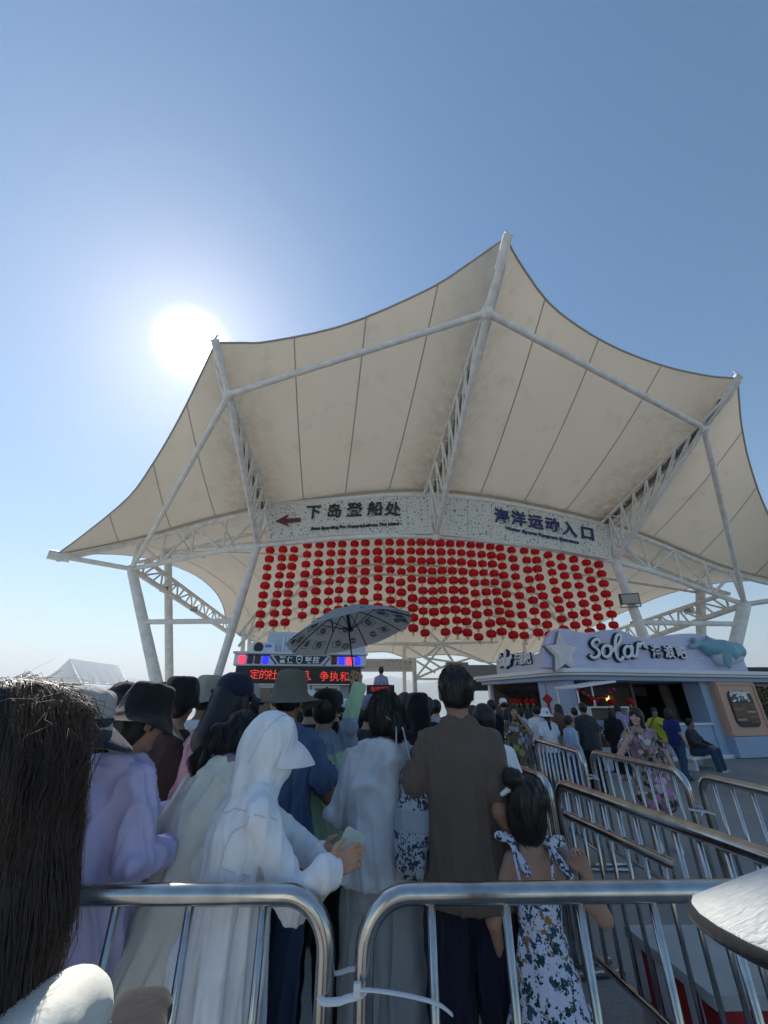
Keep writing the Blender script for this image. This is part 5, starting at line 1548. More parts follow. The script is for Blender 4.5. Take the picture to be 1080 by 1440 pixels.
def make_hat(h, hc, HM, S, e):
    kind = h['kind']; m = h['mat']; sd = h.get('seed', 1); rr_ = random.Random(sd)
    ph = [rr_.uniform(0, 6.28) for _ in range(4)]
    M = Matrix([[HM[i, j] * S for j in range(3)] + [hc[i]] for i in range(3)] + [[0, 0, 0, 1]]) @ Matrix.Diagonal((1, 1.16, 1, 1))
    if kind == 'bucket':
        bw_, dr, cr = h.get('brim', .075), h.get('droop', .05), h.get('crown', .150)
        w0 = h.get('wave', .010)
        prof = [(.004, cr), (.045, cr - .001), (.070, cr - .006), (.084, cr - .020), (.093, cr - .055), (.098, cr - .085), (.101, .030), (.101 + bw_ * .35, .028 - dr * .40), (.101 + bw_ * .7, .026 - dr * .75), (.101 + bw_, .024 - dr), (.101 + bw_ + .002, .020 - dr), (.101 + bw_ * .6, .018 - dr * .65), (.100, .022), (.09, .024)]
        def wob(th, i):
            a = 0 if i < 6 else min(1, (i - 6) / 3) if i < 10 else max(0, (13 - i) / 3)
            d = w0 * (math.sin(2 * th + ph[0]) + .6 * math.sin(3 * th + ph[1])) * a
            q = .003 * math.sin(5 * th + ph[2] + i) + .002 * math.sin(9 * th + ph[3] - i * .7)
            return q + d * .3, d + (h.get('front', 0.0) * a * math.sin(th)) + q * .6
        b = MB().lathe(prof, 40, wob, M)
        o = b.build('hat', m, e, True)
        sm = o.modifiers.new('sub', 'SUBSURF'); sm.levels = sm.render_levels = 1
        if h.get('band'):
            MB().lathe([(.0995, .062), (.1045, .060), (.1055, .034), (.1005, .032)], 40, None, M).build('hat_band', h['band'], o, True)
        if h.get('brim_mat'):
            pr = [(.100, .033), (.102 + bw_ * .5, .031 - dr * .52), (.1035 + bw_, .028 - dr), (.1035 + bw_, .022 - dr), (.100, .018)]
            MB().lathe(pr, 40, lambda th, i: (0, w0 * (math.sin(2 * th + ph[0]) + .6 * math.sin(3 * th + ph[1])) * (.5 if i == 1 else 1 if i in (2, 3) else 0) + h.get('front', 0.0) * (.5 if i == 1 else 1 if i in (2, 3) else 0) * math.sin(th)), M).build('hat_brim', h['brim_mat'], o, True)
    elif kind == 'cap':
        prof = [(.003, .146), (.040, .142), (.068, .126), (.087, .098), (.095, .060), (.096, .020), (.091, .018)]
        o = MB().lathe(prof, 32, lambda th, i: (.0015 * math.sin(6 * th), 0), M).build('cap', m, e, True)
        v, f = [], []
        for j in range(5):
            for i in range(13):
                a = R(90 - 62 + 124 * i / 12); rd = .092 + j / 4 * .085 * (math.sin(a) ** 1.5)
                v.append(M @ Vector((rd * math.cos(a), rd * math.sin(a), .03 - .03 * (j / 4) - .16 * math.cos(a) ** 2 * .25)))
        n0 = len(v); v += [p - Vector((0, 0, .006)) for p in v]
        for q0 in (0, n0):
            for j in range(4):
                for i in range(12): f.append((q0 + j * 13 + i, q0 + j * 13 + i + 1, q0 + (j + 1) * 13 + i + 1, q0 + (j + 1) * 13 + i))
        for i in range(12): f.append((4 * 13 + i, 4 * 13 + i + 1, n0 + 4 * 13 + i + 1, n0 + 4 * 13 + i))
        obj('visor', v, f, h.get('visor', m), o, True)
        MB().lathe([(.002, .153), (.008, .150), (.008, .145)], 10, None, M).build('button', m, o, True)
        if h.get('strap'):
            MB().box((0, 0, 0), (.012, .004, .012)).build('buckle', h['strap'], o, loc=M @ Vector((0, -.098, .035)))
    return o
def phone(name, lab, c, right, up, w=.074, h=.152, m=None, cam_bump=True):
    z = Vector(right).normalized().cross(Vector(up).normalized()); x = Vector(right).normalized(); y = z.cross(x)
    M = Matrix((x, y, z)).transposed().to_4x4(); M.translation = Vector(c)
    e = empty(name, c); tag(e, lab, 'phone')
    M.translation = Vector((0, 0, 0))
    out_ = rrect(0, 0, w, h, .014)
    bm = bmesh.new(); vs = [bm.verts.new(M @ Vector((a, b, -.004))) for a, b in out_]
    f = bm.faces.new(vs); r_ = bmesh.ops.extrude_face_region(bm, geom=[f]); bmesh.ops.translate(bm, verts=[q for q in r_['geom'] if isinstance(q, bmesh.types.BMVert)], vec=(M @ Vector((0, 0, .009))) - M @ Vector((0, 0, 0)))
    bmesh.ops.recalc_face_normals(bm, faces=bm.faces)
    me = bpy.data.meshes.new('case'); bm.to_mesh(me); bm.free()
    link('case', me, m or mat('phone_case', (.55, .60, .58), .35), e)
    bm = bmesh.new(); bm.faces.new([bm.verts.new(M @ Vector((a * .93, b * .96, .0056))) for a, b in out_]); me = bpy.data.meshes.new('screen'); bm.to_mesh(me); bm.free()
    link('screen', me, mat('phone_screen', (.02, .02, .025), .08, spec=.7), e)
    return e
# ================================================================== fabrics
c_white = cloth('cloth_white', (.83, .84, .88), wr=.30); c_cream = cloth('cloth_cream', (.74, .73, .65)); c_lav = cloth('cloth_lavender', (.52, .48, .71)); c_pink = cloth('cloth_pink', (.50, .30, .35))
c_grey = cloth('cloth_grey_marl', (.56, .585, .64), wr=.3, am=.12); c_lgrey = cloth('cloth_light_grey', (.42, .44, .47)); c_brown = cloth('cloth_brown', (.125, .092, .075), wr=.10); c_black = cloth('cloth_black', (.012, .012, .015)); c_navy = cloth('cloth_navy', (.014, .018, .04))
c_blue = cloth('cloth_steel_blue', (.10, .15, .27)); c_lblue = cloth('cloth_light_blue', (.42, .52, .68)); c_green = cloth('cloth_mint', (.42, .62, .40)); c_slate = cloth('cloth_slate', (.30, .36, .46)); c_olive = cloth('cloth_olive', (.135, .125, .10), wr=.25); c_khaki = cloth('cloth_khaki', (.34, .31, .26), wr=.25)
c_jean = cloth('cloth_denim', (.045, .075, .14)); c_dgrey = cloth('cloth_dark_grey', (.045, .048, .055)); c_yellow = cloth('cloth_yellow', (.55, .52, .04)); c_purple = cloth('cloth_purple', (.30, .24, .45)); c_dbrown = cloth('cloth_dark_brown', (.05, .032, .025)); c_red = cloth('cloth_red', (.30, .015, .025)); c_bgrey = cloth('cloth_blue_grey', (.17, .20, .25)); c_lilac = cloth('cloth_lilac', (.40, .38, .52)); c_hat_pale = cloth('cloth_hat_pale', (.38, .37, .36), wr=.2); c_royal = cloth('cloth_royal', (.02, .03, .16))
def floral(name, base, petals, leaf, scale=14):
    m = bpy.data.materials.new(name); m.use_nodes = True
    t = m.node_tree; b = t.nodes['Principled BSDF']; b.inputs['Roughness'].default_value = .88; b.inputs['Specular IOR Level'].default_value = .25
    co = t.nodes.new('ShaderNodeTexCoord')
    nz = t.nodes.new('ShaderNodeTexNoise'); nz.inputs['Scale'].default_value = scale * 1.6; nz.inputs['Detail'].default_value = 3
    t.links.new(co.outputs['Object'], nz.inputs['Vector'])
    av = t.nodes.new('ShaderNodeVectorMath'); av.operation = 'MULTIPLY_ADD'; av.inputs[1].default_value = (.07, .07, .07)
    t.links.new(nz.outputs['Color'], av.inputs[0]); t.links.new(co.outputs['Object'], av.inputs[2])
    prev = None
    for i, (sc, th, cols) in enumerate(((scale * 1.25, .52, leaf), (scale * 1.0, .46, petals))):
        vo = t.nodes.new('ShaderNodeTexVoronoi'); vo.inputs['Scale'].default_value = sc
        mp = t.nodes.new('ShaderNodeMapping'); mp.inputs['Location'].default_value = (i * .37, i * .21, i * .11); mp.inputs['Scale'].default_value = (1, 1, .8 if i == 0 else 1)
        t.links.new(av.outputs[0], mp.inputs[0]); t.links.new(mp.outputs[0], vo.inputs['Vector'])
        sp = t.nodes.new('ShaderNodeSeparateColor'); t.links.new(vo.outputs['Color'], sp.inputs[0])
        thm = t.nodes.new('ShaderNodeMath'); thm.operation = 'MULTIPLY'; thm.inputs[1].default_value = th * 1.35; t.links.new(sp.outputs[1], thm.inputs[0])
        lt = t.nodes.new('ShaderNodeMath'); lt.operation = 'LESS_THAN'; t.links.new(vo.outputs['Distance'], lt.inputs[0]); t.links.new(thm.outputs[0], lt.inputs[1])
        rp = t.nodes.new('ShaderNodeValToRGB'); rp.color_ramp.interpolation = 'CONSTANT'
        rp.color_ramp.elements[0].color = (*cols[0], 1); rp.color_ramp.elements[1].position = .5; rp.color_ramp.elements[1].color = (*cols[1], 1)
        if len(cols) > 2:
            el = rp.color_ramp.elements.new(.8); el.color = (*cols[2], 1)
        t.links.new(sp.outputs[0], rp.inputs[0])
        mx = t.nodes.new('ShaderNodeMix'); mx.data_type = 'RGBA'
        if prev is None: mx.inputs['A'].default_value = (*base, 1)
        else: t.links.new(prev, mx.inputs['A'])
        t.links.new(rp.outputs[0], mx.inputs['B']); t.links.new(lt.outputs[0], mx.inputs['Factor']); prev = mx.outputs['Result']
    t.links.new(prev, b.inputs['Base Color'])
    n2 = t.nodes.new('ShaderNodeTexNoise'); n2.inputs['Scale'].default_value = 12; t.links.new(co.outputs['Object'], n2.inputs['Vector'])
    bp = t.nodes.new('ShaderNodeBump'); bp.inputs['Strength'].default_value = .4; bp.inputs['Distance'].default_value = .012
    t.links.new(n2.outputs['Fac'], bp.inputs['Height']); t.links.new(bp.outputs[0], b.inputs['Normal'])
    return m
f_girl = floral('print_white_leaves', (.66, .70, .86), [(.05, .09, .12), (.62, .66, .85), (.30, .20, .06)], [(.02, .055, .06), (.04, .085, .14)], 32)
f_phone = floral('print_pink_flowers', (.36, .26, .26), [(.66, .24, .48), (.76, .48, .68), (.70, .62, .60)], [(.02, .05, .025), (.16, .10, .04)], 13)
f_far = floral('print_lilac_flowers', (.14, .11, .07), [(.45, .32, .48), (.55, .48, .60), (.35, .30, .12)], [(.05, .04, .03), (.12, .13, .06)], 11)
f_toile = floral('print_toile', (.36, .40, .46), [(.03, .045, .07), (.34, .38, .45)], [(.03, .045, .07), (.05, .065, .09)], 34)
f_scarf = floral('print_scarf', (.30, .22, .26), [(.03, .06, .14), (.4, .4, .45)], [(.02, .04, .10), (.3, .12, .15)], 22)

# ================================================================== near queue, left to right
tr_blk = dict(kind='trousers', mat=c_black); tr_jean = dict(kind='trousers', mat=c_jean); tr_grey = dict(kind='trousers', mat=c_dgrey)
# woman right beside the camera, long wind-blown hair
p1, d1_ = person('woman at far left edge with long wind-blown dark hair and cream hood', (34, 948), .50, 4, vox=.008, head=(4, 0, 0), height=1.665,
    top=dict(name='jacket', mat=c_cream, ex=.03, hem=-.2, wr=.006), bottom=tr_blk, hair=dict(kind='none'))
# loose strands over the hair
def strands(d, n, seed, par, m, spec):
    rr_ = random.Random(seed); b = MB()
    for _ in range(n):
        pts = spec(rr_, d)
        b.tube(pts, [.00045 + .0002 * (1 - abs(2 * k / (len(pts) - 1) - 1)) for k in range(len(pts))], 3, caps=False)
    b.build('hair_strands', m, par, True)
hp1, S1, hc1 = d1_['hp'], d1_['S'], d1_['hc']
hb = Blob(.009)
hb.ell(hp1(0, -.02, .02), (.086, .108, .106), .03, M=d1_['HM']).cap(hp1(.0, -.05, -.045), hc1 + V3(.02, -.09, -.20), .088, .108, .05).cap(hc1 + V3(.02, -.09, -.20), hc1 + V3(.055, -.09, -.36), .106, .100, .05)
hb.cap(hp1(.025, -.05, -.10), hc1 + V3(.05, -.09, -.22), .092, .112, .05)
hair1 = part('hair', hb.mesh('hair', wr=.010, wf=(70, 70, 6), wr2=.003, seed=5), HAIR, p1)
def comb(par, me, n, seed, m, rad, Lr, sway, lift_pow, lift_max, zmin=-9, jit=.10):
    """strands laid over a hair mass, combed down from the crown"""
    r = np.random.RandomState(seed); N = len(me.vertices)
    co = np.zeros(N * 3); me.vertices.foreach_get('co', co); co = co.reshape(-1, 3)
    no = np.zeros(N * 3); me.vertex_normals.foreach_get('vector', no); no = no.reshape(-1, 3)
    ok = np.nonzero(co[:, 2] > zmin)[0]; b = MB(); sub = co[::2]
    for i in ok[r.randint(0, len(ok), n)]:
        p = co[i].copy(); L_ = r.uniform(*Lr); k = 9; cur = norm(V3(*sway) + r.uniform(-1, 1, 3) * jit); lf = r.uniform(0, 1) ** lift_pow * lift_max; pts = []; j = i
        for q in range(k):
            if q % 2 == 0: j = np.argmin(((sub - p) ** 2).sum(1)) * 2
            nn = no[j]; t = norm(cur - nn * (cur @ nn)); pts.append(p + nn * (.001 + lf * (q / k) ** 1.5)); p = p + t * L_ / k; p = p + nn * ((co[j] - p) @ nn) * .8
        b.tube(pts, [rad * (1 - .6 * q / (k - 1)) for q in range(k)], 3, caps=False)
    b.build('hair_strands', m, par, True)
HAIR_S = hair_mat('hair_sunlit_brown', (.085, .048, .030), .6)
comb(hair1, hair1.data, 4200, 3, HAIR_B, .0005, (.10, .26), (.10, -.1, -1), 7, .006)
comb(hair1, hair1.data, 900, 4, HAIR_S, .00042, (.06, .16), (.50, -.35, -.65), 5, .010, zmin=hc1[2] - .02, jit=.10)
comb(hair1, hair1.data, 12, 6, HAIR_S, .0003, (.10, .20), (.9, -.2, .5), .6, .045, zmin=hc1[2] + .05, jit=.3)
st1 = Blob(.008)
_sq = [d1_['T'](q) for q in ((.20, -.20, .18), (.235, -.19, .36), (.24, -.09, .49), (.20, .02, .49), (.165, .10, .41), (.15, .14, .25))]
for a_, b_ in zip(_sq[:-1], _sq[1:]):
    for dx_ in (-.012, .012): st1.cap(a_ + V3(dx_, 0, 0), b_ + V3(dx_, 0, 0), .014, .014, .014)
part('backpack_strap', st1.mesh('backpack_strap'), c_black, p1)
hd1 = Blob(.008); T1 = d1_['T']
hd1.ell(T1((.02, -.17, .405)), (.205, .08, .150), .04).cap(T1((.11, -.16, .50)), T1((.15, -.02, .50)), .045, .04, .04).cap(T1((-.12, -.16, .50)), T1((-.16, -.02, .50)), .045, .04, .04).cap(T1((-.10, -.20, .48)), T1((.12, -.19, .50)), .035, .038, .04)
hd1.ell(T1((0, -.12, .56)), (.135, .08, .10), .02, 's')
part('hood', hd1.mesh('hood', wr=.007, seed=8, wr2=.001), c_cream, p1)
bpk = Blob(.012); bpk.ell(d1_['T']((0, -.24, .26)), (.15, .10, .22), .02); 
_bo = part('backpack', bpk.mesh('backpack', wr=.006), c_dgrey, p1)
person('person in pale grey sun hat with dark navy brim', (121, 967), 1.62, -50, vox=.011, hat_add=.03, head=(-6, 0, 8), top=dict(mat=c_bgrey, ex=.02), bottom=tr_jean, hair=dict(kind='bob'),
       hat=dict(kind='bucket', mat=c_hat_pale, brim_mat=c_navy, band=c_navy, brim=.085, droop=.045, seed=4, front=-.01))
p3, d3 = person('woman in lavender hooded jacket and wide black bucket hat', (216, 962), 2.05, -38, vox=.0095, lean=2, head=(-9, 6, 0), hat_add=.035, hands=True,
    arms={'R': dict(elbow=(.25, .04, 1.08), wrist=(.13, .30, 1.06), f=(.8, .5, 0), t=(0, 0, 1), curl=.6), 'L': dict(elbow=(-.22, .10, 1.10), wrist=(-.05, .32, 1.14), curl=.6, t=(0, 0, 1))},
    top=dict(name='jacket', mat=c_lav, ex=.045, hem=-.32, flare=.03, hood='side', wr=.011, cuff=.018), bottom=dict(kind='wide', mat=c_lav), hair=dict(kind='tied', tail=(-.05, -.10, -.05), drop=(-.03, -.03, -.16)),
    hat=dict(kind='bucket', mat=c_black, brim=.088, droop=.060, crown=.158, seed=9, wave=.008, front=-.012))
w3 = Matrix.Translation(d3['loc']) @ Matrix.Rotation(d3['yw'], 4, 'Z')
phone('mobile_phone', 'phone held by the woman in lavender jacket', w3 @ Vector(d3['A']['L'][2] + V3(.03, .10, .03)), w3.to_3x3() @ Vector((1, 0, 0)), w3.to_3x3() @ Vector((0, .4, 1)), m=mat('phone_violet', (.25, .22, .5), .3))
person('man in plain black cap and blue grey top behind the tent side', (178, 960), 3.0, 35, vox=.012, hat_add=.02, top=dict(mat=c_bgrey, ex=.02, hood='collar'), bottom=tr_blk, hair=dict(kind='short'), hat=dict(kind='cap', mat=c_black))
person('person in black knitted cap and dark brown top', (258, 953), 2.62, 5, vox=.012, hat_add=.025, top=dict(mat=c_dbrown, ex=.03), bottom=tr_blk, hair=dict(kind='short'), hat=dict(kind='bucket', mat=c_black, brim=.012, droop=.03, crown=.150, seed=2))
p6, d6 = person('man in khaki bucket hat and white short sleeved shirt', (296, 950), 3.15, 12, vox=.012, hat_add=.03, skin=SKIN_T, arms={'L': dict(elbow=(-.28, .0, 1.08), wrist=(-.10, .28, 1.10), f=(1, .3, .1))},
       top=dict(mat=c_white, ex=.035, sleeve='short'), bottom=tr_jean, hair=dict(kind='short'), hat=dict(kind='bucket', mat=c_khaki, brim=.045, droop=.05, seed=5, wave=.006))
MB().tube([d6['T'](q) for q in ((-.10, -.14, .20), (-.115, -.12, .40), (-.12, 0, .53), (-.12, .10, .44))], .022, 8, flat=.3).build('backpack_strap', c_black, p6, True)
person('woman in navy cap and pink hoodie with long black hair', (332, 946), 2.55, -14, vox=.010, hat_add=.025, head=(0, -18, 0), top=dict(name='hoodie', mat=c_pink, ex=.045, hood='side', wr=.011), bottom=tr_grey,
       hair=dict(kind='long', len=.34), hat=dict(kind='cap', mat=c_navy, strap=SHOE_W))
p8, d8 = person('woman with low ponytail and cream hooded jacket bending forward', (354, 1006), 2.3, -30, bw=.92, vox=.0095, lean=13, head=(-24, 0, 0), skin=SKIN_T,
       top=dict(name='jacket', mat=c_cream, ex=.04, hem=-.28, flare=.03, hood='collar', wr=.011), bottom=dict(kind='skirt', mat=c_lgrey, hem=.12, flare=.10), hair=dict(kind='tied', tail=(-.035, -.105, -.035), drop=(-.03, -.06, -.12), drop2=(-.01, 0, -.08)), strands_n=1000)
sc8 = Blob(.010); sc8.cap(d8['T']((-.05, -.02, .535)), d8['T']((.055, .0, .53)), .05 * d8['s'], .05 * d8['s'], .02).cap(d8['T']((.05, .03, .53)), d8['T']((.05, .10, .46)), .045, .04, .02).cap(d8['T']((-.05, .03, .53)), d8['T']((.05, .10, .46)), .045, .04, .02)
part('scarf', sc8.mesh('scarf', wr=.006), f_scarf, p8)
# the white hooded person reading a phone
ph_c = at_y(487, 1203, 1.86)
p9, d9 = person('person in white sun jacket with visor hood up, holding a phone', (398, 1003), 1.98, -62, vox=.0085, lean=6, head=(-14, 0, 0), hands=True, hat_add=.025, face=True,
    arms={'R': dict(elbow=('px', 412, 1270, 1.80), wrist=('px', 462, 1225, 1.74), f=(.80, .35, .30), t=(-.2, .2, 1), curl=.55), 'L': dict(elbow=('px', 452, 1215, 2.18), wrist=('px', 452, 1205, 2.02), f=(.9, -.30, .20), t=(-.1, -.2, 1), curl=.35)},
    top=dict(name='sun_jacket', mat=c_white, ex=.038, hem=-.34, flare=.05, wr=.0060, cuff=.022), bottom=tr_blk, hair=dict(kind='none'))
hp9 = d9['hp']; g9 = Blob(.0075); HM9 = d9['HM']; S9 = d9['S']
g9.ell(hp9(0, -.022, .020), np.array((.102, .125, .128)) * S9, .03, M=HM9)
g9.cap(hp9(0, -.055, -.04), d9['T']((0, -.03, .49)), .088 * S9, .080 * S9, .04)
g9.cap(hp9(0, .02, -.06), d9['T']((0, .03, .48)), .070 * S9, .074 * S9, .04)
g9.ell(hp9(0, .045, -.055), np.array((.064, .068, .075)) * S9, .03, M=HM9)
g9.ell(hp9(0, .118, .004), np.array((.075, .062, .024)) * S9, .001, 's', M=HM9)
part('hood', g9.mesh('hood', wr=.0055, wr2=.001, seed=4), c_white, p9)
vis = MB()
vv, ff = [], []
for j in range(6):
    for i in range(15):
        a = R(-78 + 156 * i / 14); t = j / 5
        rx_ = .094 + .012 * t; ry_ = .088 + .135 * t * math.cos(a) ** .7
        vv.append(Vector(hp9(rx_ * math.sin(a), ry_ * math.cos(a) - .005,   .066 - .060 * t - .055 * math.sin(a) ** 2 * (1 + .2 * t) + .012 * math.sin(math.pi * t))))
n0 = len(vv); vv += [Vector(q) - Vector((0, 0, .005)) for q in vv]
for q0 in (0, n0):
    for j in range(5):
        for i in range(14): ff.append((q0 + j * 15 + i, q0 + j * 15 + i + 1, q0 + (j + 1) * 15 + i + 1, q0 + (j + 1) * 15 + i))
for i in range(14): ff.append((75 + i, 76 + i, n0 + 76 + i, n0 + 75 + i))
obj('visor', vv, ff, c_white, p9, True)
MB().tube([Vector(hp9(.104 * math.cos(R(a)), .030, .02 + .118 * math.sin(R(a)))) for a in range(-50, 231, 20)], .004, 6).build('hood_seam', c_white, p9, True)
def surf_line(ob, pts, r, m, par, name):
    """a stitched seam laid on the surface of a garment"""
    n_ = len(ob.data.vertices); co = np.zeros(n_ * 3); ob.data.vertices.foreach_get('co', co); co = co.reshape(-1, 3)
    no = np.zeros(n_ * 3); ob.data.vertex_normals.foreach_get('vector', no); no = no.reshape(-1, 3); res = []
    for p in resample([Vector(q) for q in pts], 40):
        j = np.argmin(((co - np.array(p)) ** 2).sum(1)); res.append(Vector(co[j] + no[j] * .0005))
    res = [res[0]] + [(a + b * 2 + c) / 4 for a, b, c in zip(res[:-2], res[1:-1], res[2:])] + [res[-1]]
    MB().tube(res, r, 5).build(name, m, par, True)
jk9 = [o for o in p9.children if o.name.startswith('sun_jacket')][0]; hd9 = [o for o in p9.children if o.name.startswith('hood')][0]
seam9 = cloth('cloth_white_seam', (.62, .64, .70), wr=.1); T9 = d9['T']
surf_line(hd9, [hp9(.0, .10, .12), hp9(.06, -.03, .15), hp9(.09, -.09, .05), hp9(.10, -.10, -.08)], .0022, seam9, hd9, 'seam')
surf_line(hd9, [hp9(.11, .05, .09), hp9(.12, .04, .0), hp9(.10, .05, -.10), T9((.09, .07, .46))], .0022, seam9, hd9, 'seam')
surf_line(jk9, [T9((.03, -.16, .46)), T9((.10, -.14, .46)), T9((.20, -.03, .44)), T9((.20, .06, .42))], .0022, seam9, jk9, 'seam')
surf_line(jk9, [T9((.24, -.10, .45)), T9((.20, -.16, .36)), T9((.16, -.12, .28)), T9((.17, .0, .26))], .0022, seam9, jk9, 'seam')
surf_line(jk9, [T9((.16, -.02, .26)), T9((.22, -.01, .0)), T9((.26, -.01, -.34))], .0022, seam9, jk9, 'seam')
surf_line(jk9, [T9((0, -.20, .40)), T9((0, -.20, .1)), T9((0, -.25, -.34))], .0022, seam9, jk9, 'seam')
phone('mobile_phone', 'pale phone held up by the white hooded person', ph_c, (-.72, -.25, .38), (.55, .1, .75), w=.085, h=.165)
# olive hat man, umbrella holder, grey hoodie woman
person('man in wide olive bucket hat and steel blue shirt', (411, 944), 2.75, 8, bw=.93, vox=.010, hat_add=.035, skin=SKIN_T, head=(-4, -14, 0), arms={'R': dict(elbow=(.27, -.05, 1.06), wrist=(.12, .22, 1.12))},
       top=dict(mat=c_blue, ex=.035, sleeve='short', hem=-.16), bottom=tr_jean, hair=dict(kind='short'), hat=dict(kind='bucket', mat=c_olive, brim=.080, droop=.05, crown=.160, seed=7, wave=.014))
UY = 3.0
p11, d11 = person('person in mint and grey jacket raising an umbrella', (459, 969), UY, -4, vox=.0095, hat_add=.02, hands=True, arms={'R': dict(elbow=('px', 490, 1022, UY - .08), wrist=('px', 502, 966, UY - .03), f=(.02, .05, 1), t=(-1, .3, 0), curl=1.15)},
       top=dict(name='jacket', mat=c_slate, ex=.035, hem=-.10, hood='collar', wr=.011, m2=c_green, m2f=lambda c: ((c[:, 2] < 1.30 + .10 * np.minimum(1, np.maximum(0, c[:, 0] - .1) * 3)) & (c[:, 0] < .34)) | (c[:, 2] > 1.50) | ((c[:, 0] > .30) & (c[:, 2] > 1.40))), bottom=tr_blk, hair=dict(kind='short'), hat=dict(kind='cap', mat=c_black))
p12, d12 = person('woman in light grey hoodie and wide grey trousers with clipped hair', (541, 971), 2.5, 0, vox=.009, arms={'R': dict(elbow=(.25, .03, 1.08), wrist=(.17, .20, .98)), 'L': dict(elbow=(-.24, .05, 1.07), wrist=(-.10, .24, .98))},
       top=dict(name='hoodie', mat=c_grey, ex=.042, hem=-.05, hood='down', wr=.010), bottom=dict(kind='wide', mat=cloth('cloth_grey_trousers', (.37, .40, .42)), ex=.008), hair=dict(kind='tied', tail=(.05, -.085, -.03), drop=(.02, -.02, -.05), drop2=(.005, .0, -.03)), shoes=SHOE_W, strands_n=1000)
MB().tube([d12['hp'](.005, -.118, -.01), d12['hp'](.045, -.116, -.035), d12['hp'](.085, -.088, -.062)], .008, 8, flat=.5).build('hair_clip', mat('clip_plastic', (.25, .22, .20), .2), p12, True)
# tote bag on her right shoulder
s12 = d12['s']; tb0 = d12['T']((.185, -.10, -.03)); tbw = Matrix.Translation(d12['loc']) @ Matrix.Rotation(d12['yw'], 4, 'Z')
tote = empty('tote_bag', at_y(578, 1172, 2.30)); tag(tote, 'tote bag with navy leaf print hanging from the grey hoodie shoulder', 'bag')
tg = Blob(.009); tg.loft((0, 0, -.16), rotm(0, 4, 0), [(0, .055, .04, 0, 0), (.04, .085, .062, 0, 0), (.18, .088, .058, 0, 0), (.30, .080, .040, 0, 0), (.40, .062, .024, -.005, 0)], .02)
to2 = part('bag_body', tg.mesh('bag_body', wr=.008, wr2=.003), f_toile, tote)
tbn = Blob(.009); tbn.loft((0, 0, -.16), rotm(0, 4, 0), [(.17, .0905, .0605, 0, 0), (.26, .086, .050, 0, 0)], .02); part('bag_band', tbn.mesh('bag_band', wr=.008, wr2=.003, seed=0), cloth('cloth_bag_band', (.30, .34, .40)), tote)
for q in (-.03, .03): MB().tube([(q * 1.3 - .02, -.01, .23), (q - .035, -.01, .33), (q * .6 - .045, .04, .43), (q * .4 - .05, .13, .41), (q - .05, .16, .30)], .012, 8, flat=.35).build('strap', cloth('cloth_strap', (.38, .41, .46)), tote, True)
# man in brown polo, his hand on the girl's shoulder; the girl
p13, d13 = person('man in brown polo shirt with short black hair', (638, 937), 2.32, -2, bw=.93, vox=.0085, skin=SKIN_T, hands=True,
    arms={'R': dict(elbow=('px', 704, 1140, 2.18), wrist=('px', 726, 1186, 2.18), f=(.6, .0, -.6), t=(-.5, .2, .4), curl=.35), 'L': dict(elbow=(-.245, .0, 1.10), wrist=(-.16, .20, 1.0))},
    top=dict(name='polo_shirt', mat=c_brown, ex=.034, sleeve='short', hem=-.10, flare=.030, hood='collar', wr=.0045), bottom=dict(kind='trousers', mat=c_navy, ex=.024, pex=-.008), hair=dict(kind='short'), strands_n=900)
GY = 2.12
p14, d14 = person('girl in white floral dress with a hair bun', (740, 1092), GY, -12, vox=.0085, head=(4, -20, 7), hscale=1.32, bw=.72, hands=True, child=True, strands_n=900,
    arms={'R': dict(elbow=('px', 850, 1292, GY - .06), wrist=('px', 824, 1226, GY - .06), f=(-.40, .1, 1), t=(-1, .2, 0), curl=.9), 'L': dict(elbow=(-.24, .0, 1.06), wrist=(-.21, .12, .86))},
    top=dict(name='dress_bodice', mat=f_girl, ex=.006, hem=.10, strapless=True, wr=.002), bottom=dict(kind='skirt', mat=f_girl, hem=.14, flare=.34, n=21, fold=.08, waist=(1.04, .158, .118)), shoes=SHOE_W,
    hair=dict(kind='bun', tail=(-.045, -.075, .115)))
for sx in (-1, 1):
    MB().tube([d14['T'](q) for q in ((sx * .075, -.118, .33), (sx * .095, -.075, .47), (sx * .10, 0, .525), (sx * .09, .085, .45), (sx * .08, .11, .34))], .014, 8, flat=.4).build('dress_strap', f_girl, p14, True)
    bw2 = Blob(.008)
    c_ = d14['T']((sx * .105, -.03, .53))
    bw2.ell(c_ + V3(-.035, 0, .015), (.036, .014, .022), .01).ell(c_ + V3(.035, 0, .012), (.036, .014, .022), .01).cap(c_, c_ + V3(.05, -.02, -.09), .012, .022, .01)
    part('bow', bw2.mesh('bow'), f_girl, p14)
rb_ = Blob(.006); q_ = d14['hp'](-.045, -.075, .085); rb_.cap(q_ + V3(-.05, -.01, -.03), q_, .010, .014, .01).cap(q_, q_ + V3(.045, -.035, -.045), .013, .008, .01); part('hair_ribbon', rb_.mesh('hair_ribbon'), mat('ribbon_pale', (.62, .68, .64), .5), p14)
cup = empty('paper_cup', at_y(789, 1195, GY + .04)); tag(cup, 'pale pink paper cup held at the girl\'s mouth', 'cup')
MB().lathe([(.024, -.05), (.034, .035), (.036, .038), (.033, .036), (.0315, .03), (.022, -.045)], 20, M=Matrix.Rotation(R(-20), 4, 'Y')).build('cup_wall', mat('cup_pink', (.62, .45, .44), .5), cup, True)
person('person in white shirt carrying a red bag behind the brown polo', (678, 990), 3.25, 6, vox=.013, top=dict(mat=c_white, ex=.03, sleeve='short', hem=-.14), bottom=dict(kind='trousers', mat=c_red), hair=dict(kind='short'))
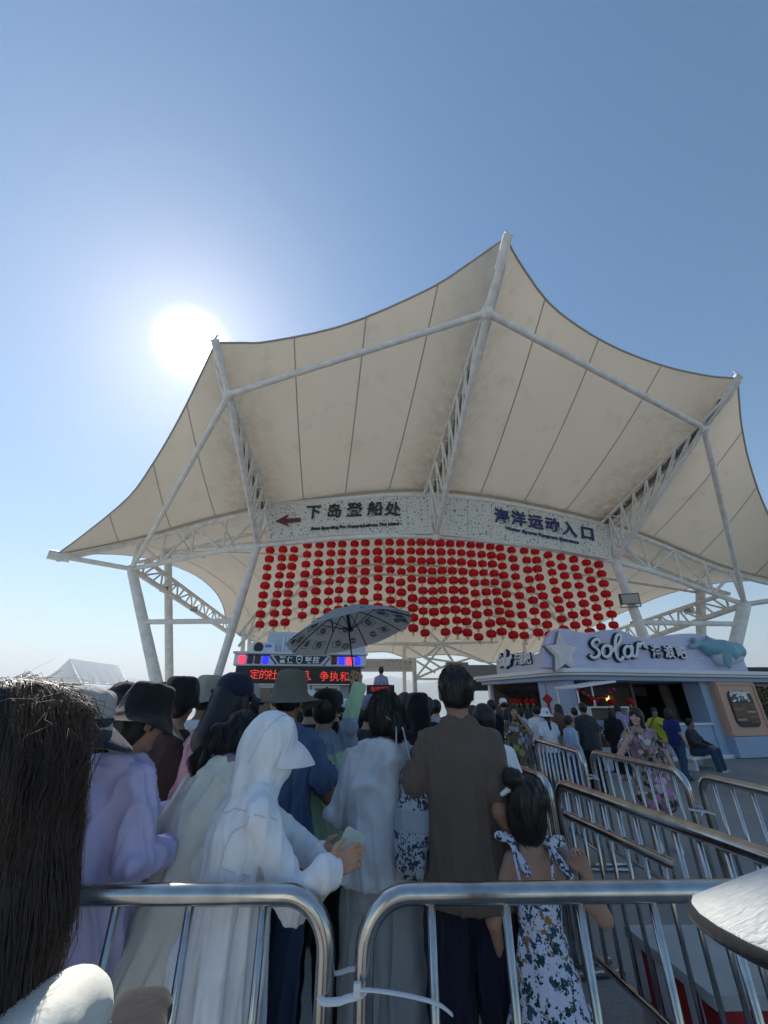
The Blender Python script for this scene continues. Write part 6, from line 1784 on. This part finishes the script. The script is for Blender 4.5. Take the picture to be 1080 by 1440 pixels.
person('person with black hood up between the two women', (588, 975), 3.55, 4, vox=.013, hat_add=.02, top=dict(name='hoodie', mat=c_black, ex=.04), bottom=tr_blk, hair=dict(kind='bob', mat=c_black), hat=dict(kind='bucket', mat=c_black, brim=.004, droop=.03, crown=.145, seed=3))
# umbrella held up over the queue
uh = at_y(502, 960, UY - .03); ut = at_y(487, 856, UY + .03)
um = empty('umbrella', uh); tag(um, 'grey umbrella with camera drawings on its inner side, held above the queue', 'umbrella')
ax_ = (ut - uh); ulen = ax_.length; az_ = (ax_.normalized() + Vector((-.05, .0, 0))).normalized()
Mu = az_.to_track_quat('Z', 'Y').to_matrix()
def umb_mat():
    m = bpy.data.materials.new('umbrella_cloth'); m.use_nodes = True; t = m.node_tree; b = t.nodes['Principled BSDF']; b.inputs['Roughness'].default_value = .6
    geo = t.nodes.new('ShaderNodeNewGeometry'); mx = t.nodes.new('ShaderNodeMix'); mx.data_type = 'RGBA'
    mx.inputs['A'].default_value = (.34, .36, .39, 1); mx.inputs['B'].default_value = (.50, .49, .475, 1)
    t.links.new(geo.outputs['Backfacing'], mx.inputs['Factor']); t.links.new(mx.outputs['Result'], b.inputs['Base Color'])
    tr = t.nodes.new('ShaderNodeBsdfTranslucent'); tr.inputs['Color'].default_value = (.46, .45, .43, 1); ms = t.nodes.new('ShaderNodeMixShader'); ms.inputs[0].default_value = .30
    t.links.new(b.outputs[0], ms.inputs[1]); t.links.new(tr.outputs[0], ms.inputs[2]); t.links.new(ms.outputs[0], t.nodes['Material Output'].inputs['Surface'])
    return m
um_m = umb_mat(); ink = mat('umbrella_ink', (.06, .06, .07), .6); rod = mat('umbrella_rod', (.02, .02, .022), .35, metal=.5)
UR, UHt, NR = .49, .20, 8
crown = Vector(ax_)
def dome(r, th):
    t = r / UR; a = (th / (2 * math.pi) * NR) % 1; sag = 4 * a * (1 - a)
    rr2 = r * (1 - .045 * sag * t); return Vector((rr2 * math.cos(th), rr2 * math.sin(th), -UHt * t ** 1.7 + .02 * sag * t * 0 - .018 * sag * t * (1 - t) * 2))
rot0 = R(13)
for g_ in range(NR):
    v, f = [], []
    for j in range(9):
        for i in range(9): v.append(crown + Mu @ dome(UR * (j + .02) / 8.02, rot0 + 2 * math.pi * (g_ + i / 8) / NR))
    for j in range(8):
        for i in range(8): f.append((j * 9 + i, (j + 1) * 9 + i, (j + 1) * 9 + i + 1, j * 9 + i + 1))
    o = obj('canopy_panel', v, f, um_m, um, True)
    MB().tube([crown + Mu @ (dome(UR * j / 8, rot0 + 2 * math.pi * g_ / NR) - Vector((0, 0, .008))) for j in range(9)], .004, 5).build('rib', rod, um)
    MB().tube([crown + Mu @ (dome(UR * .45, rot0 + 2 * math.pi * g_ / NR) - Vector((0, 0, .008))), crown + Mu @ Vector((0, 0, -.17))], .003, 5).build('stretcher', rod, um)
    # ink drawings of cameras and lenses on the inner side
    ru = random.Random(40 + g_)
    for (rr3, fr) in ((.40, .30), (.40, .70), (.27, .5), (.44, .5)):
        if rr3 == .44 and g_ % 2: continue
        th = rot0 + 2 * math.pi * (g_ + fr) / NR; c0 = dome(rr3, th); e1 = (dome(rr3 + .02, th) - c0).normalized(); e2 = (dome(rr3, th + .05) - c0).normalized(); nn = e1.cross(e2).normalized()
        if nn.z > 0: nn = -nn
        sz = ru.uniform(.030, .048); an = ru.uniform(-.5, .5); a1_ = e1 * math.cos(an) + e2 * math.sin(an); a2_ = e2 * math.cos(an) - e1 * math.sin(an)
        d_ = MB(); P2 = lambda x, y: crown + Mu @ (c0 + a1_ * (y * sz) + a2_ * (x * sz) + nn * .006)
        for k in range(3): d_.tube([P2((1 - .28 * k) * .75 * math.cos(q), (1 - .28 * k) * .75 * math.sin(q)) for q in [2 * math.pi * z / 16 for z in range(17)]], .0022, 4)
        if ru.random() < .6: d_.tube([P2(x, y) for x, y in ((-1.5, -.95), (1.5, -.95), (1.5, .9), (.5, .9), (.4, 1.25), (-.4, 1.25), (-.5, .9), (-1.5, .9), (-1.5, -.95))], .002, 4)
        d_.build('drawing', ink, um)
MB().tube([Vector((0, 0, -.10)) * 1, crown], .006, 8).build('shaft', rod, um)
MB().tube([Vector((0, 0, -.12)), Vector((0, 0, .02))], .014, 10).build('handle', rod, um, True)
MB().lathe([(.02, -.18), (.022, -.16), (.012, -.155), (.012, .0), (.03, .004), (.012, .03)], 12, M=Matrix.Translation(crown) @ Mu.to_4x4()).build('runner', rod, um, True)
ep = crown + Mu @ dome(UR, rot0 + 2 * math.pi * 0 / NR)
MB().tube([ep, ep + Vector((.012, 0, -.03)), ep + Vector((.02, 0, -.085))], [.012, .014, .010], 8, flat=.4).build('closing_strap', rod, um, True)

# ================================================================== middle of the queue: heads between the nearer people
mid = [
    ('person in black cap beyond the umbrella arm', (470, 971), 4.3, 10, c_black, 'short', dict(kind='cap', mat=c_black)),
    ('person in white bucket hat beside the umbrella arm', (484, 984), 4.6, -20, c_lgrey, 'bob', dict(kind='bucket', mat=c_white, brim=.05, droop=.05, seed=6)),
    ('dark haired person before the podium', (499, 972), 6.4, 0, c_black, 'short', None),
    ('dark haired person left of the black hood', (569, 974), 4.4, 10, c_dgrey, 'bob', None),
    ('person in lilac shirt left of the brown polo man', (612, 984), 6.6, 0, c_lilac, 'short', None),
    ('person in dark cap under the kiosk window', (391, 968), 5.6, 30, c_dgrey, 'short', dict(kind='cap', mat=c_black)),
    ('dark haired person by the kiosk right post', (512, 982), 5.6, -15, c_navy, 'bob', None),
    ('dark haired person at the foot of the leaning column', (160, 968), 4.8, 20, c_dgrey, 'short', None),
    ('person in dark top left of the tent posts', (128, 968), 5.2, 20, c_black, 'bob', None),
    ('woman with dark bob between hat and cap', (444, 982), 5.2, 0, c_black, 'bob', None),
    ('person in black before the gatehouse', (690, 984), 8.5, 15, c_black, 'short', None),
    ('person in white cap before the gatehouse', (707, 982), 10.5, 0, c_dgrey, 'short', dict(kind='cap', mat=c_white)),
    ('dark dressed person right of the brown polo man', (664, 992), 5.4, 0, c_dgrey, 'bob', None),
    ('person in pale bucket hat behind the navy cap woman', (352, 963), 4.1, 10, c_lgrey, 'bob', dict(kind='bucket', mat=c_hat_pale, brim=.045, droop=.045, seed=12)),
    ('dark haired person behind the black bucket hat', (232, 960), 4.0, 15, c_black, 'short', None),
    ('person in beige sun hat at the left behind the pale hat', (98, 962), 3.1, 20, c_khaki, 'bob', dict(kind='bucket', mat=c_khaki, brim=.06, droop=.04, seed=14)),
    ('person in grey cap between the umbrella arm and clipped hair', (520, 978), 3.9, -10, c_dgrey, 'short', dict(kind='cap', mat=c_bgrey)),
    ('dark haired person left of the brown polo shoulder', (600, 980), 4.9, 8, c_navy, 'short', None),
    ('person in cream cap between olive hat and umbrella arm', (438, 972), 4.0, 12, c_navy, 'short', dict(kind='cap', mat=c_cream)),
    ('short dark person behind the grey hoodie woman', (525, 986), 4.9, 0, c_black, 'short', None),
]
for lab, hpx, Y, yaw, m, hk, ht in mid:
    person(lab, hpx, Y, yaw, vox=.017, hat_add=.02 if ht else 0, top=dict(mat=m, ex=.03), bottom=tr_blk, hair=dict(kind=hk), hat=ht)
# guard on the podium
person('guard in lilac shirt standing on the podium', (536, 938), 13.75, 8, vox=.02, height=None, seat=(1.03,), top=dict(mat=c_lilac, ex=.03), bottom=tr_blk, hair=dict(kind='short'))

# ================================================================== people before the booth
f13, df = person('phoning woman in pink flowered shirt and shorts', (893, 995), 5.95, 158, vox=.0085, head=(0, -26, -6), face=True, hands=True, skin=mat('skin_light', (.52, .32, .25), .5),
    arms={'R': dict(elbow=('px', 872, 1062, 5.75), wrist=('px', 884, 1036, 5.72), f=(.02, .25, 1), t=(1, .1, 0), curl=.7, flip=True), 'L': dict(elbow=('px', 935, 1058, 5.9), wrist=('px', 952, 1090, 5.8), f=(.3, 0, -1))},
    top=dict(mat=f_phone, ex=.022, sleeve='short', hem=-.14, hood='collar'), bottom=dict(kind='shorts', mat=f_phone, ex=.035), shoes=SHOE_W, hair=dict(kind='bob', fringe=True))
phone('mobile_phone', 'white phone at the ear of the flowered shirt woman', at_y(882.5, 1022, 5.70), (.5, .8, 0), (-.15, .1, 1), m=mat('phone_white', (.75, .74, .72), .3))
far = [
    dict(label='woman in white tank top and dark skirt, back turned', head_px=(711, 997), Y=9.6, yaw=6, top=dict(mat=c_lgrey, ex=.01, sleeve='none'), bottom=dict(kind='skirt', mat=c_dgrey, hem=.30, flare=.05), hair=dict(kind='bob')),
    dict(label='woman in lilac flowered dress walking towards the queue', head_px=(721, 991), Y=8.1, yaw=165, face=True, arms={'L': dict(elbow=(-.26, .06, 1.15), wrist=(-.12, .14, 1.38))}, top=dict(mat=f_far, ex=.015, sleeve='short'), bottom=dict(kind='skirt', mat=f_far, hem=.25, flare=.08), hair=dict(kind='long', front=True)),
    dict(label='woman in light blue shirt facing the booth side window', head_px=(732, 995), Y=10.2, yaw=-60, top=dict(mat=c_lblue, ex=.03, sleeve='short'), bottom=dict(kind='skirt', mat=c_bgrey, hem=.4, flare=.04), hair=dict(kind='tied')),
    dict(label='person dressed all in black near the side window', head_px=(741, 997), Y=10.8, yaw=-20, top=dict(mat=c_black, ex=.03), bottom=tr_blk, hair=dict(kind='long')),
    dict(label='man in white shirt and navy trousers with crossbody strap', head_px=(752, 992), Y=9.5, yaw=4, top=dict(mat=c_white, ex=.03, sleeve='short'), bottom=dict(kind='trousers', mat=c_navy), hair=dict(kind='short')),
    dict(label='woman in white sun hat and white shirt with long ponytail', head_px=(766, 995), Y=9.0, yaw=0, hat_add=.03, top=dict(mat=c_white, ex=.03, sleeve='short', hem=-.1), bottom=tr_jean, hair=dict(kind='tied', tail=(0, -.1, -.05), drop=(0, -.02, -.22), drop2=(0, 0, -.14)), hat=dict(kind='bucket', mat=c_white, brim=.07, droop=.05, seed=8)),
    dict(label='woman with very long black hair and brown backpack', head_px=(784, 990), Y=9.4, yaw=-8, top=dict(mat=c_khaki, ex=.03), bottom=tr_grey, hair=dict(kind='long', len=.42)),
    dict(label='boy in light blue shirt looking right', head_px=(798, 1006), Y=8.8, yaw=-70, hscale=1.12, top=dict(mat=c_lblue, ex=.03), bottom=tr_jean, hair=dict(kind='short')),
    dict(label='person with short hair under the awning', head_px=(806, 995), Y=10.6, yaw=0, top=dict(mat=c_khaki, ex=.03, sleeve='short'), bottom=tr_blk, hair=dict(kind='short')),
    dict(label='broad man in charcoal shirt before the awning stall', head_px=(818, 988), Y=9.0, yaw=-8, skin=SKIN_T, top=dict(mat=c_dgrey, ex=.05, sleeve='short', hem=-.12), bottom=tr_blk, hair=dict(kind='short')),
    dict(label='woman in long black dress before the display case', head_px=(857, 995), Y=10.4, yaw=-30, top=dict(mat=c_black, ex=.035), bottom=dict(kind='skirt', mat=c_black, hem=.15, flare=.06), hair=dict(kind='bob'), shoes=SHOE_W),
    dict(label='man in lilac shirt leaning over the booth counter', head_px=(868, 994), Y=11.0, yaw=-25, lean=18, height=1.50, top=dict(mat=c_purple, ex=.03, sleeve='short'), bottom=tr_blk, hair=dict(kind='short')),
    dict(label='man in bright yellow shirt holding a hand to his face', head_px=(918, 995), Y=10.9, yaw=160, face=True, skin=SKIN_T, arms={'R': dict(elbow=(.26, .12, 1.12), wrist=(.08, .22, 1.42)), 'L': dict(elbow=(-.26, .10, 1.10), wrist=(-.05, .24, 1.20))}, top=dict(mat=c_yellow, ex=.04, sleeve='short'), bottom=dict(kind='shorts', mat=c_lgrey), hair=dict(kind='short')),
    dict(label='person in royal blue top and jeans striding right', head_px=(938, 996), Y=10.2, yaw=-75, top=dict(mat=c_royal, ex=.03, sleeve='short'), bottom=tr_jean, hair=dict(kind='bob'), legs={'R': ((.09, 0, .87), (.10, -.03, .47), (.105, -.20, .11)), 'L': ((-.09, 0, .87), (-.10, .12, .48), (-.105, .16, .085))}),
    dict(label='man in dark jacket sitting on the booth step', head_px=(967, 1010), Y=11.9, yaw=-150, face=True, seat=(1.0,), skin=SKIN_T, top=dict(mat=c_dgrey, ex=.04), bottom=tr_jean, hair=dict(kind='short'), shoes=SHOE_W,
         arms={'R': dict(elbow=(.25, .08, 1.10), wrist=(.10, .36, 1.02)), 'L': dict(elbow=(-.25, .08, 1.10), wrist=(-.10, .36, 1.02))},
         legs={'R': ((.09, 0, .89), (.13, .42, .93), (.14, .46, .52)), 'L': ((-.09, 0, .89), (-.13, .42, .93), (-.14, .42, .52))}),
]
for kw in far:
    pe, dd = person(vox=.018, **kw)
    if 'seat' in kw:                               # the low ledge he sits on
        mw = Matrix.Translation(dd['loc']) @ Matrix.Rotation(dd['yw'], 4, 'Z'); hpw = mw @ Vector((0, -.02, .88)); zs = hpw.z - .095
        bn = empty('low_bench', (hpw.x, hpw.y, 0), dd['yw']); tag(bn, 'low white bench under the man in dark jacket by the booth', 'bench')
        MB().box((0, 0, zs - .03), (1.3, .36, .06)).build('seat', white, bn, bevel=.01)
        for sx in (-.5, .5): MB().box((sx, 0, (zs - .062) / 2), (.08, .3, zs - .062)).build('leg', white, bn, bevel=.006)
bk = Blob(.02); q = at_y(786, 1018, 9.25); bk.ell((0, 0, 0), (.16, .10, .22), .02); be_ = empty('backpack', q); tag(be_, 'brown leather backpack worn by the long haired woman', 'backpack'); part('bag_body', bk.mesh('bag_body'), mat('leather_brown', (.14, .06, .03), .5), be_)
MB().box((0, -.1, -.06), (.2, .04, .16)).build('pocket', mat('leather_brown_dk', (.10, .045, .025), .5), be_, bevel=.02)
# suitcase by the third side barrier
sg0 = at_y(705, 1060, 7.4); scs = empty('suitcase', (sg0.x, sg0.y, 0), R(-8)); tag(scs, 'black ribbed upright suitcase beside the walking woman', 'suitcase')
blk = mat('suitcase_black', (.016, .016, .019), .4)
MB().box((0, 0, .45), (.54, .32, .78)).build('shell', blk, scs, bevel=.04)
for k in range(7): MB().box((-.21 + k * .07, -.165, .45), (.03, .02, .68)).build('rib', blk, scs, bevel=.006)
for sx in (-.2, .2): MB().tube([(sx * .6, .12, .84), (sx * .6, .12, 1.02)], .01, 6).build('handle_post', blk, scs)
MB().box((0, .12, 1.03), (.28, .03, .03)).build('handle', blk, scs, bevel=.008)
for sx in (-.2, .2):
    for sy in (-.1, .1): MB().lathe([(.01, -.02), (.035, -.02), (.035, .02), (.01, .02)], 12, M=Matrix.Translation((sx, sy, .035)) @ Matrix.Rotation(R(90), 4, 'Y')).build('wheel', SHOE_K, scs)
# person below the lens whose woven sun hat pokes into the lower right corner
ph_, dh = person('person in cream woven sun hat with black edge, lower right corner', None, .45, 96, head=(3, 0, 0), vox=.012, pos=(.572, .47, 1.615), height=1.595, top=dict(mat=c_black, ex=.0, ), bottom=tr_blk, hair=dict(kind='short'))
straw = mat('woven_cream', (.66, .65, .60), .8, bump=[(190, .8, .003, (1, .25, 1))], noise=(60, .08, 2))
Mh = Matrix([[dh['HM'][i, j] * dh['S'] for j in range(3)] + [dh['hc'][i]] for i in range(3)] + [[0, 0, 0, 1]]) @ Matrix.Diagonal((1, 1.08, 1, 1))
def lobe(th): return max(0, math.cos(th - math.pi / 2)) ** 4.5
def brim_r(th, f): return .104 + f * (.014 + .150 * lobe(th))
hv = [(.004, .15, 0), (.06, .147, 0), (.09, .125, 0), (.100, .06, 0), (.104, .03, 0), (.104, .016, .35), (.104, .000, .7), (.104, -.016, 1), (.104, -.022, 1.0), (.104, .0, .6), (.104, .018, .1)]
v, f = [], []; sg2 = 72
for r_, z_, fr in hv:
    for k in range(sg2):
        th = 2 * math.pi * k / sg2; rad = r_ if fr == 0 else brim_r(th, fr)
        v.append(Mh @ Vector((rad * math.cos(th), rad * math.sin(th), z_ - .05 * fr * math.cos(th) ** 2)))
for i in range(len(hv) - 1):
    for k in range(sg2): k2 = (k + 1) % sg2; f.append((i * sg2 + k, i * sg2 + k2, (i + 1) * sg2 + k2, (i + 1) * sg2 + k))
ho = obj('sun_visor', v, f, straw, ph_, True)
MB().tube([Mh @ Vector((brim_r(2 * math.pi * k / 72, 1) * math.cos(2 * math.pi * k / 72), brim_r(2 * math.pi * k / 72, 1) * math.sin(2 * math.pi * k / 72), -.024 - .05 * math.cos(2 * math.pi * k / 72) ** 2)) for k in range(73)], .006, 8).build('hat_edging', c_black, ho, True)
# ================================================================== whale figure mounted on the booth parapet
whale = empty('whale_figure', (0, 0, 0), parent=booth)
def wz(x, y, o=PY - .12): 
    p = bl(*Z6(x, y), off=o); return V3(p.x, p.y, p.z)
teal = mat('whale_teal', (.20, .42, .50), .45, noise=(3, .12, 2)); belly = mat('whale_belly', (.62, .66, .72), .45)
u_ = np.linalg.norm(wz(900, 130) - wz(800, 130)) / 100
wb = Blob(.022)
wb.cap(wz(905, 128), wz(955, 125), 33 * u_, 24 * u_, .12).cap(wz(905, 128), wz(848, 112), 33 * u_, 22 * u_, .1).cap(wz(848, 112), wz(810, 98), 20 * u_, 8 * u_, .06)
wb.cap(wz(808, 98), wz(790, 82), 8 * u_, 7 * u_, .03).cap(wz(808, 100), wz(782, 110), 8 * u_, 7 * u_, .03)
wb.cap(wz(852, 92), wz(842, 70), 12 * u_, 4 * u_, .04).ell(wz(968, 130), (14 * u_, .12, 13 * u_), .05)
part('body', wb.mesh('body'), teal, whale)
wl_ = Blob(.022); wl_.cap(wz(900, 150, PY - .16), wz(960, 150, PY - .16), 26 * u_, 16 * u_, .08).cap(wz(900, 150, PY - .16), wz(858, 132, PY - .14), 24 * u_, 8 * u_, .05)
part('belly', wl_.mesh('belly'), belly, whale)
wf_ = Blob(.018); wf_.cap(wz(918, 150, PY - .36), wz(928, 186, PY - .40), 14 * u_, 6 * u_, .03); part('fin', wf_.mesh('fin'), teal, whale)
we = Blob(.01); we.ell(wz(943, 118, PY - .40), (3.5 * u_, .03, 3.5 * u_), .01); part('eye', we.mesh('eye'), darkm, whale)

# ================================================================== shrub past the booth's end
def shrub(name, lab, c, rx, ry, h, n, seed):
    e = empty(name, c); tag(e, lab, 'shrub'); rr_ = random.Random(seed)
    for k in range(7):
        a = rr_.uniform(0, 6.28); MB().tube([(0, 0, 0), (rx * .3 * math.cos(a), ry * .3 * math.sin(a), h * .4), (rx * .7 * math.cos(a), ry * .7 * math.sin(a), h * .8)], [.03, .02, .008], 6).build('stem', mat('shrub_stem', (.08, .06, .04), .8), e)
    b = MB()
    for k in range(n):
        u, v, w = rr_.gauss(0, .45), rr_.gauss(0, .45), rr_.random()
        if u * u + v * v > 1: continue
        p = Vector((u * rx, v * ry, h * (.12 + .88 * w))); d = Vector((rr_.uniform(-1, 1), rr_.uniform(-1, 1), rr_.uniform(-.3, 1))).normalized(); q = d.orthogonal().normalized(); L_ = rr_.uniform(.06, .13)
        b.add([p, p + d * L_ * .5 + q * L_ * .22, p + d * L_, p + d * L_ * .5 - q * L_ * .22], [(0, 1, 2, 3)])
    b.build('foliage', mat('shrub_leaf', (.05, .085, .035), .6, noise=(4, .5, 2), trans=.2), e)
sq = at_y(1066, 1040, 15.4)
shrub('shrub', 'dark green shrub beside the right end of the booth', (sq.x + .7, sq.y, 0), .9, .7, 2.0, 2600, 4)
# ================================================================== the hazy air over the bay
hz = bpy.data.materials.new('haze_air'); hz.use_nodes = True
_t = hz.node_tree
for n in list(_t.nodes):
    if n.type != 'OUTPUT_MATERIAL': _t.nodes.remove(n)
_v = _t.nodes.new('ShaderNodeVolumePrincipled')
_v.inputs['Color'].default_value = (.90, .95, 1.0, 1)
_v.inputs['Density'].default_value = 0.00042
_v.inputs['Anisotropy'].default_value = .25
_t.links.new(_v.outputs[0], [n for n in _t.nodes if n.type == 'OUTPUT_MATERIAL'][0].inputs['Volume'])
_hb = MB().box((0, 6900, 160), (28600, 14600, 330)).build('haze', hz)
tag(_hb, kind='stuff')
